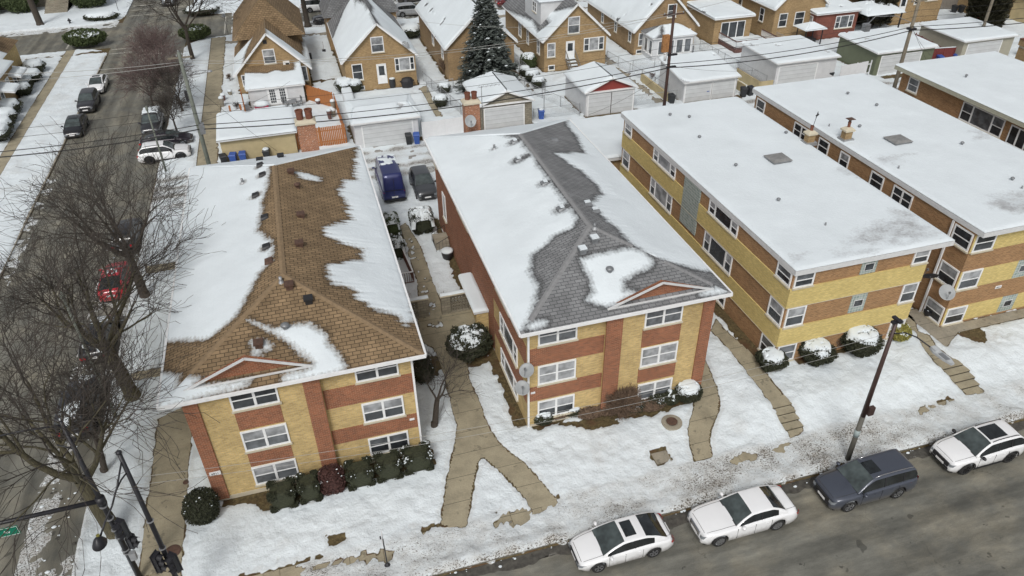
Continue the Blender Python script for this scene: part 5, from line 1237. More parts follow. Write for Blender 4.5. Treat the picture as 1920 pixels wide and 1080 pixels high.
    a = MB(); a.box(-L_/2-.025, -L_/2, -.26, .26, .62, .76); a.build('licence_plate', M['sign_white'], t, local=True)
    ix = -L_/2+(gr1+(g1-gr1)*.72)*L_; zb2 = float(np.interp(gr1+(g1-gr1)*.72, q, belt))
    wm = float(np.interp(ix, X, w_))
    for sg in (-1, 1):
        a = MB(); a.lathe((ix, sg*(wm+.09), zb2+.02), [(.05, 0), (.10, .03), (.11, .09), (.07, .15)], 8, sx=.8, sy=1.2); a.bar((ix, sg*(wm-.08), zb2), (ix, sg*(wm+.05), zb2+.05), .06, .04); a.build('wing_mirror', pb if not spec.get('black_mirror') else M['plastic_black'], t, local=True, smooth=True)
    if detail:
        for df_ in spec.get('handles', (.40, .58)):
            xx = -L_/2+df_*L_
            for sg in (-1, 1): a = MB(); a.box(xx, xx+.16, sg*W_/2-.01, sg*W_/2+.015, zb2-.13, zb2-.10); a.build('door_handle', pb, t, local=True)
        a = MB()
        for df_ in spec.get('seams', (.345, .53, .70)):
            xx = -L_/2+df_*L_; wq = float(np.interp(xx, X, w_))
            for sg in (-1, 1): a.box(xx, xx+.012, sg*wq*.95-.012, sg*wq*.95+wq*.05*sg+.004*sg, z0+.12, zb2-.03) if sg > 0 else a.box(xx, xx+.012, -wq*1.0-.004, -wq*.95, z0+.12, zb2-.03)
        a.build('door_seam', M['plastic_black'], t, local=True)
    gp = MB()
    for (q0, q1, jj) in ((g1-.01, .965, 6), (.03, g0+.01, 6)):
        if q1-q0 < .05: continue
        for sg in (-1, 1):
            gp.tube([(X[i], sg*V[i][jj][0]*(1.06 if q0 > .5 else 1.0), V[i][jj][1]+.004) for i in range(ns) if q0 <= q[i] <= q1], .009, 4)
    for q0 in ((.962, .033) if g0 > .03 else (.962,)):
        i = int(np.argmin(abs(q-q0))); gp.tube([(X[i], s_*V[i][6][0], V[i][k_][1]+.006) for s_, k_ in ((-1,6),(-.5,7),(0,8),(.5,7),(1,6))], .009, 4)
    i = int(np.argmin(abs(q-g1))); gp.bar((X[i]-.02, -V[i][6][0]*1.12, V[i][6][1]+.004), (X[i]-.02, V[i][6][0]*1.12, V[i][6][1]+.004), .09, .02)
    gp.build('panel_gap', M['plastic_black'], t, local=True)
    def roofpatch(nm, mat, a0, a1, hw, lift):
        a = MB(); xs_ = np.linspace(a0, a1, 6); 
        for xx in xs_:
            zz = float(np.interp(xx, XG, [g_[6][1] for g_ in G_])); 
            for yy in (-hw, -hw*.5, 0, hw*.5, hw): a.v.append((xx, yy, zz+lift-.020*(abs(yy)/(W_*.4))))
        for i in range(5):
            for j in range(4): k_ = i*5+j; a.f.append([k_, k_+5, k_+6, k_+1]); a.m.append(0)
        return a.build(nm, mat, t, local=True, smooth=True)
    if spec.get('sunroof'):
        s0, s1, hw = spec['sunroof']; roofpatch('sunroof', M['car_glass'], -L_/2+s0*L_, -L_/2+s1*L_, hw, .008)
    if spec.get('rails'):
        for sg in (-1, 1):
            pts = []
            for f_ in np.linspace(gr0+.01, gr1-.02, 8):
                i = int(np.argmin(abs(Q-f_))); pts.append((XG[i], sg*(G_[i][4][0]+.0), G_[i][4][1]+.05))
            pts[0] = (pts[0][0], pts[0][1], pts[0][2]-.05); pts[-1] = (pts[-1][0], pts[-1][1], pts[-1][2]-.05)
            a = MB(); a.tube(pts, .022, 6); a.build('roof_rail', M[spec['rails']], t, local=True, smooth=True)
    if snow:                      # patches of snow lying on the panels
        a = MB()
        for (u0, u1, hw) in snow:
            nx, ny = 26, 18; xs_ = np.linspace(-L_/2+u0*L_, -L_/2+u1*L_, nx); ys_ = np.linspace(-hw, hw, ny)
            zt = [max(float(np.interp(xx, X, deck)), float(np.interp(xx, XG, [g_[6][1] for g_ in G_], left=0, right=0))) for xx in xs_]
            XX, YY = np.meshgrid(xs_, ys_, indexing='ij'); nz = fbm(XX*3+x, YY*3+y, 3); ed = np.minimum(np.minimum(XX-xs_[0], xs_[-1]-XX), np.minimum(YY+hw, hw-YY))
            h_ = sstep(-.05, .25, nz+ed*.8-.12)*.07-.015
            ZZ = np.array(zt)[:, None]+h_-.035*(abs(YY)/(W_*.45))**2; a.grid(XX, YY, ZZ)
        a.build('snow_cover', M['snow'], t, local=True, smooth=True)
    return t
SED = dict(L=4.63, W=1.80, H=1.42, wb=2.70, fo=.90, r=.33, deck=[(0,.62),(.015,.92),(.05,1.02),(.16,1.06),(.30,1.02),(.68,.98),(.76,.94),(.90,.82),(.965,.70),(.99,.60),(1,.45)],
           belt=[(0,.60),(.03,.86),(.2,.97),(.5,.92),(.72,.88),(.9,.76),(.97,.64),(1,.45)], gh=(.075,.30,.53,.755), pillars=(.43,), sunroof=(.385,.50,.42), dark_rim=False, spokes=5, lamp_w=.48, lamp_h=.12, gr_w=.5, gr_h=.10, tl_w=.42, tl_h=.16, handles=(.37,.53))
LUX = dict(L=5.04, W=1.90, H=1.49, wb=3.05, fo=.86, r=.36, deck=[(0,.70),(.012,1.0),(.05,1.10),(.17,1.13),(.26,1.10),(.66,1.02),(.73,1.02),(.90,.95),(.97,.86),(.995,.76),(1,.5)],
           belt=[(0,.66),(.03,.95),(.2,1.03),(.5,1.0),(.70,.97),(.9,.90),(.98,.80),(1,.5)], gh=(.135,.285,.50,.665), tumble=.80, pillars=(.40,), spokes=9, lamp_w=.36, lamp_h=.17, gr_w=.42, gr_h=.24, grille='chrome', tl_w=.22, tl_h=.28, handles=(.34,.50), seams=(.305,.475,.66))
SUV = dict(L=4.89, W=1.93, H=1.73, wb=2.79, fo=.95, r=.37, z0=.24, deck=[(0,.70),(.01,1.05),(.03,1.12),(.10,1.14),(.66,1.12),(.73,1.12),(.88,1.05),(.96,.95),(.99,.80),(1,.55)],
           belt=[(0,.70),(.02,1.06),(.2,1.10),(.5,1.05),(.72,1.03),(.9,.96),(.97,.86),(1,.55)], gh=(.015,.07,.55,.735), tumble=.80, pillars=(.22,.42), spokes=6, sunroof=(.43,.56,.38), rails='chrome', lamp_w=.42, lamp_h=.16, gr_w=.55, gr_h=.26, tl_w=.40, tl_h=.22, handles=(.33,.52), seams=(.26,.46,.68), qw=.7)
XOV = dict(L=4.63, W=1.84, H=1.66, wb=2.73, fo=.90, r=.37, z0=.24, deck=[(0,.70),(.01,1.02),(.04,1.12),(.12,1.14),(.62,1.10),(.70,1.09),(.88,1.02),(.96,.92),(.99,.78),(1,.55)],
           belt=[(0,.70),(.02,1.02),(.2,1.10),(.5,1.02),(.72,1.0),(.9,.93),(.97,.83),(1,.55)], gh=(.02,.13,.52,.715), tumble=.78, pillars=(.26,.43), spokes=6, dark_rim=True, clad=True, black_mirror=True, sunroof=(.27,.51,.44), rails='plastic_black', lamp_w=.34, lamp_h=.14, gr_w=.52, gr_h=.24, tl_w=.36, tl_h=.22, handles=(.33,.52), seams=(.28,.46,.67), qw=.55)
def vary(b, **k): d = dict(b); d.update(k); return d
WHITE = paint((.80,.81,.82)); BLUEG = paint((.07,.08,.105)); GRAPH = paint((.035,.036,.042)); BLACK = paint((.012,.012,.016)); RED = paint((.45,.02,.035)); SILV = paint((.32,.33,.34)); VANB = paint((.022,.03,.13)); DGREY = paint((.07,.075,.082))
MAR = paint((.10,.01,.012))
row = 'cars parked along the front kerb'
car('parked_car', 'white compact saloon with a dark sunroof, leftmost of the cars on the front street', 10.5, 19.27, PI, vary(SED, rim=1), WHITE, row)
car('parked_car', 'large white saloon with a chrome grille and no sunroof on the front street', 16.62, 18.95, PI, LUX, WHITE, row)
p1, p2 = at(1590.8, 959.3, 0), at(1681.5, 933.6, 0)
car('parked_car', 'dark blue grey sport utility vehicle with chrome roof rails below the dark lamp post', (p1[0]+p2[0])/2+.05, (p1[1]+p2[1])/2+.92, PI, SUV, BLUEG, row)
car('parked_car', 'white crossover with a wide glass roof and black rims, rightmost on the front street', 30.42, 19.05, PI, XOV, WHITE, row)
row2 = 'cars parked along the left kerb of the side street'
car('parked_car', 'white saloon parked farthest up the left kerb of the side street', -22.45, 94.4, -PI/2, SED, WHITE, row2)
car('parked_car', 'dark grey crossover between the white and the black car on the side street', -22.55, 88.4, -PI/2, vary(XOV, sunroof=None, rails=None, clad=False), GRAPH, row2)
car('parked_car', 'black saloon nearest on the left kerb of the side street with snow on its wing', -22.75, 81.6, -PI/2, vary(SED, sunroof=(.42,.55,.4)), BLACK, row2)
row3 = 'cars parked under the big bare trees'
car('parked_car', 'black car covered with branches shadowed behind the red car', -14.95, 56.3, PI/2, vary(XOV, sunroof=None, rails=None), BLACK, row3, detail=False)
car('parked_car', 'red car parked under the bare trees', -15.0, 50.0, PI/2, vary(SED, sunroof=None), RED, row3, snow=[(.3,.5,.4)], detail=False)
car('parked_car', 'dark saloon with snow on its roof between the red car and the forked trunk', -15.1, 43.2, PI/2, vary(SED, sunroof=None), BLACK, row3, snow=[(.62,.97,.7),(.02,.16,.6)], detail=False)
car('parked_car', 'dark crossover nearest the front street under the trees', -15.15, 36.6, PI/2, vary(SUV, rails=None, sunroof=None), GRAPH, row3, snow=[(.02,.3,.5),(.78,.97,.6)], detail=False)
car('parked_car', 'white and black crossover parked across the kerb at the alley mouth', -13.4, 71.6, .02, vary(XOV, sunroof=None), WHITE, cat='car')
car('parked_car', 'black saloon behind the white crossover at the alley mouth', -13.5, 74.9, .0, vary(SED, L=4.8), paint((.02,.015,.022)))
car('parked_car', 'dark pickup style vehicle with a snowy roof beside the red twigged trees', -15.2, 79.6, -PI/2, vary(SUV, rails=None, sunroof=None), GRAPH, snow=[(.1,.52,.75)])
car('moving_car', 'dark snow dusted car coming toward the crossroads at the top', -17.6, 133.0, -PI/2, vary(SUV, rails=None, sunroof=None), GRAPH, snow=[(.75,.97,.75)])
car('parked_car', 'dark grey crossover beside the blue van behind the flats', 8.55, 57.3, -PI/2, vary(XOV, sunroof=None, rails=None, clad=False, dark_rim=False, L=4.5), DGREY, z=.13)
car('parked_car', 'grey car mostly hidden under the eave of the grey roofed flats', 11.3, 58.4, -PI/2, vary(SED), SILV, z=.13)
row4 = 'vehicles on the cross street behind the bungalows'
car('parked_car', 'silver wagon seen between two bungalows on the cross street', 17.6, 113.2, 0, vary(SUV, L=4.5, deck=[(0,.70),(.01,1.05),(.03,1.12),(.10,1.14),(.70,1.12),(.78,1.10),(.94,1.05),(.985,.95),(1,.6)], rails=None, sunroof=None, tumble=.9), SILV, row4)
car('parked_car', 'black car behind the street tree beside the brown roofed cottage', 5.6, 113.2, PI, vary(XOV, sunroof=None), BLACK, row4)
car('parked_car', 'white van like vehicle on the far side of the cross street', 4.6, 120.4, 0, vary(SUV, H=1.95, rails=None, sunroof=None), WHITE, row4)
car('parked_car', 'dark car on the far side of the cross street at the top', 19.2, 121.0, 0, vary(SUV, rails=None, sunroof=None), GRAPH, row4)
car('parked_car', 'maroon car behind the spruce top', 33.0, 113.2, 0, vary(SED), MAR, row4)
car('parked_car', 'white vehicle at the far left edge on the cross street', -43.5, 122.3, PI, vary(SUV, rails=None, H=2.0), WHITE, row4)
# delivery van, rear doors toward the camera
VAN = dict(L=5.9, W=2.02, H=2.70, wb=3.6, fo=1.0, r=.35, z0=.25, deck=[(0,.9),(.005,1.2),(.02,1.3),(.80,1.3),(.88,1.25),(.97,1.1),(.99,.9),(1,.6)], belt=[(0,.9),(.01,1.2),(.5,1.25),(.8,1.2),(.95,1.05),(1,.6)],
           gh=(.0,.012,.72,.865), tumble=.88, pillars=(.71,), rails=None, handles=(.6,.7), seams=(.38,.60,.74), tl_w=.14, tl_h=.45, qw=-57, lamp_w=.3, lamp_h=.3, gr_w=.5, gr_h=.3)
v = car('delivery_van', 'dark blue high roofed delivery van with snow on its roof behind the flats', 5.9, 58.55, PI/2, VAN, VANB, cat='van', snow=[(.35,.85,.75)], z=.13)
mb = MB(); mb.box(-2.99, -2.96, -.012, .012, .45, 2.45); mb.box(-2.99, -2.96, -.85, .85, 1.30, 1.33); mb.box(-3.03, -2.95, -.95, .95, .38, .52); mb.build('rear_door_trim', M['plastic_black'], v, local=True)
# ------------------------------------------------------------------ poles, cables, lamps, signals
def pole(name, label, x, y, z0, z1, r0, r1, mat, group=None):
    t = thing(name, label, 'utility pole' if 'utility' in name else 'pole', (x, y, z0), group=group)
    mb = MB(); mb.tube([(x, y, z0-.2), (x, y, (z0+z1)/2), (x, y, z1)], [r0, (r0+r1)/2, r1], 10); mb.build('post', M[mat], t, smooth=True)
    return t
def insul(t, pts):
    for p in pts: mb = MB(); mb.lathe(p, [(.03, 0), (.05, .03), (.035, .07), (.05, .1), (.02, .15)], 8); mb.build('insulator', M['galv'], t, smooth=True)
def arm(t, p, q, w=.09, nm='crossarm', m='wood_pole'): mb = MB(); mb.bar(p, q, w, w*1.2); mb.build(nm, M[m], t)
pl = [(-8.25, 60.0), (32.2, 60.0), (58.1, 60.0), (88, 60.0), (-26, 59.5)]
u1 = pole('utility_pole', 'green grey utility pole at the alley corner left of the tan garage', -8.25, 60, .1, 13.05, .19, .13, 'pole_green')
insul(u1, [(-8.45, 60, 12.7), (-8.05, 60, 12.8), (-8.25, 60, 13.02)]); arm(u1, (-9.1, 60, 12.6), (-7.4, 60, 12.6), m='wood_pole')
mb = MB(); mb.box(-8.2, -7.85, 59.7, 60.2, 6.6, 7.4); mb.build('cable_terminal', M['grey_metal'], u1)
mb = MB(); mb.box(-8.6, -8.42, 59.85, 60.1, 9.3, 10.1); mb.build('control_box', M['plastic_black'], u1)
mb = MB(); mb.tube([(-8.25,60,11.2),(-7.4,59.9,11.6),(-6.6,59.8,11.5)], .03, 6); mb.lathe((-6.4,59.8,11.38), [(.08,0),(.2,.03),(.16,.12),(.05,.16)], 10); mb.build('lamp_arm', M['galv'], u1, smooth=True)
u2 = pole('utility_pole', 'dark brown utility pole with an orange brown box behind the white flat roof', 32.2, 60, .1, 12.85, .17, .12, 'wood_pole_dark')
mb = MB(); mb.box(31.35, 31.95, 59.8, 60.1, 8.9, 10.4); mb.build('transformer_box', plain('weathered orange box', (.33,.16,.06), .8, var=.4, sc=5), u2)
mb = MB(); mb.tube([(31.7,59.95,8.9),(31.75,59.95,8.1)], .11, 8); mb.build('conduit', M['vinyl'], u2, smooth=True)
arm(u2, (31.2, 60, 12.1), (33.2, 60, 12.1), .08, m='wood_pole_dark'); insul(u2, [(31.3,60,12.15), (33.1,60,12.15), (32.2,60,12.85)])
for dz in (7.4, 8.5): mb = MB(); mb.box(32.0, 32.9, 59.85, 60.05, dz, dz+.14); mb.build('cable_bracket', M['dark_metal'], u2)
u3 = pole('utility_pole', 'pale weathered wooden utility pole by the green garage', 58.1, 60, .1, 11.6, .22, .15, 'wood_pole')
arm(u3, (57.2, 60, 11.0), (59.0, 60, 11.0), .1); insul(u3, [(57.3,60,11.1), (58.9,60,11.1), (58.1,60,11.6)])
mb = MB(); mb.box(57.8, 58.5, 59.7, 60.3, 8.3, 8.5); mb.build('cable_bracket', M['dark_metal'], u3)
# street light on that pole reaching back over the alley
mb = MB(); mb.tube([(58.1,60,8.9),(56.5,60.6,9.6),(54.6,61.2,9.6),(54.0,61.4,8.8)], [.03,.03,.04,.05], 6); mb.box(53.7, 54.25, 61.1, 61.7, 8.2, 8.9); mb.build('lamp_arm', M['grey_metal'], u3)
u4 = pole('utility_pole', 'grey utility pole beside the red fence at the top right', 81.0, 72.5, .1, 11, .2, .14, 'wood_pole')
thinp = [(-13.14, 68.3, 6.0, 'thin green grey lamp post at the alley mouth behind the branches'), (-13.2, 35.3, 8.6, 'thin green grey lamp post between the two big bare trees')]
for x, y, h, lb_ in thinp:
    t = pole('street_lamp', lb_, x, y, .1, h, .10, .06, 'pole_green', 'thin green lamp posts on the side street'); t['category'] = 'street lamp'
    mb = MB(); mb.lathe((x, y, h-.02), [(.07, 0), (.12, .06), (.12, .3), (.04, .42)], 10); mb.build('lamp_head', M['pole_green'], t, smooth=True)
def cable(p, q, sag, r, label, mat='wire', n=18, grp='overhead cables along the alley'):
    p = Vector(p); q = Vector(q); pts = []
    for k in range(n+1): s = k/n; v = p.lerp(q, s); v.z -= sag*4*s*(1-s); pts.append(tuple(v))
    mb = MB(); mb.tube(pts, r, 5); o = mb.build('overhead_cable', M[mat], smooth=True); return tag(o, label, 'cable', grp)
spans = [((-27, 59.5), (-8.25, 60)), ((-8.25, 60), (32.2, 60)), ((32.2, 60), (58.1, 60)), ((58.1, 60), (92, 60))]
LV = [(7.0, .045, 1.3, 'wire', 'thick black cable bundle over the alley'), (7.35, .032, 1.0, 'wire', 'black alley cable just above the thick bundle'), (8.3, .016, .9, 'wire', 'thin third alley cable from below'), (8.9, .014, .8, 'wire', 'thin fourth alley cable from below')]
zoff = {0: (0, 0), 1: (0, 1), 2: (1, 2), 3: (2, 2.2)}
PZ = [0.2, 0.0, .45, 1.3, 1.4]
for i, (a, b_) in enumerate(spans):
    where = ('left of the alley corner pole', 'between the green grey and dark poles', 'between the dark and pale poles', 'right of the pale pole')[i]
    for (z, r, s, m, lb_) in LV: cable((a[0], a[1]-.15, z+PZ[i]), (b_[0], b_[1]-.15, z+PZ[i+1]), s*(.3 if i == 0 else .75 if i == 1 else .5), r, lb_+', '+where, m)
for k, (dx, z) in enumerate(((-.6, 12.2), (.6, 12.2))):
    for i, (a, b_) in enumerate(((( -27, 62), (-8.25, 60)), ((-8.25, 60), (32.2, 60)))):
        cable((a[0], a[1]+dx*.5, 12.3+.5*k*(i == 0)), (b_[0], b_[1]+dx*.5, 12.2+.45*i*0), 1.3 if i else .4, .018, ('pale', 'grey')[k]+' overhead line high above the alley, '+('left', 'right')[i]+' of the green grey pole', 'wire_grey', grp='pale overhead lines')
cable((32.2,60,12.2), (70, 84, 11), 1.0, .016, 'pale line running from the dark pole over the right bungalows', 'wire_grey'); cable((32.2,60,12), (14,83,7.2), .8, .014, 'pale drop line from the dark pole to the middle bungalow', 'wire_grey')
cable((32.2,60,7.2), (21.5, 52.2, 7.3), .4, .012, 'thin drop cable from the dark pole to the grey roofed flats'); cable((32.2,60,7.6),(43,81.6,3.2), .5, .012, 'thin drop cable from the dark pole to the glazed porch')
cable((32.2,60,7.6),(47.5,68.4,2.8), .3, .011, 'thin guy line from the dark pole to the garage corner'); cable((58.1,60,8.6),(68.5,66.5,2.6), .3, .013, 'guy line slanting right from the pale pole'); cable((58.1,60,8.6),(66.5,62,.4), .1, .013, 'guy wire anchored right of the pale pole')
cable((-8.25,60,7.5),(-1.0,82,2.6), .4, .011, 'thin drop cable to the white cottage extension'); cable((-8.25,60,11),(-3.2,68.2,.8), .2, .012, 'guy wire from the green grey pole to the blue bins'); cable((-8.25,60,11.2),(-3.6,87,5.2), .6, .012, 'drop cable from the green grey pole to the cottage gable')
# front cables crossing low over the lawns
cable((-8.6,21.9,8.6),(23.8,20.6,8.7), .9, .008, 'very thin upper wire from the corner pole to the street lamp', 'wire_grey', 30, 'thin wires over the front lawns'); cable((-8.6,21.9,8.2),(23.8,20.6,8.2), .9, .008, 'very thin lower wire from the corner pole to the street lamp', 'wire_grey', 30, 'thin wires over the front lawns')
# --- street lamp at right
t = thing('street_lamp', 'dark brown street lamp with a long curved arm in front of the banded flats', 'street lamp', (23.8, 20.6, .15))
mb = MB(); mb.tube([(23.8,20.6,.1),(23.8,20.6,3.4)], [.135,.125], 12); mb.build('base_post', plain('grey brown lower post', (.10,.095,.08), .7, var=.2), t, smooth=True)
mb = MB(); mb.tube([(23.8,20.6,3.4),(23.8,20.6,9.4)], [.125,.085], 12); mb.build('post', M['brown_metal'], t, smooth=True)
mb = MB(); mb.cyl((23.8,20.6), .14, 2.0, 2.45, 12); mb.build('notice_band', plain('pale blue notice band', (.30,.36,.36), .6), t, smooth=True)
mb = MB(); mb.box(23.85,24.15,20.35,20.55,3.6,4.1); mb.build('sign', M['brown_metal'], t)
mb = MB(); mb.tube([(23.8,20.6,8.6),(23.95,20.1,9.0),(24.1,19.6,9.1),(24.3,18.9,9.0)], .032, 8); mb.build('lamp_arm', M['dark_metal'], t, smooth=True)
mb = MB(); mb.box(23.55,24.05,20.5,20.68,9.25,9.37); mb.box(23.72,23.9,20.35,20.85,9.36,9.46); mb.build('top_bracket', M['dark_metal'], t)
mb = MB(); P_ = [(24.27,18.95),(24.17,18.65),(24.22,18.1),(24.33,17.75),(24.47,17.74),(24.58,18.1),(24.53,18.65),(24.42,18.95)]; mb.prism(P_, 8.92, 9.02); mb.prism([(24.24,18.9),(24.22,18.6),(24.5,18.6),(24.46,18.9)], 9.02, 9.10); hd = mb.build('lamp_head', plain('pale grey lamp head', (.42,.44,.45), .5), t)
mb = MB(); mb.box(24.26,24.48,18.0,18.45,9.022,9.04); mb.build('cooling_panel', M['grey_metal'], hd)
# --- corner signal poles, lower left
t = thing('signal_pole', 'right black pole of the corner pair with a curved bracket lamp', 'traffic signal', (-8.6, 21.9, .15))
mb = MB(); mb.tube([(-8.6,21.9,.1),(-8.6,21.9,9.95)], [.115,.08], 12); mb.lathe((-8.6,21.9,9.93), [(.11,0),(.11,.06),(.05,.12)], 10); mb.build('post', M['dark_metal'], t, smooth=True)
mb = MB(); mb.tube([(-8.6,21.9,9.6),(-8.85,21.3,9.0),(-9.1,20.75,8.55),(-9.35,20.3,8.3),(-9.5,19.9,8.1)], .035, 8); mb.tube([(-8.6,21.9,8.95),(-8.75,21.5,9.0),(-8.95,21.05,8.85),(-9.1,20.75,8.55)], .03, 8); mb.build('lamp_arm', M['dark_metal'], t, smooth=True)
mb = MB(); mb.lathe((-9.55,19.72,7.92), [(.02,.34),(.08,.30),(.16,.2),(.25,.0),(.24,-.03),(.02,-.02)][::-1], 16, sy=1.25); hd = mb.build('lamp_head', M['dark_metal'], t, smooth=True)
mb = MB(); mb.cyl((-9.53,19.83), .06, 8.2, 8.27, 10); mb.build('photocell', M['leaf_yellow'], hd)
def head3(t, x, y, z, rz, m='dark_metal', n=3):
    r_ = Matrix.Rotation(rz, 3, 'Z'); tr = lambda p: tuple(r_ @ Vector(p)+Vector((x, y, z)))
    mb = MB(); mb.box(-.17, .17, -.1, .1, 0, .34*n); mb.box(-.2, .2, .08, .12, -.03, .34*n+.03); mb.v = [tr(p) for p in mb.v]; h = mb.build('signal_head', M[m], t)
    for k in range(n):
        vb = MB(); nn = 10
        for i in range(nn+1):
            a = PI*i/nn; vb.v += [tuple((math.cos(a)*.14, -.1, .17+.34*k+math.sin(a)*.14)), tuple((math.cos(a)*.15, -.33, .15+.34*k+math.sin(a)*.14))]
        for i in range(nn): vb.f.append([2*i, 2*i+1, 2*i+3, 2*i+2]); vb.m.append(0)
        vb.v = [tr(p) for p in vb.v]; vb.build('visor', M[m], h)
        lm = MB(); lm.tube([(0,-.1,.17+.34*k),(0,-.12,.17+.34*k)], .12, 12); lm.v = [tr(p) for p in lm.v]; lm.build('lens', M['yellow_plastic'] if k == 1 else M['glass_dark'], h)
    return h
head3(t, -8.9, 21.75, 3.3, R(60)); head3(t, -8.35, 21.7, 3.1, R(-40))
mb = MB(); 
for z in (4.4, 6.1): mb.cyl((-8.6,21.9), .14, z, z+.03, 12)
mb.build('band_clamp', M['galv'], t)
t = thing('signal_pole', 'left black pole of the corner pair carrying a mast arm and street name sign', 'traffic signal', (-10.85, 24.1, .15))
mb = MB(); mb.tube([(-10.85,24.1,.1),(-10.85,24.1,10.1)], [.13,.075], 12); mb.build('post', M['dark_metal'], t, smooth=True)
mb = MB(); mb.tube([(-10.85,24.1,5.55),(-14.5,23.95,5.7),(-19,23.8,5.9)], [.105,.085,.06], 10); mb.cyl((-10.85,24.1), .19, 5.35, 5.75, 12); mb.build('mast_arm', M['dark_metal'], t, smooth=True)
mb = MB(); mb.tube([(-10.85,24.1,9.9),(-12.2,24.1,10.0),(-14.5,24.1,9.95)], .035, 6); mb.tube([(-10.85,24.1,8.6),(-11.4,24.2,8.9)], .03, 6); mb.tube([(-10.85,24.1,8.9),(-10.6,24.0,9.2)], .03, 6); mb.build('upper_arm', M['dark_metal'], t, smooth=True)
head3(t, -10.5, 23.9, 3.35, R(-35)); head3(t, -10.42, 24.0, 2.5, R(60), n=2)
mb = MB()
for z in (2.1, 2.3, 3.2, 3.7, 4.4, 5.2): mb.cyl((-10.85,24.1), .165, z, z+.03, 12)
mb.build('band_clamp', M['galv'], t)
mb = MB(); mb.box(-10.75,-10.5,23.85,24.05,1.75,2.2); mb.build('push_button_box', M['galv'], t)
mb = MB(); mb.box(-16.1, -13.95, 23.84, 23.87, 4.98, 5.46, 0); s = mb.build('street_name_sign', M['green_sign'], t)
mb = MB()
for a in ((-16.08,-13.97,5.43,5.445),(-16.08,-13.97,4.995,5.01),(-13.985,-13.97,5.01,5.43)): mb.box(a[0],a[1],23.832,23.839,a[2],a[3])
mb.build('sign_border', M['sign_white'], s)
text_mesh('sign_text', 't  Av', .24, (-14.5, 23.83, 5.22), (PI/2, 0, 0), 'sign_white', s)
# small post sign in the front parkway
sx_, sy_, _ = G(727, 1062)
t = thing('street_sign', 'small black post with a white folded sign by the front kerb', 'sign', (sx_, sy_, .15))
mb = MB(); mb.tube([(sx_,sy_,.1),(sx_,sy_,2.15)], .03, 8); mb.lathe((sx_,sy_,.15), [(.16,0),(.16,.08),(.08,.14),(.05,.25)], 10); mb.build('post', M['dark_metal'], t, smooth=True)
mb = MB(); mb.add([(sx_-.05,sy_-.22,2.0),(sx_+.0,sy_+.22,2.0),(sx_+.0,sy_+.22,2.45),(sx_-.05,sy_-.22,2.45),(sx_-.03,sy_-.22,2.0),(sx_+.02,sy_+.22,2.0),(sx_+.02,sy_+.22,2.45),(sx_-.03,sy_-.22,2.45)], [(0,1,2,3),(4,7,6,5),(0,4,5,1),(2,6,7,3),(1,5,6,2),(0,3,7,4)]); mb.build('sign_panel', M['sign_white'], t)
mb = MB(); mb.box(sx_-.12,sx_-.06,sy_-.03,sy_+.02,2.2,2.36); mb.build('bracket', M['dark_metal'], t)
for u, v, lb_, h in ((222, 20, 'dark post with a small sign on the snowy corner lawn beyond the crossroads', 2.4), (1488/6+180-.5, 62, 'thin black post on the pavement beside the brown roofed cottage', 3.0)):
    x, y, z = G(u, v) if u < 240 else G(428, 65)
    t = thing('street_sign', lb_, 'sign', (x, y, .15)); mb = MB(); mb.tube([(x,y,.1),(x,y,h)], .035, 6); mb.build('post', M['dark_metal'], t)
    mb = MB(); mb.box(x-.25, x+.2, y-.03, y, h-.5, h); mb.build('sign_panel', M['grey_metal'], t)
# ------------------------------------------------------------------ trees and shrubs
def bare_tree(name, label, x, y, z, H_, spread, r0, seed, lean=(0, 0), fork=.28, lv=(5, 8, 8, 7, 3), tmat='bark', cmat='twig', upright=.5, group=None, limbs=None, tw=.0140, lf=1.5):
    rd = random.Random(seed); t = thing(name, label, 'tree', (x, y, z), group=group)
    thick = MB(); thin = MB()
    def branch(p, d, ln, r, lvl, mx):
        n = max(2, 6-lvl) if lvl < 5 else 2
        pts = [p.copy()]; rr = [r]; dd = d.normalized(); r1 = r*.38 if lvl else r*.72
        up = (upright, .35, .18, .10, .05, .02)[min(lvl, 5)]
        for i in range(n):
            wob = Vector((rd.uniform(-1, 1), rd.uniform(-1, 1), rd.uniform(-.7, .7)))*(.05, .20, .30, .38, .45, .5)[min(lvl, 5)]
            dd = (dd+wob+Vector((0, 0, up*.25))).normalized(); pts.append(pts[-1]+dd*ln/n); rr.append(max(r+(r1-r)*(i+1)/n, tw*.7))
        (thick if r > .05 else thin).tube([tuple(q) for q in pts], rr, 9 if r > .12 else 6 if r > .05 else 4 if r > .02 else 3, cap=False)
        if lvl >= mx: return
        k = lv[lvl] if lvl < len(lv) else 2
        for i in range(k):
            f = rd.uniform(.25, 1.0) if lvl else rd.uniform(.86, 1.0)
            if i == 0: f = 1.0
            a = min(int(f*n), n-1); q = pts[a].lerp(pts[a+1], f*n-a); base = (pts[a+1]-pts[a]).normalized()
            ax = base.orthogonal().normalized(); ax.rotate(Matrix.Rotation(2*PI*(i+rd.random()*.7)/k+lvl, 3, base).to_quaternion())
            ang = R(rd.uniform(26, 52) if lvl else rd.uniform(24, 50)) * (.35 if i == 0 and lvl else 1)
            nd = (base*math.cos(ang)+ax*math.sin(ang)).normalized()
            rl = rr[a]*(.62 if lvl else .60)*rd.uniform(.75, 1); 
            branch(q, nd, ln*rd.uniform(.56, .88)*(lf if lvl == 0 else 1)*(1.25-.45*f if lvl else 1), max(rl, tw), lvl+1, mx)
    d0 = Vector((lean[0], lean[1], 1)); branch(Vector((x, y, z-.1)), d0, H_*fork, r0, 0, len(lv))
    # root flare
    thick.lathe((x, y, z-.15), [(r0*1.35, 0), (r0*1.15, .18), (r0*.98, .5)], 12)
    thick.build('trunk', M[tmat], t, smooth=True); thin.build('crown', M[cmat], t)
    return t
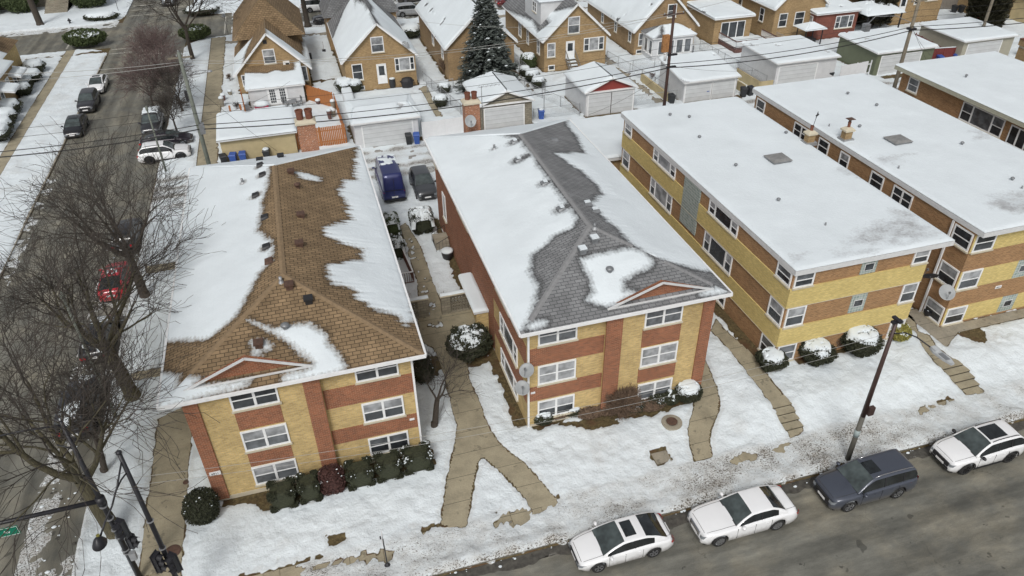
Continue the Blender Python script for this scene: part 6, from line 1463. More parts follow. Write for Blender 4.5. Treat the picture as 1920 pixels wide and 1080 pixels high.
BIGLV = (5, 6, 6, 5, 1)
big = 'big bare trees on the side street parkway'
bare_tree('bare_tree', 'big bare mossy tree nearest the front street, trunk leaning left behind the signal poles', -12.2, 27.0, .2, 14.5, 1, .40, 11, lean=(-.16, .10), tmat='bark_moss', group=big, fork=.27, lf=1.75, lv=BIGLV, upright=.9)
bare_tree('bare_tree', 'big bare tree with a forked dark trunk in the middle of the parkway', -12.55, 37.0, .2, 14.5, 1, .42, 23, lean=(-.12, .03), tmat='bark_moss', group=big, fork=.26, lf=1.6, lv=BIGLV, upright=.9)
bare_tree('bare_tree', 'big bare tree farthest up the parkway beside the red car', -12.9, 47.6, .2, 13.0, 1, .34, 5, lean=(-.1, .03), group=big, fork=.27, lf=1.6, lv=BIGLV, upright=.9)
bare_tree('bare_tree', 'slim dark many stemmed tree between the two big mossy trunks', -13.3, 31.3, .2, 9.0, 1, .17, 77, lean=(.1, .12), lv=(3, 6, 6, 5), group=big)
xr_, yr_, _ = G(333, 250); x2, y2, _ = G(343, 210); x3, y3, _ = G(328, 170)
rg = 'small bare trees up the side street'
bare_tree('bare_tree', 'small vase shaped bare tree beside the pickup with the snowy roof', xr_, yr_, .2, 7.5, 1, .11, 3, lv=(5, 7, 7, 4), tmat='twig', cmat='twig', upright=1.2, group=rg, fork=.2)
bare_tree('bare_tree', 'small bare tree with grey twigs behind the vase shaped one', x2, y2, .2, 8.0, 1, .13, 4, lv=(5, 7, 7, 4), tmat='bark', cmat='twig', upright=1.1, group=rg, fork=.22)
bare_tree('bare_tree', 'reddish twigged small tree leaning over the side street', x3-1.8, y3-5, .2, 9.0, 1, .12, 6, lv=(8, 8, 7, 4), tmat='twig', cmat='twig_red', upright=.9, lf=2.6, group=rg, fork=.16)
bare_tree('bare_tree', 'reddish twigged small tree nearer the crossroads', x3-2.2, y3+6, .2, 9.0, 1, .12, 9, lv=(8, 8, 7, 4), tmat='twig', cmat='twig_red', upright=.9, lf=2.6, group=rg, fork=.16)
xs, ys, _ = G(362, 112)
bare_tree('bare_tree', 'bare street tree with a straight leaning trunk near the crossroads', xs, ys, .2, 12.5, 1, .27, 15, lean=(-.05, 0), lv=(6, 7, 7, 6), fork=.34)
xs, ys, _ = G(577, 48)
bare_tree('bare_tree', 'stout bare tree in front of the parked cars behind the cottages', xs, ys, .2, 13, 1, .42, 16, lv=(5, 6, 6, 4), fork=.30, tw=.02)
xs, ys, _ = G(76, 47)
bare_tree('bare_tree', 'dark bare tree trunk on the far left lawn beyond the cross street', xs, ys, .2, 14, 1, .48, 17, lean=(-.06, 0), lv=(4, 5, 5), fork=.5, tw=.02)
bare_tree('bare_tree', 'crooked small bare tree beside the Y shaped walk', *G(815, 800)[:2], .2, 5.4, 1, .19, 31, lean=(.22, .22), lv=(3, 5, 5, 4), fork=.34, upright=.1, tw=.009, lf=1.5)
bare_tree('bare_tree', 'spindly bare bush in front of the brown bungalow wall', *G(832, 140)[:2], .2, 5.5, 1, .06, 33, lv=(6, 7, 6, 3), fork=.12, upright=.8, cmat='twig_brown', tmat='twig_brown')
bare_tree('bare_tree', 'leafless shrub with white dusted twigs by the garden wall', 6.9, 40.6, .2, 2.0, 1, .05, 35, lv=(8, 7, 6), fork=.15, upright=.1, cmat='twig_brown', tmat='twig_brown')
bare_tree('bare_tree', 'leafless shrub between the railing and the brick end post', 4.2, 41.3, .2, 2.2, 1, .05, 36, lv=(8, 7, 5), fork=.15, upright=.2, cmat='twig_brown', tmat='twig_brown')
def shrub(name, label, x, y, z, rx, ry, h, leaf='leaf_dark', e=1.0, n=2600, snow=.7, cat='bush', group=None, leafs=.05, seed=0, bowl=0.0, sthick=.09, spk=0, core=.9, wamp=.13):
    """superellipsoid of small leaves; e<1 boxy; bowl narrows the foot; snow = share of the top covered"""
    rd = np.random.RandomState(seed+int(abs(x)*97+abs(y)*31)); t = thing(name, label, cat, (x, y, z), group=group)
    sg = lambda v: np.sign(v)*np.abs(v)**e
    def surf(th, ph):       # ph -pi/2..pi/2
        cx = sg(np.cos(ph)); k = 1-bowl*np.clip(-np.sin(ph)*1.0+.15, 0, 1)
        return np.stack([x+rx*k*cx*sg(np.cos(th)), y+ry*k*cx*sg(np.sin(th)), z+h/2+h/2*sg(np.sin(ph))], -1)
    mb = MB(); nt_, np_ = 28, 14
    TH, PH = np.meshgrid(np.linspace(0, 2*PI, nt_), np.linspace(-PI/2, PI/2, np_), indexing='ij')
    P = surf(TH, PH); c = np.array([x, y, z+h/2]); P = c+(P-c)*(core-.07+wamp*fbm(TH*2.2+x, PH*3, 3)[..., None]); mb.grid(P[...,0], P[...,1], P[...,2])
    th = rd.rand(n)*2*PI; ph = np.arcsin(rd.rand(n)*1.9-.9); P = surf(th, ph); wob = 1+wamp*fbm(th*2.2+x, ph*3, 3)
    P = c+(P-c)*((.88+.16*rd.rand(n))*wob)[:, None]; A_ = rd.randn(n, 3); A_ /= np.linalg.norm(A_, axis=1)[:, None]; B_ = np.cross(A_, rd.randn(n, 3)); B_ /= np.linalg.norm(B_, axis=1)[:, None]
    s = leafs*(.6+.8*rd.rand(n))[:, None]; A_ = A_*s; B_ = B_*s*.6
    for i in range(n):
        mb.quad(tuple(P[i]-A_[i]), tuple(P[i]-B_[i]), tuple(P[i]+A_[i]), tuple(P[i]+B_[i]))
    mb.build('foliage', M[leaf], t)
    if snow > 0:
        mb = MB(); lim = .86 if e > .6 else .96
        nu, nv = 34, 34; U, V = np.meshgrid(np.linspace(-1, 1, nu), np.linspace(-1, 1, nv), indexing='ij')
        if e > .6: dx = U*np.sqrt(1-V*V/2); dy = V*np.sqrt(1-U*U/2); rr = np.hypot(dx, dy)
        else: dx, dy = U, V; rr = np.maximum(abs(U), abs(V))
        if e > .6: an = np.arctan2(dy, dx); kk = 1+.16*fbm(np.cos(an)*1.6+x, np.sin(an)*1.6+y, 2)*rr; dx, dy = dx*kk, dy*kk
        dx, dy = dx*lim, dy*lim; q = (abs(dx)**(2/e)+abs(dy)**(2/e))
        zz = z+h/2+h/2*np.clip(1-np.clip(q, 0, 1), 0, 1)**(e/2)
        nz = fbm(dx*rx*4.5+x*3, dy*ry*4.5+y, 3); lift = sstep(.0, .35, nz+(snow*2-1)+.15*(1-rr))*sstep(0, .18, 1.0-rr)
        X_ = x+rx*dx; Y_ = y+ry*dy; mb.grid(X_, Y_, zz-.13+lift*(.15+sthick)+.02*nz); mb.build('snow_cover', M['snow'], t, smooth=True)
    elif spk:
        mb = MB()
        for i in range(spk):
            a = surf(rd.rand()*2*PI, np.arcsin(rd.rand()*.9+.08)); a = c+(a-c)*1.02; r_ = .015+.04*rd.rand()**2; mb.lathe(tuple(a), [(r_*.6, 0), (r_, r_*.3), (r_*.5, r_*.7)], 6)
        mb.build('snow_cover', M['snow'], t)
    return t
def B_(u, v, h): return G(u, v)[:2]
hg = 'clipped hedge blocks in front of the brown roofed flats'
for (x0, x1, lb_, lf, sp) in ((-5.05,-3.72,'dark clipped hedge block, leftmost of the front hedge','leaf_dark',8),(-3.62,-2.55,'dark clipped hedge block between the leftmost one and the maroon bush','leaf_dark',10),
    (-1.25,.12,'dark clipped hedge block just right of the maroon bush','leaf_dark',20),(.22,1.55,'dark clipped hedge block second from the right end','leaf_dark',45),(1.65,3.15,'dark clipped hedge block at the right end with the most snow','leaf_dark',110)):
    shrub('hedge', lb_, (x0+x1)/2, 26.5+(x0+5)*.05, .15, (x1-x0)/2, .55, 1.30, lf, .24, 8000, 0, 'hedge', hg, .038, spk=sp, wamp=.05)
shrub('bush', 'maroon leaved winter bush in the middle of the front hedge', -1.95, 26.65, .2, .62, .6, 1.45, 'leaf_maroon', .7, 2800, 0, spk=14)
shrub('bush', 'dark egg shaped bush beside the pavement at the left corner of the brown roofed flats', -8.15, 26.75, .15, .82, .80, 1.75, 'leaf_dark', .9, 4200, 0, spk=30)
shrub('bush', 'big dark holly bush with patchy snow at the court entrance', 7.1, 34.9, .2, 1.35, 1.25, 1.8, 'leaf_dark', .95, 6500, .45, leafs=.07, wamp=.34, sthick=.06)
shrub('bush', 'dark bush without snow under the eave right of the brown roof', 4.0, 33.6, .2, .6, .9, 1.3, 'leaf_dark', .7, 1800, 0, spk=10)
rb = 'rounded snow capped bushes in front of the banded flats'
for (u, v, r_, h_, lb_, e_) in ((1455,703,.85,1.15,'round snow capped bush leftmost before the banded flats',.8),(1540,692,1.02,1.35,'round snow capped bush between the leftmost one and the split one',.8),(1625,676,1.15,1.6,'big snow capped bush with a dark cleft behind the street lamp',.8)):
    x, y, _ = G(u, v); shrub('bush', lb_, x, y+r_*.75, .6, r_, r_, h_, 'leaf_dark', e_, 5200, .74, group=rb, bowl=.35, wamp=.2, leafs=.06)
x, y, _ = G(1298, 762); shrub('bush', 'round snow capped bush at the foot of the curved walk', x, y+.6, .25, .75, .75, 1.05, 'leaf_dark', .8, 3000, .75, bowl=.3)
x, y, _ = G(1692, 642); shrub('bush', 'yellow green bush with snow behind the street lamp', x, y+.5, .6, .72, .72, 1.0, 'leaf_yellow', .9, 2400, .45)
x, y, _ = G(1583, 660); shrub('bush', 'bare brown bush between the snow capped bushes', x, y+.7, .6, .75, .5, 1.3, 'twig_brown', .9, 2400, 0)
x, y, _ = G(1175, 792); bare_tree('bare_shrub', 'tall twiggy grey brown bush before the right windows of the grey roofed flats', x, y+.7, .2, 3.7, 1, .07, 91, lv=(14, 9, 8, 5), fork=.12, upright=.75, cmat='twig_brown', tmat='twig_brown', tw=.012, lf=2.2)
for (u, v, rx_, ry_, h_, lb_, lf, sn) in ((1022,800,.55,.45,.75,'small bush with snow at the left front corner of the grey roofed flats','leaf_dark',.65),(1077,783,.55,.4,.6,'small rounded bush with a smooth snow cap under the front left window','leaf_dark',.9),(1262,762,.45,.4,.8,'small bush with patchy snow left of the curved walk','leaf_dark',.5),(1115,785,.9,.5,.45,'low dry brown shrubs under the front band','twig_brown',0),(1225,772,.9,.5,.5,'low olive brown shrubs beside the tall twiggy bush','twig_brown',0)):
    x, y, _ = G(u, v); shrub('bush', lb_, x, y+ry_*.8, .2, rx_, ry_, h_, lf, .9, 1800, sn)
for k, (u, v, lb_) in enumerate(((1150,783,'low brown scrub right of the tall twiggy bush foot'),(1195,779,'low olive scrub under the right front window'),(1098,782,'low brown scrub beside the smooth capped bush'),(1240,768,'low snow flecked scrub near the curved walk'),(1052,790,'low dark scrub between the two small snowy bushes'))):
    x, y, _ = G(u, v); shrub('bush', lb_, x, y+.5, .2, .72, .5, .62, ('twig_brown','leaf_dark')[k % 2], 1.0, 1100, .18 if k % 2 else 0, leafs=.07, core=.7)
# scattered yard plants
for k, (u, v, r_, lb_) in enumerate(((432,152,.7,'small snow dusted shrub beside the pavement left of the cottage'),(445,205,.6,'leafless shrub by the iron fence'),(700,150,.6,'leafless shrub at the left wall of the white door bungalow'),(575,165,.7,'reddish leafless shrub right of the white extension'),(962,160,.6,'small dark shrub at the corner of the spruce yard'),(1222,150,.7,'leafless shrub at the chain fence left of the dark pole'),(1440,128,.6,'leafless shrub along the fence of the wide garage'),(872,178,.7,'leafless shrub behind the stone fronted garage'),(1395,120,.6,'small leafless shrub at the fence right of the porch'),(1345,72,.5,'small dark shrub at the corner of the flat wing house'))):
    x, y, _ = G(u, v); bare_tree('bare_shrub', lb_, x, y, .2, 1.5+r_, 1, .04, 200+k, lv=(7, 6, 5), fork=.14, upright=.3, cmat=('twig_brown','twig','twig_red')[k % 3], tmat='twig_brown')
# rear court
shrub('bush', 'tall clipped cone shaped bush with netted snow in the rear court', 7.15, 50.3, .15, .95, .85, 2.0, 'leaf_dark', .45, 4200, .60, bowl=.4)
shrub('hedge', 'clipped green hedge cube by the blue van', 4.85, 51.0, .15, .62, .85, 1.6, 'leaf_green', .4, 2400, .40, 'hedge')
shrub('bush', 'dark clipped bush cube with white streaks in the court, below the green cube', 4.75, 47.6, .15, .55, .9, 1.5, 'leaf_dark', .4, 2200, .45)
tb = thing('stone_planter', 'round dark planter with a flat snow lid beside the red brick side wall', 'planter', (8.2, 46.0, .15)); mb = MB(); mb.lathe((8.2,46.0,.1), [(.32,0),(.42,.5),(.44,.75)], 18); mb.build('bowl', M['plastic_black'], tb, smooth=True); mb = MB(); mb.lathe((8.2,46.0,.83), [(.44,0),(.45,.08),(.36,.15),(.1,.18)], 18); mb.build('snow_cover', M['snow'], tb, smooth=True)
# yards
yb = 'snow capped clipped bushes in the back yards'
for (u, v, r_, h_, lb_, sn) in ((835,178,.75,1.1,'round black bush under snow by the chain fence, nearer the bungalow',.85),(829,204,.8,1.2,'round black bush under snow by the chain fence, nearer the alley',.85),
    (1012,168,.85,1.2,'bowl shaped bush with a smooth snow cap at the end of the yard row',.98),(1000,157,.95,1.3,'wide bush with a thick white cap, second in the yard row',.98),(986,146,.7,1.1,'bush with a thick white cap behind the wide one',.98),(650,178,1.2,1.5,'pair of dark bushes under lumpy snow left of the white door bungalow',.8),(668,176,.9,1.3,'dark bush with a pointed snow lobe beside the basement window',.85)):
    x, y, _ = G(u, v); shrub('bush', lb_, x, y+r_*.6, .2, r_, r_*.9, h_, 'leaf_dark', .8, 1500, sn, group=yb, bowl=.35, sthick=.16)
x, y, _ = G(993, 130); shrub('bush', 'green leafy bush with a white cap at the bungalow corner', x, y+.5, .2, 1.0, .9, 1.7, 'leaf_green', .8, 2000, .6, leafs=.08)
lbg = 'snow covered bushes in front of the left corner house'
for (u, v, rx_, ry_, lb_) in ((72,137,1.5,1.3,'wide snowy bush farthest up the left house front'),(64,155,1.7,1.2,'broad snowy bush second from the top on the left'),(58,168,.9,.8,'small oval snowy bush in the left row'),(52,180,1.1,.9,'oval snowy bush with a dark base in the left row'),
    (24,215,1.7,1.4,'large snowy bush fourth from the bottom at the left edge'),(16,232,1.6,1.3,'snowy bush third from the bottom at the left edge'),(10,248,1.6,1.3,'snowy bush second from the bottom at the left edge'),(4,265,1.7,1.5,'snowy bush lowest at the left edge')):
    x, y, _ = G(u, v); shrub('bush', lb_, x-.3, y+.3, .2, rx_*.9, ry_, 1.3, 'leaf_dark', .8, 900, .97, group=lbg, bowl=.3, sthick=.18, leafs=.08)
x, y, _ = G(163, 88); shrub('bush', 'dark evergreen corner bush with snow specks at the left crossroads corner', x, y+.6, .2, 2.6, 1.4, 2.1, 'leaf_green', 1.0, 3600, .22, leafs=.14)
x, y, _ = G(368, 76); shrub('bush', 'dark evergreen bush beside the street tree at the right crossroads corner', x, y+.6, .2, 2.0, 1.3, 1.9, 'leaf_green', 1.0, 3000, .25, leafs=.14)
x, y, _ = G(192, 37); shrub('bush', 'low snow mound bush on the far left corner lawn', x, y, .2, 2.5, 1.4, .9, 'leaf_dark', 1.0, 1200, .85, leafs=.1, sthick=.2)
x, y, _ = G(380, 27); shrub('bush', 'low snow covered bush on the far right corner lawn', x, y, .2, 2.6, 1.5, 1.2, 'leaf_dark', 1.0, 1200, .9, leafs=.1, sthick=.2)
x, y, _ = G(770, 72); shrub('bush', 'snow covered bush beside the second bungalow', x, y+.5, .2, 1.8, 1.6, 1.6, 'leaf_dark', 1.0, 1500, .85, leafs=.1, sthick=.2)
x, y, _ = G(75, 12); shrub('bush', 'dark evergreen with snow behind the left trunk', x+1, y+3, .2, 5, 2.5, 2.6, 'leaf_dark', 1.0, 3500, .4, leafs=.16)
x, y, _ = G(172, 5); shrub('bush', 'dark evergreen right of the far grey steps', x, y+2, .2, 3, 2, 2.2, 'leaf_dark', 1.0, 2500, .2, leafs=.16)
def conifer(name, label, x, y, z, H_, R_, leaf, seed, nb=420, snow=.25, column=False, size=.30):
    rd = random.Random(seed); t = thing(name, label, 'tree', (x, y, z)); mb = MB(); sm = MB(); tr = MB()
    tr.tube([(x,y,z-.1),(x,y,z+H_*.92)], [R_*.09+.06, .03], 8)
    for i in range(nb):
        f = (i+.5)/nb; zz = f**.85; rad = R_*((1-zz)**.85) if not column else R_*(min(1, 3.5*(1-zz))**.6)*(.8+.2*min(1, zz*5))
        th = i*2.39996+rd.uniform(-.3, .3); bz = z+.35+(H_-.4)*zz; rl = rad*rd.uniform(.72, 1.08)
        droop = -.30 if not column else .9
        n = max(3, int(rl/size*2.2)) if not column else 5
        for k in range(n):
            q = (k+.8)/n; q = q if not column else .75+.25*q; px_ = x+math.cos(th)*rl*q; py_ = y+math.sin(th)*rl*q; pz_ = bz+droop*rl*q*q*(.5 if not column else .1)+rd.uniform(-.12, .12)
            for w_ in range(3):
                a2 = th+rd.uniform(-1.1, 1.1); s = size*rd.uniform(.6, 1.2); dx, dy = math.cos(a2)*s, math.sin(a2)*s; ox, oy = -math.sin(a2)*s*.32, math.cos(a2)*s*.32
                dz = rd.uniform(-.16, .1) if not column else s*rd.uniform(.6, 1.2)
                o_ = (px_+rd.uniform(-.1, .1), py_+rd.uniform(-.1, .1), pz_+rd.uniform(-.08, .08))
                mb.quad(o_, (o_[0]+dx*.5+ox, o_[1]+dy*.5+oy, o_[2]+dz*.4), (o_[0]+dx, o_[1]+dy, o_[2]+dz), (o_[0]+dx*.5-ox, o_[1]+dy*.5-oy, o_[2]+dz*.4-.05))
            if q > .55 and rd.random() < snow and not column:
                s = size*rd.uniform(.25, .55); sm.lathe((px_, py_, pz_+.03), [(s, 0), (s*.9, .05), (s*.4, .10)], 7, sx=1.0, sy=.7)
    tr.build('trunk', M['bark'], t); mb.build('crown', M[leaf], t)
    if sm.v: sm.build('snow_cover', M['snow'], t)
    return t
for k, (x, y, rx_) in enumerate(((-44.5,134.8,3.0),(-39.0,134.9,2.4),(-29.2,134.6,2.6))): shrub('bush', ('tall dark evergreen at the top left edge of the photo','tall dark evergreen left of the grey stone steps','tall dark evergreen right of the grey stone steps')[k], x, y, .2, rx_, 1.9, 4.2, 'leaf_green', .8, 3800, .25, leafs=.16)
xg, yg = 20.2, 79.5
conifer('spruce_tree', 'tall blue grey spruce flecked with snow in front of the brown bungalow', xg, yg, .2, 10.8, 3.9, 'leaf_conifer', 4, 900, .085, size=.42)
conifer('arborvitae', 'tall dark column shaped evergreen between the red wing and the far brick house', 76.0, 85.5, .2, 8.5, 2.3, 'leaf_arbor', 8, 1500, 0, True, .4)
conifer('arborvitae', 'tall dark column shaped evergreen at the right edge of the photo', 87.5, 78.5, .2, 9.0, 2.3, 'leaf_arbor', 9, 1500, 0, True, .4)
conifer('arborvitae', 'dark column shaped evergreen at the left edge beside the corner house', -35.2, 98.0, .2, 8.5, 1.9, 'leaf_arbor', 10, 1300, 0, True, .4)
# ------------------------------------------------------------------ small things
def boxvent(parent, x, y, zr, n, capm, label=None, s=.34, snow=False, melt=False):
    t = thing('roof_vent', label or 'vent', 'roof vent', (x, y, zr))
    return t
def roofvent(label, x, y, z, kind, mat, group, snow=False, rz=0.0):
    t = thing('roof_vent', label, 'roof vent', (x, y, z), rz, group)
    if kind == 'box':
        mb = MB(); mb.box(-.17, .17, -.17, .17, -.1, .16); mb.build('flue', M[mat], t, local=True); mb = MB(); mb.box(-.23, .23, -.23, .23, .16, .26); mb.build('cap', M[mat], t, local=True)
        if snow: mb = MB(); mb.box(-.2, .2, -.2, .2, .262, .34); mb.build('snow_cover', M['snow'], t, local=True)
    elif kind == 'pipe':
        mb = MB(); mb.cyl((0, 0), .08, -.1, .3, 10); mb.build('pipe', M[mat], t, local=True, smooth=True); mb = MB(); mb.cyl((0, 0), .17, -.05, .09, 12, r2=.09); mb.build('flashing', M['galv'], t, local=True)
    elif kind == 'mush':
        mb = MB(); mb.cyl((0, 0), .12, -.1, .2, 10); mb.build('pipe', M[mat], t, local=True); mb = MB(); mb.lathe((0, 0, .18), [(.12, 0), (.22, .03), (.2, .1), (.06, .17)], 12); mb.build('cap', M[mat], t, local=True, smooth=True)
    elif kind == 'slant':
        mb = MB(); mb.add([(-.28,-.22,-.03),(.28,-.22,-.03),(.28,.25,-.03),(-.28,.25,-.03),(-.2,-.16,.16),(.2,-.16,.16),(.2,.22,.08),(-.2,.22,.08)], [(4,5,6,7),(0,1,5,4),(1,2,6,5),(2,3,7,6),(3,0,4,7)]); mb.build('cap', M[mat], t, local=True)
        if snow: mb = MB(); mb.box(-.17, .17, -.12, .12, .16, .22); mb.build('snow_cover', M['snow'], t, local=True)
    return t
gA = 'vents on the brown shingled roof'
for (x, y, z, k, lb_) in ((-1.56,45.5,8.9,'box','first box vent from the alley on the brown slope'),(-1.27,43.5,8.8,'mush','round cap vent second from the alley on the brown slope'),(-1.3,39.7,8.8,'box','square rust brown box vent on the bare middle of the brown roof'),(-1.57,36.3,8.9,'box','square rust brown box vent below the middle one'),
    (-2.29,32.33,8.95,'box','dark box vent beside the silver pipe at the hip peak'),(-1.48,31.3,8.6,'box','black box vent just below the hip peak on the front slope'),(-4.0,29.35,7.95,'box','rust brown vent ringed by a little snow above the gable')):
    roofvent(lb_, x, y, z, k, 'rust' if 'black' not in lb_ else 'plastic_black', gA)
for i, (x, y, z) in enumerate(((-3.44,47.3,8.92),(-3.3,45.7,8.96),(-3.79,43.26,8.8),(-3.29,39.97,8.96),(-3.28,36.6,8.96),(-3.18,35.0,9.0))):
    roofvent(('dark low vent at the snow edge of the brown roof, %s from the alley' % ('nearest', 'second', 'third', 'fourth', 'fifth', 'sixth')[i]), x, y, z, 'slant', 'plastic_black' if i < 5 else 'rust', gA, rz=R(90))
roofvent('silver pipe vent at the hip peak of the brown roof', -2.66, 32.75, 9.05, 'pipe', 'galv', gA); roofvent('pipe vent alone in the snow of the brown roof left slope', -4.63, 45.9, 8.5, 'pipe', 'grey_metal', gA); roofvent('pipe vent at the top of the front snow patch', -2.72, 30.0, 8.15, 'mush', 'grey_metal', gA)
for (x, y) in ((-3.6, 50.2), (-2.2, 50.4)): roofvent('dark vent poking from the rear snow of the brown roof at x%s' % ('left' if x < -3 else 'right'), x, y, 7.9, 'box', 'plastic_black', gA)['label'] = 'dark box vent in the snow at the rear of the brown roof, %s one' % ('left' if x < -3 else 'right')
gB = 'vents on the grey shingled roof'
for i, (x, y, z) in enumerate(((13.35,45.5,8.95),(12.86,43.0,8.8),(13.35,39.0,8.95),(13.25,35.7,8.92))): roofvent('snow capped vent in a melted patch by the grey ridge, %s from the alley' % ('nearest', 'second', 'third', 'fourth')[i], x, y, z, 'slant', 'grey_metal', gB, True, R(90))
for (x, y, z, k, s, lb_) in ((16.5,46.3,8.3,'slant',False,'small dark vent on the bare grey slope near the alley'),(14.93,35.9,8.84,'slant',True,'snow capped vent right of the grey ridge'),(15.11,35.1,8.78,'slant',True,'snow capped vent nearer the hip peak right of the grey ridge'),(14.14,32.8,9.1,'pipe',False,'dark pipe vent at the grey hip peak'),
    (13.8,31.95,8.8,'box',True,'white capped box vent right below the grey hip peak'),(12.91,31.4,8.6,'box',True,'white capped box vent left below the grey hip peak'),(13.86,29.85,8.1,'mush',False,'mushroom vent in the front snow patch of the grey roof'),(11.97,45.8,8.5,'pipe',False,'pipe vent alone in the snow of the grey roof left slope')):
    roofvent(lb_, x, y, z, k, 'grey_metal', gB, s)
gC = 'small vents on the snowy flat roofs'
for (u, v, zr, k, lb_) in ((1256,218,7.45,'mush','small mushroom vent on the first flat roof near the alley, left one'),(1292,222,7.45,'mush','small mushroom vent on the first flat roof near the alley, right one'),(1311,260,7.45,'mush','tiny vent left of the hatch on the first flat roof'),(1379,313,7.45,'mush','tiny vent left of the lower middle of the first flat roof'),
    (1459,378,7.45,'mush','tiny vent near the left edge of the first flat roof'),(1547,424,7.45,'pipe','pipe vent with a wide collar near the front of the first flat roof'),(1473,252,7.45,'mush','small vent by the right edge of the first flat roof'),(1589,178,7.85,'mush','small vent near the alley on the second flat roof'),(1643,200,7.85,'mush','small vent right of centre near the alley on the second flat roof'),
    (1554,238,7.85,'pipe','short pipe beside the yellow chimney on the second flat roof'),(1611,240,7.85,'mush','tiny vent right of the yellow chimney'),(1803,272,7.85,'mush','small vent toward the right edge of the second flat roof'),(1684,317,7.85,'pipe','pipe vent below the hatch of the second flat roof'),(1897,339,7.85,'mush','small vent at the right front of the second flat roof'),(1915,355,7.85,'pipe','dark pipe vent at the photo edge on the second flat roof'),(1811,145,7.85,'mush','small vent on the third flat roof')):
    x, y = at(u, v, zr); rv = roofvent(lb_, x, y, zr, k, 'grey_metal', gC); rv.scale = (.6, .6, .8)
for (u, v, zr, lb_) in ((1458,300,7.5,'grey roof hatch in the middle of the first snowy flat roof'),(1683,265,7.88,'grey roof hatch right of the yellow chimney on the second flat roof')):
    x, y = at(u, v, zr); t = thing('roof_hatch', lb_, 'roof hatch', (x, y, zr)); mb = MB(); mb.box(x-.68,x+.68,y-.62,y+.62,zr-.1,zr+.16); mb.build('curb', M['grey_metal'], t)
    mb = MB(); mb.add([(x-.74,y-.68,zr+.16),(x+.74,y-.68,zr+.16),(x+.74,y+.68,zr+.16),(x-.74,y+.68,zr+.16),(x-.5,y-.45,zr+.27),(x+.5,y-.45,zr+.27),(x+.5,y+.45,zr+.27),(x-.5,y+.45,zr+.27)], [(4,5,6,7),(0,1,5,4),(1,2,6,5),(2,3,7,6),(3,0,4,7)]); mb.build('lid', M['skylight'], t)
def chimney(label, x0, x1, y0, y1, z0, z1, bm, pots, cap='limestone', metal=False, base=None):
    t = thing('chimney', label, 'chimney', ((x0+x1)/2, (y0+y1)/2, z0)); mb = MB(); mb.box(x0, x1, y0, y1, z0, z1); mb.build('stack', M[bm], t)
    mb = MB(); mb.box(x0-.1, x1+.1, y0-.1, y1+.1, z1, z1+.12); mb.add([(x0-.1,y0-.1,z1+.12),(x1+.1,y0-.1,z1+.12),(x1+.1,y1+.1,z1+.12),(x0-.1,y1+.1,z1+.12),(x0+.1,y0+.1,z1+.28),(x1-.1,y0+.1,z1+.28),(x1-.1,y1-.1,z1+.28),(x0+.1,y1-.1,z1+.28)], [(4,5,6,7),(0,1,5,4),(1,2,6,5),(2,3,7,6),(3,0,4,7)]); mb.build('crown', M[cap], t)
    for (px_, r_, h_) in pots:
        mb = MB(); n = 16; cx, cy = px_, (y0+y1)/2
        mb.lathe((cx, cy, z1+.2), [(r_*.9, 0), (r_*.95, h_*.8), (r_*1.08, h_*.85), (r_*1.08, h_), (r_*.8, h_), (r_*.75, h_*.5)], n); mb.build('chimney_pot', M['terracotta'], t, smooth=False)
    if base: mb = MB(); mb.box(x0-.15, x1+.15, y0-.15, y1+.15, z0, z0+base); mb.build('base_flashing', M['snow'] if metal else M['galv'], t)
    return t
chimney('tall mottled brick chimney with two clay pots behind the brown roof', -.78, .50, 52.15, 53.1, .1, 9.35, 'brick_chim', [(-.46,.27,.75),(.18,.27,.75)])
chB = chimney('orange brick chimney with two clay pots and a satellite dish behind the grey roof', 11.45, 12.6, 52.1, 52.95, .1, 9.35, 'brick_chim', [(11.78,.22,.6),(12.3,.22,.6)])
for (u, v, zr, lb_, pot) in ((1516,268,7.45,'short yellow brick chimney with a clay pot and weathervane at the roof edge',1),(1585,262,7.85,'short yellow brick chimney with a metal capped flue on the second flat roof',0)):
    x, y = at(u, v, zr); t = chimney(lb_, x-.28, x+.28, y-.24, y+.24, zr-.1, zr+.7, 'brick_house', [(x,.12,.42)] if pot else [(x,.11,.45)], base=.25)
    if pot: mb = MB(); mb.tube([(x+.05,y,zr+1.1),(x+.2,y,zr+2.2)], .02, 6); mb.add([(x+.2,y,zr+2.4),(x+.32,y,zr+2.05),(x+.1,y,zr+1.9)], [(0,1,2)]); mb.bar((x+.1,y,zr+2.05),(x+.32,y,zr+2.12),.06); mb.build('weathervane', M['plastic_black'], t)
    else: mb = MB(); mb.cyl((x,y), .09, zr+1.1, zr+1.55, 10); mb.prism([(x-.26,y-.22),(x+.26,y-.22),(x+.26,y+.22),(x-.26,y+.22)], zr+1.55, zr+1.58); mb.build('flue_cap', M['rust'], t)
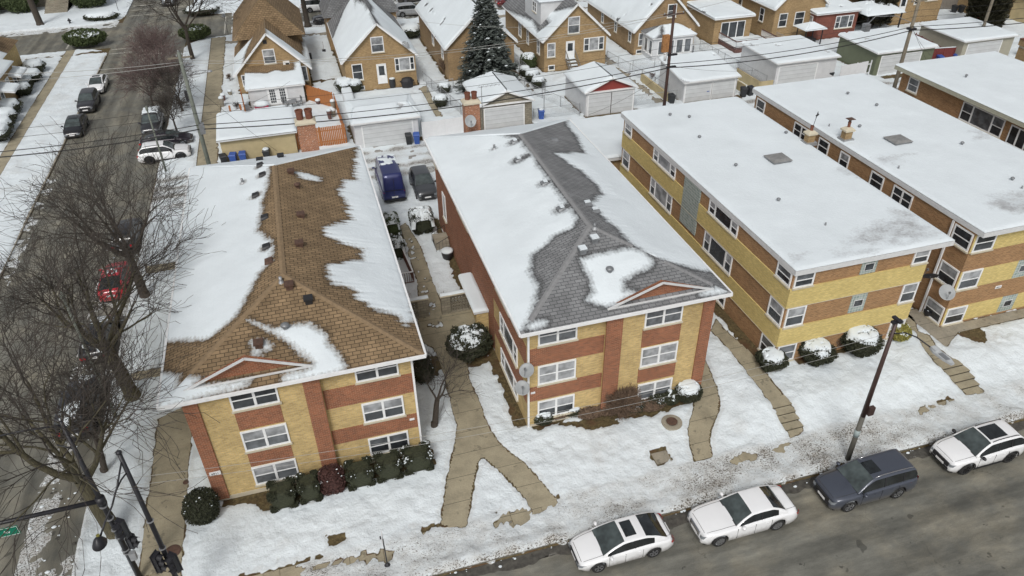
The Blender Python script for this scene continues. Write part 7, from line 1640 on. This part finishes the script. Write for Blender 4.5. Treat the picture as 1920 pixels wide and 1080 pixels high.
def dish(label, p, aim, r, mat='dish', mount=None):
    t = thing('satellite_dish', label, 'satellite dish', p); a = Vector(aim).normalized(); q = a.to_track_quat('Z', 'Y').to_matrix(); mb = MB()
    pr = [(0.001, 0)]+[(r*k/6, .22*r*(k/6)**2) for k in range(1, 7)]+[(r*1.02, .2*r), (r*.98, .17*r)]; n = 20
    for rr, zz in pr:
        for k in range(n): an = 2*PI*k/n; mb.v.append(tuple(q @ Vector((rr*math.cos(an), rr*1.08*math.sin(an), zz))))
    for i in range(len(pr)-1):
        for k in range(n): a_ = i*n+k; b_ = i*n+(k+1) % n; mb.f.append([a_, b_, b_+n, a_+n]); mb.m.append(0)
    mb.build('reflector', M[mat], t, local=True, smooth=True)
    mb = MB(); e = q @ Vector((0, -r*.3, r*1.1)); mb.tube([tuple(q @ Vector((0, -r*.95, .1))), tuple(e)], .016, 6); mb.box(e.x-.05, e.x+.05, e.y-.05, e.y+.05, e.z-.05, e.z+.08); mb.build('feed_arm', M['grey_metal'], t, local=True)
    mb = MB(); m_ = Vector(mount or (0, .4, -.3)); mb.tube([(0, 0, 0), tuple(m_)], .028, 6); mb.build('mount', M['galv'], t, local=True); return t
dish('upper grey satellite dish at the corner of the grey roofed flats', (8.50, 27.35, 4.75), (-.25, -.35, .9), .38, mount=(.22, .5, -.25))
dish('lower grey satellite dish with a dark feed at the corner of the grey roofed flats', (8.25, 27.35, 3.62), (-.1, -.45, .85), .38, mount=(.45, .5, -.2))
dish('dark satellite dish seen from behind between the banded flats', (34.2, 28.4, 4.5), (-.1, .35, .9), .42, 'bin_dark', (.9, .2, -.3)) ; dish('grey satellite dish below the dark one between the banded flats', (35.15, 27.75, 3.6), (-.35, -.6, .75), .46, mount=(.8, .3, -.2))
dish('grey satellite dish on the bungalow gable', (11.9, 82.9, 4.9), (.3, -.5, .8), .42); dish('round grey satellite dish on the orange brick chimney', (11.75, 51.75, 8.2), (-.1, -.85, .5), .42)
# bins
def wheelie(label, x, y, z, mat, rz=0.0, h=1.05, group='wheeled bins along the alley', snow=False):
    t = thing('wheeled_bin', label, 'bin', (x, y, z), rz, group); w0, w1 = .23, .30; mb = MB()
    mb.add([(-w0,-w0,.04),(w0,-w0,.04),(w0,w0,.04),(-w0,w0,.04),(-w1,-w1-.04,h-.1),(w1,-w1-.04,h-.1),(w1,w1+.05,h-.1),(-w1,w1+.05,h-.1)], [(0,3,2,1),(4,5,6,7),(0,1,5,4),(1,2,6,5),(2,3,7,6),(3,0,4,7)])
    mb.box(-w1-.03, w1+.03, -w1-.06, -w1-.02, h-.16, h-.1); mb.build('body', M[mat], t, local=True)
    mb = MB(); mb.add([(-w1-.03,-w1-.08,h-.1),(w1+.03,-w1-.08,h-.1),(w1+.03,w1+.07,h-.1),(-w1-.03,w1+.07,h-.1),(-w1+.03,-w1,h-.02),(w1-.03,-w1,h-.02),(w1-.03,w1+.02,h+.03),(-w1+.03,w1+.02,h+.03)], [(4,5,6,7),(0,1,5,4),(1,2,6,5),(2,3,7,6),(3,0,4,7)]); mb.build('lid', M[mat], t, local=True)
    for sx in (-1, 1):
        mb = MB(); mb.tube([(sx*.24, w0+.04, .11), (sx*.19, w0+.04, .11)], .11, 10); mb.build('wheel', M['rubber'], t, local=True)
    mb = MB(); mb.tube([(-.22, w1+.1, h-.06), (.22, w1+.1, h-.06)], .018, 6); mb.build('handle', M[mat], t, local=True)
    if snow: mb = MB(); mb.lathe((0, 0, h-.02), [(.28, 0), (.3, .07), (.22, .15), (.05, .19)], 10); mb.build('snow_cover', M['snow'], t, local=True, smooth=True)
    return t
def onalley(u, v): return G(u, v)[:2]
for (u, v, m, lb_, sn) in ((768,272,'bin_dark','dark bin beside the blue bin at the white double garage',0),(783,271,'bin_blue','blue bin right of the dark bin at the white double garage',0),(1327,186,'bin_blue','blue bin in front of the two door white garage',0),(1395,183,'bin_dark','dark bin left of its twin between two white garages',0),(1408,181,'bin_dark','dark bin right of its twin between two white garages',0),
    (1556,152,'bin_dark','black bin beside the wide white garage',0),(1016,225,'bin_blue','blue bin with snow on its lid behind the grey roof',1),(1260,196,'bin_dark','dark bin at the foot of the dark utility pole',0),(1762,122,'bin_blue','blue bin left of its twin by the red gates',0),(1790,118,'bin_blue','blue bin right of its twin by the red gates',0),(1815,115,'bin_dark','dark bin right of the two blue bins by the beige garage',0),
    (440,303,'bin_blue','blue bin left of its twin at the tan garage',0),(458,301,'bin_blue','blue bin right of its twin at the tan garage',0),(422,306,'bin_dark','dark bin left of the two blue bins at the tan garage',0),(502,296,'bin_dark','round topped dark bin with a snow cap at the tan garage',1),(1827,35,'bin_blue','blue bin with snow on its lid by the red fence',1),(1862,45,'bin_blue','blue bin beside the red fence gate at the top right',0),(1790,25,'bin_dark','dark bin before the grey fence, left one',0),(1803,25,'bin_dark','dark bin before the grey fence, right one',0)):
    x, y = onalley(u, v); y = 67.75 if u < 520 else y
    wheelie(lb_, x, y+.25, float(gz(x, y)), m, rz=R(random.uniform(-12, 12)), snow=bool(sn))
# fences
def board_fence(label, p, q, z0, h, mat, cat='fence', gap=.02, bw=.14, name='board_fence', snow=False):
    p = Vector((*p, z0)); q = Vector((*q, z0)); L_ = (q-p).length; d = (q-p)/L_; nrm = Vector((-d.y, d.x, 0)); t = thing(name, label, cat, tuple(p.lerp(q, .5))); mb = MB(); n = int(L_/(bw+gap))
    for k in range(n): a = p+d*(k*(bw+gap)); b_ = a+d*bw; hh = h+random.uniform(-.02, .02); mb.add([tuple(a), tuple(b_), tuple(b_+Vector((0,0,hh))), tuple(a+Vector((0,0,hh))), tuple(a+nrm*.025), tuple(b_+nrm*.025), tuple(b_+nrm*.025+Vector((0,0,hh))), tuple(a+nrm*.025+Vector((0,0,hh)))], [(0,1,2,3),(5,4,7,6),(3,2,6,7),(0,3,7,4),(1,5,6,2)])
    mb.build('board_panel', M[mat], t)
    for k in range(int(L_/2.2)+2):
        a = p+d*min(k*2.2, L_); mb = MB(); mb.box(a.x-.05, a.x+.05, a.y-.05, a.y+.05, z0-.1, z0+h+.07); mb.build('post', M[mat], t)
    mb = MB(); mb.bar(tuple(p+nrm*.05+Vector((0,0,h*.8))), tuple(q+nrm*.05+Vector((0,0,h*.8))), .05, .09); mb.bar(tuple(p+nrm*.05+Vector((0,0,h*.25))), tuple(q+nrm*.05+Vector((0,0,h*.25))), .05, .09); mb.build('rail', M[mat], t)
    if snow: mb = MB(); mb.bar(tuple(p+Vector((0,0,h+.05))), tuple(q+Vector((0,0,h+.05))), .10, .08); mb.build('snow_cover', M['snow'], t)
    return t
def chain_fence(label, p, q, h=1.2, gate=False):
    z = float(gz(*p)); P_ = Vector((*p, z)); Q_ = Vector((*q, z)); L_ = (Q_-P_).length; d = (Q_-P_)/L_; t = thing('chain_link_fence', label, 'fence', tuple(P_.lerp(Q_, .5)), group='chain link fences in the back yards')
    n = max(1, int(L_/2.6))
    for k in range(n+1): a = P_.lerp(Q_, k/n); mb = MB(); mb.cyl((a.x, a.y), .035, z-.05, z+h+.06, 6); mb.build('post', M['galv'], t)
    mb = MB(); mb.tube([tuple(P_+Vector((0,0,h))), tuple(Q_+Vector((0,0,h)))], .022, 6); mb.build('top_rail', M['galv'], t)
    mb = MB(); s = .16; k = 0
    m = int(L_/s)
    for i in range(-int(h/s), m+1):
        for sg in (1, -1):
            if sg == 1: a0, a1 = max(i*s, 0), min(i*s+h, L_); z0_, z1_ = a0-i*s, a1-i*s
            else: a0, a1 = max(i*s, 0), min(i*s+h, L_); z0_, z1_ = h-(a0-i*s), h-(a1-i*s)
            if a1-a0 > .05: mb.tube([tuple(P_+d*a0+Vector((0,0,z0_))), tuple(P_+d*a1+Vector((0,0,z1_)))], .0045, 3, cap=False)
    mb.build('wire_mesh', M['grey_metal'], t); return t
board_fence('orange cedar fence between the tan garage and its chimney neighbour', (-1.25, 69.2), (3.3, 69.2), .15, 2.0, 'fence_orange', gap=.03)
board_fence('orange cedar fence from the cottage corner down the yard', (.5, 82.4), (3.0, 79.0), .2, 1.7, 'fence_orange')
board_fence('orange cedar fence along the right side of the patio yard', (3.2, 79.0), (3.35, 69.4), .2, 1.5, 'fence_orange')
board_fence('brown cedar screen left of the white extension', (-6.3, 83.0), (-5.9, 77.5), .2, 1.7, 'fence_orange')
board_fence('grey weathered board fence at the top right', (88.5, 90.5), (97, 86), .2, 2.0, 'fence_grey'); board_fence('red board fence beside the far grey pole', (86.0, 79.0), (92.5, 80), .2, 2.0, 'red_paint', bw=.2)
board_fence('red painted gates left of the beige garage', (71.6, 70.5), (75.1, 70.0), .15, 1.8, 'red_paint', bw=.2, snow=True); board_fence('red painted fence along the side of the beige garage', (73.6, 70.4), (74.6, 76.0), .15, 1.8, 'red_paint', bw=.2)
board_fence('grey picket gate at the right edge behind the parapet', (84.0, 68.9), (87.8, 68.9), .15, 1.9, 'fence_grey')
board_fence('white vinyl fence between the double garage and the stone garage', (10.6, 67.9), (16.4, 68.1), .15, 1.75, 'vinyl', gap=.0, bw=.95); board_fence('white vinyl screen right of the wide white garage', (58.4, 68.6), (62.6, 69.0), .15, 1.85, 'vinyl', gap=0, bw=.95); board_fence('white vinyl screen running back beside the green garage', (58.6, 70.0), (59.2, 75.8), .15, 1.85, 'vinyl', gap=0, bw=.95)
for (p, q, lb_) in (((13.7,84),(16.0,70),'chain link fence along the bare concrete walk'),((22.8,80),(27.2,68.6),'chain link fence between the spruce yard and the red gabled garage'),((25.6,90),(25.9,76),'chain link fence by the row of capped bushes'),((36.6,84),(38.4,71),'chain link fence right of the red gabled garage'),((33.4,69.2),(38.5,69.2),'chain link fence beside the alley left of the dark pole'),((22.3,69.0),(27.3,69.0),'chain link fence behind the blue bin'),((49.2,84),(49.9,70),'chain link fence left of the wide white garage'),((60.2,84.5),(59.9,77),'chain link fence by the air conditioning unit'),((38.0,79.5),(49.5,80.0),'chain link fence across the porch yard'),((13.5,80.5),(16.5,80.5),'short chain link gate by the bungalow corner')): chain_fence(lb_, p, q)
# courtyard walls between the flats
def garden_wall(label, x0, x1, y, z0, h, scr):
    t = thing('garden_wall', label, 'wall', ((x0+x1)/2, y, z0)); mb = MB(); mb.box(x0, scr[0], y-.15, y+.15, z0-.1, z0+h)
    if scr[1] < x1: mb.box(scr[1], x1, y-.15, y+.15, z0-.1, z0+h)
    mb.box(scr[0], scr[1], y-.14, y+.14, z0-.1, z0+.18); mb.build('wall', M['stone_wall'], t); mb = MB(); s = .22; a = scr[0]
    nx = max(1, int(round((scr[1]-scr[0])/s))); sx = (scr[1]-scr[0])/nx; nz = int((h-.18)/.22)
    for i in range(nx):
        for j in range(nz):
            X0, Z0 = scr[0]+i*sx, z0+.18+j*.22
            mb.bar((X0, y, Z0), (X0+sx, y, Z0+.22), .05, .09, up=(0,1,0)); mb.bar((X0+sx, y, Z0), (X0, y, Z0+.22), .05, .09, up=(0,1,0)); mb.box(X0, X0+sx, y-.05, y+.05, Z0-.012, Z0+.012)
    mb.build('screen_block', M['stone_wall'], t); mb = MB(); mb.box(x0-.06, x1+.06, y-.22, y+.22, z0+h, z0+h+.09); mb.build('coping', M['limestone'], t)
    mb = MB(); n = 20; X_, Y_ = np.meshgrid(np.linspace(x0-.04, x1+.04, n), np.linspace(y-.2, y+.2, 6), indexing='ij'); mb.grid(X_, Y_, z0+h+.10+.08*np.sin(np.linspace(0, PI, 6))[None, :]+.02*fbm(X_*3, Y_*3, 2)); mb.build('snow_cover', M['snow'], t, smooth=True); return t
garden_wall('grey block garden wall with a pierced screen, right of the court path', 6.35, 8.35, 39.4, .15, 1.5, (6.95, 8.2)); garden_wall('grey block garden wall with a pierced screen, left of the court path', 3.6, 5.5, 39.5, .15, 1.5, (3.8, 4.8))
t = thing('entrance_canopy', 'snow covered flat canopy on a tan brick wall over the side entrance', 'canopy', (8.35, 37.8, .15)); mb = MB(); mb.box(7.9, 8.68, 35.9, 36.25, .1, 2.4); mb.box(8.3, 8.68, 36.25, 39.3, .1, 2.4); mb.build('wall', M['brick_tan'], t); mb = MB(); mb.box(7.75, 8.69, 35.8, 40.0, 2.4, 2.55); mb.build('slab', M['aluminium'], t)
att = []; mb = MB(); snow_plane(mb, [(7.72,35.78,2.56),(8.69,35.78,2.56),(8.69,40.02,2.56),(7.72,40.02,2.56)], .12, [], .12, att=att, full=True); mb.build('snow_cover', M['snow'], t, smooth=True, attrs={'snow': np.concatenate(att)})
t = thing('door_mat', 'rust brown door mat on the court paving', 'mat', (7.75, 35.3, .17)); mb = MB(); mb.box(7.4, 8.1, 35.2, 36.2, .16, .19); mb.build('mat', M['terracotta'], t)
t = thing('side_steps', 'dark steps with thin railings against the red brick side wall', 'steps', (8.1, 48.2, .15)); mb = MB()
for k in range(4): mb.box(7.6+.0, 8.68, 46.9+k*.34, 48.6, .1, .3+k*.2)
mb.build('tread', M['concrete_grey'], t)
for y in (46.9, 48.6):
    mb = MB(); mb.bar((7.55, y, 1.0), (8.6, y, 1.5), .03); [mb.bar((7.55+k*.26, y, .2), (7.55+k*.26, y, 1.0+k*.12), .02) for k in range(5)]; mb.build('railing', M['dark_metal'], t)
t = thing('railing', 'dark wooden railing with a pale top rail under the right eave of the brown roof', 'railing', (4.4, 46, .15))
mb = MB(); mb.bar((5.05,47.0,1.15),(5.25,43.6,1.15),.09,.06); mb.bar((5.25,43.6,1.15),(3.6,43.6,1.15),.09,.06); mb.build('top_rail', M['vinyl'], t); mb = MB(); mb.bar((5.05,47.0,.3),(5.25,43.6,.3),.05); mb.bar((5.25,43.6,.3),(3.6,43.6,.3),.05)
for k in range(12): mb.bar((3.6+k*.15,43.6,.3),(3.6+k*.15,43.6,1.12),.04)
for k in range(22): mb.bar((5.05+.2*k/22,47.0-3.4*k/22,.3),(5.05+.2*k/22,47.0-3.4*k/22,1.12),.035)
mb.build('baluster', M['deck'], t)
# yard objects
def ac_unit(label, x, y, z=.2):
    t = thing('air_conditioning_unit', label, 'air conditioner', (x, y, z)); mb = MB(); mb.box(x-.4, x+.4, y-.4, y+.4, z, z+.8); mb.build('case', M['grey_metal'], t); mb = MB()
    for k in range(7): mb.box(x-.415, x+.415, y-.415, y+.415, z+.08+k*.1, z+.11+k*.1)
    mb.build('louvre', M['galv'], t); mb = MB(); mb.lathe((x, y, z+.8), [(.42, 0), (.4, .1), (.2, .16)], 8); mb.build('snow_cover', M['snow'], t)
ac_unit('grey air conditioning unit with snow on top beside the flat wing house', *G(1468, 55)[:2]); ac_unit('grey air conditioning unit at the porch corner', *G(1292, 98)[:2])
x, y, z = G(765, 165); t = thing('barbecue', 'black covered barbecue against the bungalow wall', 'barbecue', (x, y, z)); mb = MB(); mb.lathe((x, y+.2, z), [(.55, 0), (.62, .5), (.66, .8), (.5, 1.1), (.2, 1.2)], 12, sx=1.1, sy=.7); mb.build('cover', M['plastic_black'], t); mb = MB(); mb.bar((x-.8,y+.2,z+.75),(x+.8,y+.2,z+.75),.4,.05); mb.build('side_shelf', M['plastic_black'], t)
x, y, z = G(737, 165); t = thing('rain_barrel', 'dark barrel with a snow lid beside the black barbecue', 'barrel', (x, y, z)); mb = MB(); mb.lathe((x, y+.2, z), [(.3, 0), (.36, .4), (.36, .7), (.32, 1.05)], 14); mb.build('body', M['bin_dark'], t); mb = MB(); mb.lathe((x, y+.2, z+1.03), [(.33, 0), (.34, .08), (.1, .15)], 12); mb.build('snow_cover', M['snow'], t)
def chair(label, x, y, rz): 
    t = thing('patio_chair', label, 'chair', (x, y, .2), rz, 'patio chairs outside the glazed doors'); mb = MB(); mb.box(-.25,.25,-.25,.25,.4,.45); mb.build('seat', M['grey_metal'], t, local=True); mb = MB(); mb.box(-.25,.25,.22,.27,.45,1.0); mb.build('backrest', M['grey_metal'], t, local=True)
    for a in (-.22, .22):
        for b_ in (-.22, .22): mb = MB(); mb.box(a-.02,a+.02,b_-.02,b_+.02,0,.4); mb.build('leg', M['dark_metal'], t, local=True)
for (u, v, rz, lb_) in ((537,200,1.2,'grey patio chair left of the round table'),(552,193,0,'grey patio chair behind the round table'),(563,198,-1.2,'grey patio chair right of the round table')): x, y, z = G(u, v); chair(lb_, x, y, rz)
x, y, z = G(549, 202); t = thing('patio_table', 'round dark patio table between three grey chairs', 'table', (x, y, z)); mb = MB(); mb.lathe((x,y,z+.68), [(.5,0),(.52,.03),(.5,.05)], 16); mb.build('tabletop', M['grey_metal'], t); mb = MB(); mb.cyl((x,y),.05,z,z+.68,8); mb.build('leg', M['dark_metal'], t)
x, y, z = G(492, 206); t = thing('covered_chair', 'snow covered garden seat with a red cushion edge', 'seat', (x, y, z)); mb = MB(); mb.box(x-.7,x+.7,y-.3,y+.4,z+.2,z+.5); mb.build('seat', M['cushion_red'], t); mb = MB(); mb.lathe((x, y+.1, z+.5), [(.85, 0), (.8, .2), (.5, .45), (.15, .55)], 14, sy=.6); mb.build('snow_cover', M['snow'], t, smooth=True)
PL_ = ['snow capped pot nearest the glazed doors at the orange fence', 'snow capped tall pot against the slanting orange fence', 'snow capped pot just below the slanting fence pair', 'snow capped urn at the corner of the two orange fences', 'snow capped pot, second down the right patio fence', 'snow capped pot, third down the right patio fence', 'snow capped pot, fourth down the right patio fence', 'snow capped pot, fifth down the right patio fence', 'snow capped pot lowest by the right patio fence', 'snow capped pot at the brown screen left of the white extension', 'snow capped pot by the iron fence, upper one', 'snow capped pot by the iron fence, lower one']
for i, (u, v) in enumerate(((597,196),(607,191),(614,196),(620,190),(623,198),(626,206),(622,212),(626,219),(619,224),(432,178),(420,190),(418,200))):
    x, y, z = G(u, v); t = thing('flower_pot', 'x', 'flower pot', (x, y, z), group='snow capped flower pots in the patio yard'); t['label'] = PL_[i]
    h = .45+.25*((i*7) % 3); mb = MB(); mb.lathe((x,y,z), [(.16,0),(.24,h*.7),(.27,h)], 10); mb.build('pot', M['concrete_grey'] if i % 2 else M['deck'], t); mb = MB(); mb.lathe((x,y,z+h), [(.28,0),(.28,.1),(.2,.2),(.05,.24)], 10); mb.build('snow_cover', M['snow'], t, smooth=True)
t = thing('iron_fence', 'dark iron and timber garden fence at the cottage side gate', 'fence', (-6.9, 79.5, .2))
for k in range(9): mb = MB(); mb.bar((-8.2+k*.22, 78.6, .2), (-8.2+k*.22, 78.6, 1.25), .035); mb.build('bar', M['dark_metal'], t)
mb = MB(); mb.bar((-8.3,78.6,1.2),(-6.3,78.6,1.2),.05); mb.bar((-8.3,78.6,.4),(-6.3,78.6,.4),.05); mb.build('rail', M['dark_metal'], t)
for x in (-7.4, -6.35): mb = MB(); mb.box(x-.09,x+.09,78.5,78.68,.1,1.9); mb.build('post', M['fence_orange'], t)
# canopies / sheds by the red wing
t = thing('gazebo', 'small snow topped canopy over garden furniture left of the red wing', 'canopy', (63.6, 82, .2)); x, y = 63.4, 81.8
for dx in (-1.2, 1.2):
    for dy in (-.9, .9): mb = MB(); mb.box(x+dx-.05,x+dx+.05,y+dy-.05,y+dy+.05,.1,2.2); mb.build('post', M['dark_metal'], t)
att = []; mb = MB()
for q in ([(x-1.6,y-1.3,2.2),(x+1.6,y-1.3,2.2),(x+.2,y,2.8),(x-.2,y,2.8)], [(x+1.6,y-1.3,2.2),(x+1.6,y+1.3,2.2),(x+.2,y,2.8),(x+.2,y,2.8)], [(x+1.6,y+1.3,2.2),(x-1.6,y+1.3,2.2),(x-.2,y,2.8),(x+.2,y,2.8)], [(x-1.6,y+1.3,2.2),(x-1.6,y-1.3,2.2),(x-.2,y,2.8),(x-.2,y,2.8)]): snow_plane(mb, q, .15, [], .12, att=att, full=True)
mb.build('roof', M['snow'], t, smooth=True, attrs={'snow': np.concatenate(att)})
mb = MB(); mb.box(x-.8,x+.8,y-.5,y+.5,.1,.9); mb.build('stored_furniture', M['plastic_black'], t)
t = thing('carport', 'dark open shelter with a snowy hipped top behind the red wing', 'shelter', (74.5, 84.5, .2))
for dx in (71.9, 77.0):
    for dy in (81.8, 87): mb = MB(); mb.box(dx-.07,dx+.07,dy-.07,dy+.07,.1,2.9); mb.build('post', M['dark_metal'], t)
mb = MB(); mb.box(71.7,77.2,86.8,87.0,.1,2.8); mb.build('screen', M['plastic_black'], t); att = []; mb = MB()
for q in ([(71.5,81.5,2.9),(77.4,81.5,2.9),(75.5,84.4,3.9),(73.5,84.4,3.9)], [(77.4,81.5,2.9),(77.4,87.3,2.9),(75.5,84.4,3.9),(75.5,84.4,3.9)], [(71.5,87.3,2.9),(71.5,81.5,2.9),(73.5,84.4,3.9),(73.5,84.4,3.9)], [(77.4,87.3,2.9),(71.5,87.3,2.9),(73.5,84.4,3.9),(75.5,84.4,3.9)]): snow_plane(mb, q, .2, [], .14, att=att, full=True)
mb.build('roof', M['snow'], t, smooth=True, attrs={'snow': np.concatenate(att)})
# snow topped boxes by the vinyl fence
for (u, v, a, b_, lb_) in ((815,247,1.1,.75,'snow covered low planter behind the white vinyl fence, left one'),(845,245,.9,.75,'snow covered low planter behind the white vinyl fence, right one'),(659,205,.55,2.2,'long snow covered shed strip left of the double garage')):
    x, y, z = G(u, v); t = thing('garden_box', lb_, 'planter', (x, y, z)); mb = MB(); mb.box(x-a,x+a,y,y+b_*2,z-.1,z+.75); mb.build('box', M['vinyl'], t); att = []; mb = MB(); snow_plane(mb, [(x-a,y,z+.76),(x+a,y,z+.76),(x+a,y+b_*2,z+.76),(x-a,y+b_*2,z+.76)], .12, [], .2, att=att, full=True); mb.build('snow_cover', M['snow'], t, smooth=True, attrs={'snow': np.concatenate(att)})
# tv aerial, clothes post
x, y, z = G(872, 226); t = thing('tv_aerial', 'thin rooftop style aerial on a mast beside the orange chimney', 'aerial', (x, y, z)); mb = MB(); mb.tube([(13.1,53.4,.1),(13.1,53.4,10.2)], .025, 6); mb.tube([(12.9,53.4,10.1),(14.6,53.6,10.1)], .015, 4)
t.location = (13.1, 53.4, .1); org[t.name] = np.array((13.1, 53.4, .1))
for k in range(6): mb.tube([(12.9+k*.33,53.0-.0,10.1+.35),(12.9+k*.33,53.8,10.1-.2)], .010, 4)
mb.build('antenna', M['grey_metal'], t)
x, y, z = G(1020, 213); t = thing('washing_line_post', 'T shaped clothes line post in the snowy yard behind the grey roof', 'post', (x, y, z)); mb = MB(); mb.tube([(x,y,z),(x,y,z+2)], .035, 6); mb.tube([(x-.8,y,z+2),(x+.8,y,z+2)], .03, 6); mb.build('post', M['grey_metal'], t)
# manholes, access covers, hydrant, boulders
def cover(label, u, v, r, m='rust', ring=False):
    x, y, z = G(u, v); z += .13 if ring else 0; t = thing('manhole_cover', label, 'manhole cover', (x, y, z))
    if ring: mb = MB(); mb.lathe((x,y,z-.05), [(r*1.9,0),(r*1.9,.13),(r*1.15,.13),(r*1.15,.08)], 20); mb.build('concrete_ring', M['concrete_grey'], t)
    mb = MB(); mb.lathe((x,y,z-.03+(.13 if ring else 0)), [(r,0),(r,.045),(r*.9,.05)], 20); mb.build('cover', M[m], t)
cover('rusty round manhole cover on the left pavement', 324, 1034, .38); cover('small round cover on the left pavement', 349, 904, .16); cover('round cover in a concrete ring on the lawn', 1259, 796, .3, ring=True); cover('small round cover on the walk', 1440, 697, .10)
x, y, z = G(1240, 858); t = thing('access_cover', 'square concrete access cover sunk in the lawn', 'access cover', (x, y, z)); mb = MB(); mb.box(x-.42,x+.42,y-.36,y+.36,z-.1,z+.05); mb.build('slab', M['concrete_grey'], t)
x, y, z = G(132, 45); t = thing('fire_hydrant', 'dark fire hydrant on the far left lawn beyond the cross street', 'hydrant', (x, y, z)); mb = MB(); mb.lathe((x,y,z), [(.2,0),(.2,.08),(.13,.12),(.13,.6),(.16,.62),(.12,.75),(.03,.82)], 10); mb.box(x-.25,x+.25,y-.06,y+.06,z+.42,z+.55); mb.build('barrel', M['dark_metal'], t)
t = thing('mailbox', 'dark low box on the snowy drive between the cottage and bungalow', 'box', (2.9, 91, .2)); x, y, z = G(577, 112); t.location = (x, y, z); org[t.name] = np.array((x, y, z)); mb = MB(); mb.box(x-.55,x+.55,y-.4,y+.4,z,z+.7); mb.build('box', M['plastic_black'], t)
x, y, z = G(608, 98); t = thing('shovel', 'snow shovel standing in the drive between two bungalows', 'shovel', (x, y, z)); mb = MB(); mb.tube([(x,y,z+.1),(x,y+.2,z+1.3)], .02, 6); mb.build('handle', M['deck'], t); mb = MB(); mb.box(x-.22,x+.22,y-.03,y+.0,z,z+.4); mb.build('blade', M['plastic_black'], t)
x, y, z = G(1740, 592); t = thing('black_pot', 'black round pot between the two banded flats', 'pot', (x, y, z)); mb = MB(); mb.lathe((x,y,z), [(.25,0),(.35,.3),(.36,.42)], 12); mb.build('pot', M['plastic_black'], t); mb = MB(); mb.lathe((x,y,z+.4), [(.2,0),(.12,.12)], 8); mb.build('snow_cover', M['snow'], t)
x, y, z = G(397, 285); t = thing('ramp_cover', 'grey metal sheet lying beside the green grey pole', 'metal sheet', (-7.6, 67, .15)); mb = MB(); mb.box(-7.95,-7.25,66.2,68.8,.2,.26); mb.build('sheet', M['grey_metal'], t)
x, y, z = G(1385, 190)
t = thing('yard_gate', 'pale yellow painted low gate wall beside the two dark bins', 'gate', (48.3, 69, .15)); mb = MB(); mb.box(46.3,46.45,68.6,70.2,.1,1.2); mb.box(48.2,48.3,68.8,73.5,.1,1.3); mb.box(48.3,49.9,68.7,68.8,.1,1.3); mb.build('panel', M['tan_stucco'], t)
t = thing('low_wall', 'pale yellow low wall left of the two door white garage', 'wall', (37.6, 71, .15)); mb = MB(); mb.box(37.4,37.6,68.8,76,.1,1.1); mb.build('wall', M['tan_stucco'], t)
# debris on the front street verge: chunks of ploughed snow and leaves
rd = np.random.RandomState(5); mb = MB()
for i in range(520):
    x = rd.uniform(-10, 40); y = CUR_Y+rd.normal(.02, .22); r = .02+.06*rd.rand()**2
    mb.lathe((x, y, (.03 if y < CUR_Y else .2)+rd.rand()*.03), [(r*.8, 0), (r, r*.4), (r*.5, r*.8)], 6, m=int(rd.rand() < .45), sx=1+rd.rand()*.6)
for i in range(260):
    x = rd.uniform(-16.4, -14); y = rd.uniform(21, 60); r = .02+.07*rd.rand()**2
    mb.lathe((x, y, .02), [(r*.8, 0), (r, r*.5), (r*.5, r*.9)], 6, m=int(rd.rand() < .3), sx=1+rd.rand()*.6)
o = mb.build('ploughed_snow_lumps', [M['snow'], plain('dark slush', (.06,.055,.045), .8, var=.4)]); tag(o, 'lumps of dirty ploughed snow along the kerbs', 'snow lumps', kind='stuff')
mb = MB()
